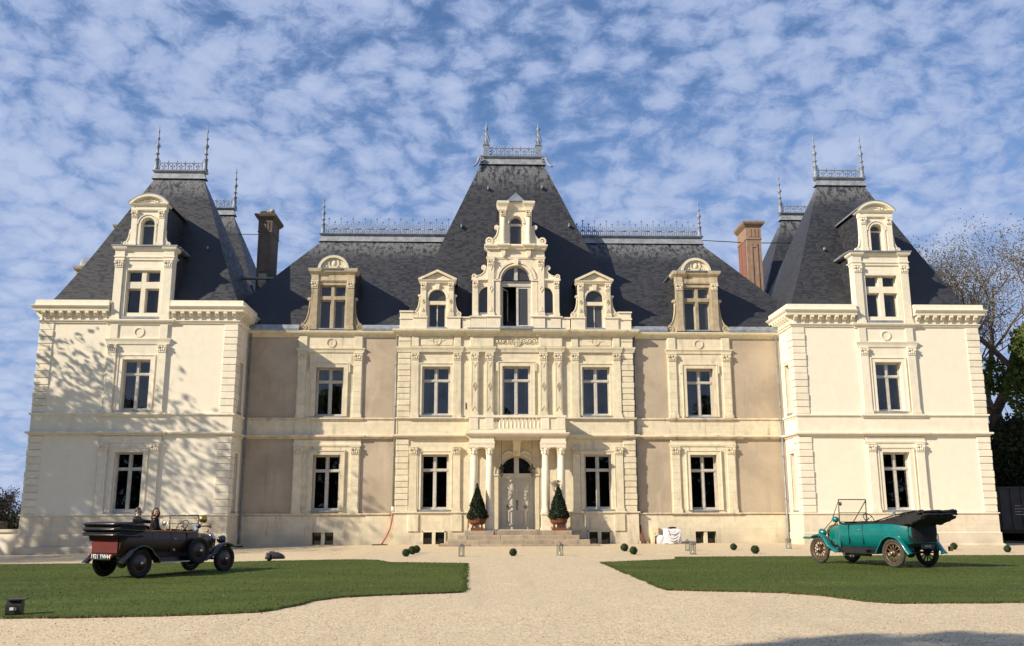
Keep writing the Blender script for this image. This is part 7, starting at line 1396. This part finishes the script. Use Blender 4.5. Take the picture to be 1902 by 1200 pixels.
cu_ = MB(); cu_.add([(-2.03, -0.60, 1.30), (-2.14, -0.46, 1.28), (-2.15, 0.0, 1.28), (-2.14, 0.46, 1.28), (-2.03, 0.60, 1.30), (-2.03, -0.60, 0.80), (-2.13, -0.48, 0.76), (-2.135, 0.0, 0.74), (-2.13, 0.48, 0.76), (-2.03, 0.60, 0.80)], [(0, 5, 6, 1), (1, 6, 7, 2), (2, 7, 8, 3), (3, 8, 9, 4)], True); cu_.build('hood_curtain', 'hood', teal)
tl = MB(); tl.box(-2.26, -2.18, -0.98, -0.86, 0.48, 0.62); tl.build('tail_lamp', 'brass', teal)
MB().tube([(0.4, 0.66, 0.36), (-0.6, 0.66, 0.34)], 0.05, 8).build('exhaust_pipe', 'carblack', teal); MB().box(-0.55, 0.35, 0.60, 0.80, 0.406, 0.50).build('tool_box', 'carblack', teal)

# maroon tourer
lz = Z0(-11.09, -22.08) + 0.03
mar, q2 = car('vintage_car', 'dark maroon open vintage touring car with folded black hood on left lawn', -11.09, -22.08, 1.028, 3.06, 1.42,
    dict(R=0.392, z=lz, wheel='disc', paint='maroon', fender='carblack', xr=1.42, zh=1.13, xc=0.85, zt=1.24, rad='chrome', trim='leather_tan', near=-1, leather='leather_tan', wheelrim='rim_wood', zw=1.68, screen='carblack', board='chrome', lampx=0.12, lampz=0.95, lamp='carblack', rear='red', screen2=True, seat=0.20))
# spare wheel strapped to the near side
make_wheel(0.385, 'disc', mar, 0.40, -0.84, -1, 'spare_wheel')
for c in mar.children:
    if c.name.startswith('spare_wheel'): c.location.z += 0.28
hp = [(-1.42, 1.24), (-1.38, 1.38), (-1.52, 1.47), (-1.92, 1.50), (-2.26, 1.48), (-2.32, 1.43), (-2.26, 1.37), (-2.34, 1.33), (-2.32, 1.27), (-2.24, 1.24), (-2.34, 1.20), (-2.30, 1.13), (-2.12, 1.12), (-2.10, 0.98), (-1.88, 1.14)]
hm = MB(); secs = []
for yy, sc_ in ((-0.74, 0.90), (-0.70, 1.0), (-0.3, 1.0), (0, 1.02), (0.3, 1.0), (0.70, 1.0), (0.74, 0.90)): secs.append([(-1.9 + (px + 1.9) * sc_, yy, 1.3 + (pz - 1.3) * sc_) for px, pz in hp] + [(-1.9 + (hp[0][0] + 1.9) * sc_, yy, 1.3 + (hp[0][1] - 1.3) * sc_)])
loft(secs, False, True, True, hm); hm.build('folded_hood', 'hood', mar)
for k, zz in enumerate((1.45, 1.31, 1.16)): MB().tube([(-1.5, -0.76, zz - 0.05), (-2.3, -0.75, zz), (-2.37, -0.6, zz), (-2.38, 0, zz), (-2.37, 0.6, zz), (-2.3, 0.75, zz), (-1.5, 0.76, zz - 0.05)], 0.025, 6).build('hood_stick', 'carblack', mar)
MB().box(-2.235, -2.21, -0.40, 0.40, 0.50, 0.67).build('number_plate', 'carblack', mar); MB().box(-2.21, -1.9, -0.05, 0.05, 0.53, 0.63).build('plate_bracket', 'carblack', mar)
text_mesh('1921 YW44', 0.165, 'white_paint', mar, Matrix.Translation((-2.238, 0, 0.585)) @ Matrix(((0, 0, -1, 0), (-1, 0, 0, 0), (0, 1, 0, 0), (0, 0, 0, 1))))
for s in (-1, 1): b = MB(Matrix.Translation((-2.24, s * 0.45, 0.61)) @ Matrix.Rotation(-PI / 2, 4, 'Y')); b.lathe([(0.04, -0.03), (0.045, 0.02), (0.02, 0.04)], 0, 0, 12); b.build('tail_lamp', 'red_lens', mar)
lm = MB(Matrix.Translation((q2['xw'] + 0.10, -0.68, 1.57)) @ Matrix.Rotation(PI / 2, 4, 'Y')); lm.lathe([(0.05, -0.13), (0.10, -0.08), (0.12, 0.02), (0.115, 0.05)], 0, 0, 16); lm.build('spot_lamp', 'brass', mar); MB().tube([(q2['xw'] + 0.08, -0.68, 1.46), (q2['xw'] + 0.02, -0.62, 1.36)], 0.014, 5).build('lamp_bracket', 'brass', mar)
hn = MB(Matrix.Translation((q2['xw'] + 0.1, -0.70, 1.36)) @ Matrix.Rotation(PI / 2, 4, 'Y')); hn.lathe([(0.02, -0.12), (0.022, 0.1), (0.035, 0.2), (0.06, 0.26)], 0, 0, 12); hn.build('horn', 'brass', mar); MB().sphere((q2['xw'] - 0.07, -0.70, 1.36), 0.065, 10, 8).build('horn_bulb', 'carblack', mar)
mr = MB(Matrix.Translation((q2['xw'] - 0.05, 0.80, 1.44)) @ Matrix.Rotation(PI / 2, 4, 'Y')); mr.lathe([(0.085, -0.015), (0.09, 0), (0.08, 0.015)], 0, 0, 16); mr.build('mirror', 'chrome', mar); MB().tube([(q2['xw'] - 0.04, 0.78, 1.44), (q2['xw'], 0.60, 1.44)], 0.010, 5).build('mirror_arm', 'chrome', mar); MB().box(q2['xw'] - 0.02, q2['xw'] - 0.005, -0.54, -0.46, 1.24, 1.38).build('windscreen_sticker', 'blue_tag', mar)

# ------------------------------------------------------------------ the two passengers
def skin_mesh(name, verts, edges, radii, mat, parent, sub=2):
    me = bpy.data.meshes.new(name); me.from_pydata(verts, edges, []); o = bpy.data.objects.new(name, me); COL.objects.link(o); md = o.modifiers.new('Skin', 'SKIN')
    for i, r in enumerate(radii): me.skin_vertices[0].data[i].radius = r if isinstance(r, tuple) else (r, r)
    me.skin_vertices[0].data[0].use_root = True; ss = o.modifiers.new('Subdivision', 'SUBSURF'); ss.levels = sub; ss.render_levels = sub; me.materials.append(M[mat])
    if parent is not None: o.parent = parent
    return o
def passenger(label, root_loc, head, clothes, hair, arm_r, arm_l, face, long_hair, cloth_name):
    # seated figure; local x forward, z up from the seat
    r = empty('person', root_loc, head); hips = (0, 0, 0.10)
    legs = [(0.04, s * 0.10, 0.08) for s in (-1, 1)]
    def limb(pts): return pts
    bv = [(0, 0, 0.10), (0.0, 0, 0.30), (0.01, 0, 0.48), (0.0, 0, 0.57), (0.02, 0, 0.64), (0.03, 0, 0.71)]; be = [(0, 1), (1, 2), (2, 3), (3, 4), (4, 5)]; br = [0.13, 0.11, 0.11, 0.048, 0.07, 0.07]
    arms = []
    for s, arm in ((-1, arm_r), (1, arm_l)):
        b = len(bv); sh = (0.0, s * 0.17, 0.51); bv += [sh] + arm; be += [(2, b), (b, b + 1), (b + 1, b + 2), (b + 2, b + 3)]; br += [0.06, 0.045, 0.034, 0.026]
        h = Vector(arm[-1]); d = (h - Vector(arm[-2])).normalized(); n = len(bv); sd = d.cross(Vector((0, 0, 1))).normalized()
        for k in range(5):                                             # five fingers
            off = sd * ((k - 2) * 0.016); ln = (0.045, 0.075, 0.085, 0.078, 0.06)[k]; i = len(bv); bv += [tuple(h + off * 0.8), tuple(h + off * 1.2 + d * ln * 0.6 + Vector((0, 0, -0.004))), tuple(h + off * 1.3 + d * ln + Vector((0, 0, -0.02)))]; be += [(b + 3, i), (i, i + 1), (i + 1, i + 2)]; br += [0.011, 0.009, 0.008]
    for s in (-1, 1):
        b = len(bv); bv += [(0.06, s * 0.10, 0.09), (0.46, s * 0.13, 0.12), (0.50, s * 0.13, -0.32), (0.60, s * 0.13, -0.38)]; be += [(0, b), (b, b + 1), (b + 1, b + 2), (b + 2, b + 3)]; br += [0.085, 0.055, 0.04, 0.035]
    body = skin_mesh('body', bv, be, br, 'skin', r)
    cv = [(0, 0, 0.09), (0.0, 0, 0.28), (0.01, 0, 0.44), (0.0, 0, 0.535)]; ce = [(0, 1), (1, 2), (2, 3)]; crd = [(0.17, 0.15), (0.145, 0.125), (0.16, 0.125), (0.085, 0.08)]
    for s, arm in ((-1, arm_r), (1, arm_l)):
        b = len(cv); cv += [(0.0, s * 0.19, 0.50), arm[0], arm[1]]; w = Vector(arm[1]).lerp(Vector(arm[2]), 0.1); ce += [(2, b), (b, b + 1), (b + 1, b + 2)]; crd += [0.085, 0.062, 0.048]
    for s in (-1, 1):
        b = len(cv); cv += [(0.06, s * 0.10, 0.09), (0.46, s * 0.13, 0.12), (0.50, s * 0.13, -0.28)]; ce += [(0, b), (b, b + 1), (b + 1, b + 2)]; crd += [0.105, 0.075, 0.06]
    skin_mesh(cloth_name, cv, ce, crd, clothes, r)
    fd = Vector((math.cos(face), math.sin(face), 0)); sd = Vector((-fd.y, fd.x, 0)); hc = Vector((0.03, 0, 0.70))
    hd = MB(); hd.sphere(tuple(hc), 0.088, 16, 12, (0.88, 0.88, 1.2)); nz = hc + fd * 0.082 + Vector((0, 0, -0.015)); hd.sphere(tuple(nz), 0.020, 8, 6, (1, 1, 1.5)); ch_ = hc + fd * 0.045 + Vector((0, 0, -0.078)); hd.sphere(tuple(ch_), 0.038, 8, 6)
    for s in (-1, 1): e_ = hc + sd * (s * 0.079) + Vector((0, 0, -0.01)); hd.sphere(tuple(e_), 0.024, 8, 6, (0.6, 0.6, 1.3))
    hd.build('head', 'skin', r)
    ey = MB()
    for s in (-1, 1): e_ = hc + fd * 0.071 + sd * (s * 0.031) + Vector((0, 0, 0.012)); ey.sphere(tuple(e_), 0.012, 8, 6)
    mth_ = hc + fd * 0.076 + Vector((0, 0, -0.052)); ey.sphere(tuple(mth_), 0.018, 8, 5, (1, 1, 0.4)); ey.build('eyes_and_mouth', 'hair_brown', r)
    hr = MB(); k = hc - fd * 0.022 + Vector((0, 0, 0.030)); hr.sphere(tuple(k), 0.093, 14, 10, (0.93, 0.93, 1.0))
    if long_hair:
        for s in (-1, 1): e_ = hc + sd * (s * 0.075) - fd * 0.02 + Vector((0, 0, -0.05)); hr.sphere(tuple(e_), 0.06, 10, 8, (0.8, 0.8, 1.9))
        e_ = hc - fd * 0.07 + Vector((0, 0, -0.09)); hr.sphere(tuple(e_), 0.085, 10, 8, (1, 1, 1.7))
    hr.build('hair', hair, r)
    if not long_hair: c_ = MB(); c_.lathe([(0.075, 0.56), (0.068, 0.60), (0.064, 0.62)], 0.01, 0, 14); c_.build('shirt_collar', 'white_paint', r)
    tag(r, label, 'person'); return r
def to_world(root, p): return root.matrix_basis @ Vector(p)
p1 = to_world(mar, (-0.92, 0.28, 1.09)); p2 = to_world(mar, (-0.76, -0.26, 1.07))
passenger('person in dark suit and white collar seated in maroon car, arm stretched out', p1, 1.028 - 0.9, 'suit', 'hair_grey', [(0.22, -0.22, 0.42), (0.44, -0.12, 0.40), (0.52, -0.08, 0.40)], [(0.10, 0.25, 0.28), (0.34, 0.18, 0.22), (0.42, 0.14, 0.20)], -0.2, False, 'suit')
passenger('person with long dark hair and black coat seated facing viewer in maroon car', p2, 0.45, 'coat', 'hair_brown', [(0.06, -0.22, 0.26), (0.18, -0.10, 0.18), (0.22, -0.06, 0.17)], [(0.06, 0.22, 0.26), (0.18, 0.10, 0.18), (0.22, 0.06, 0.17)], -1.35, True, 'coat')
tag(teal, None, 'car'); tag(mar, None, 'car'); teal['label'] = 'teal open vintage touring car with wooden spoked wheels on right lawn'; mar['label'] = 'dark maroon open vintage touring car with folded black hood on left lawn'
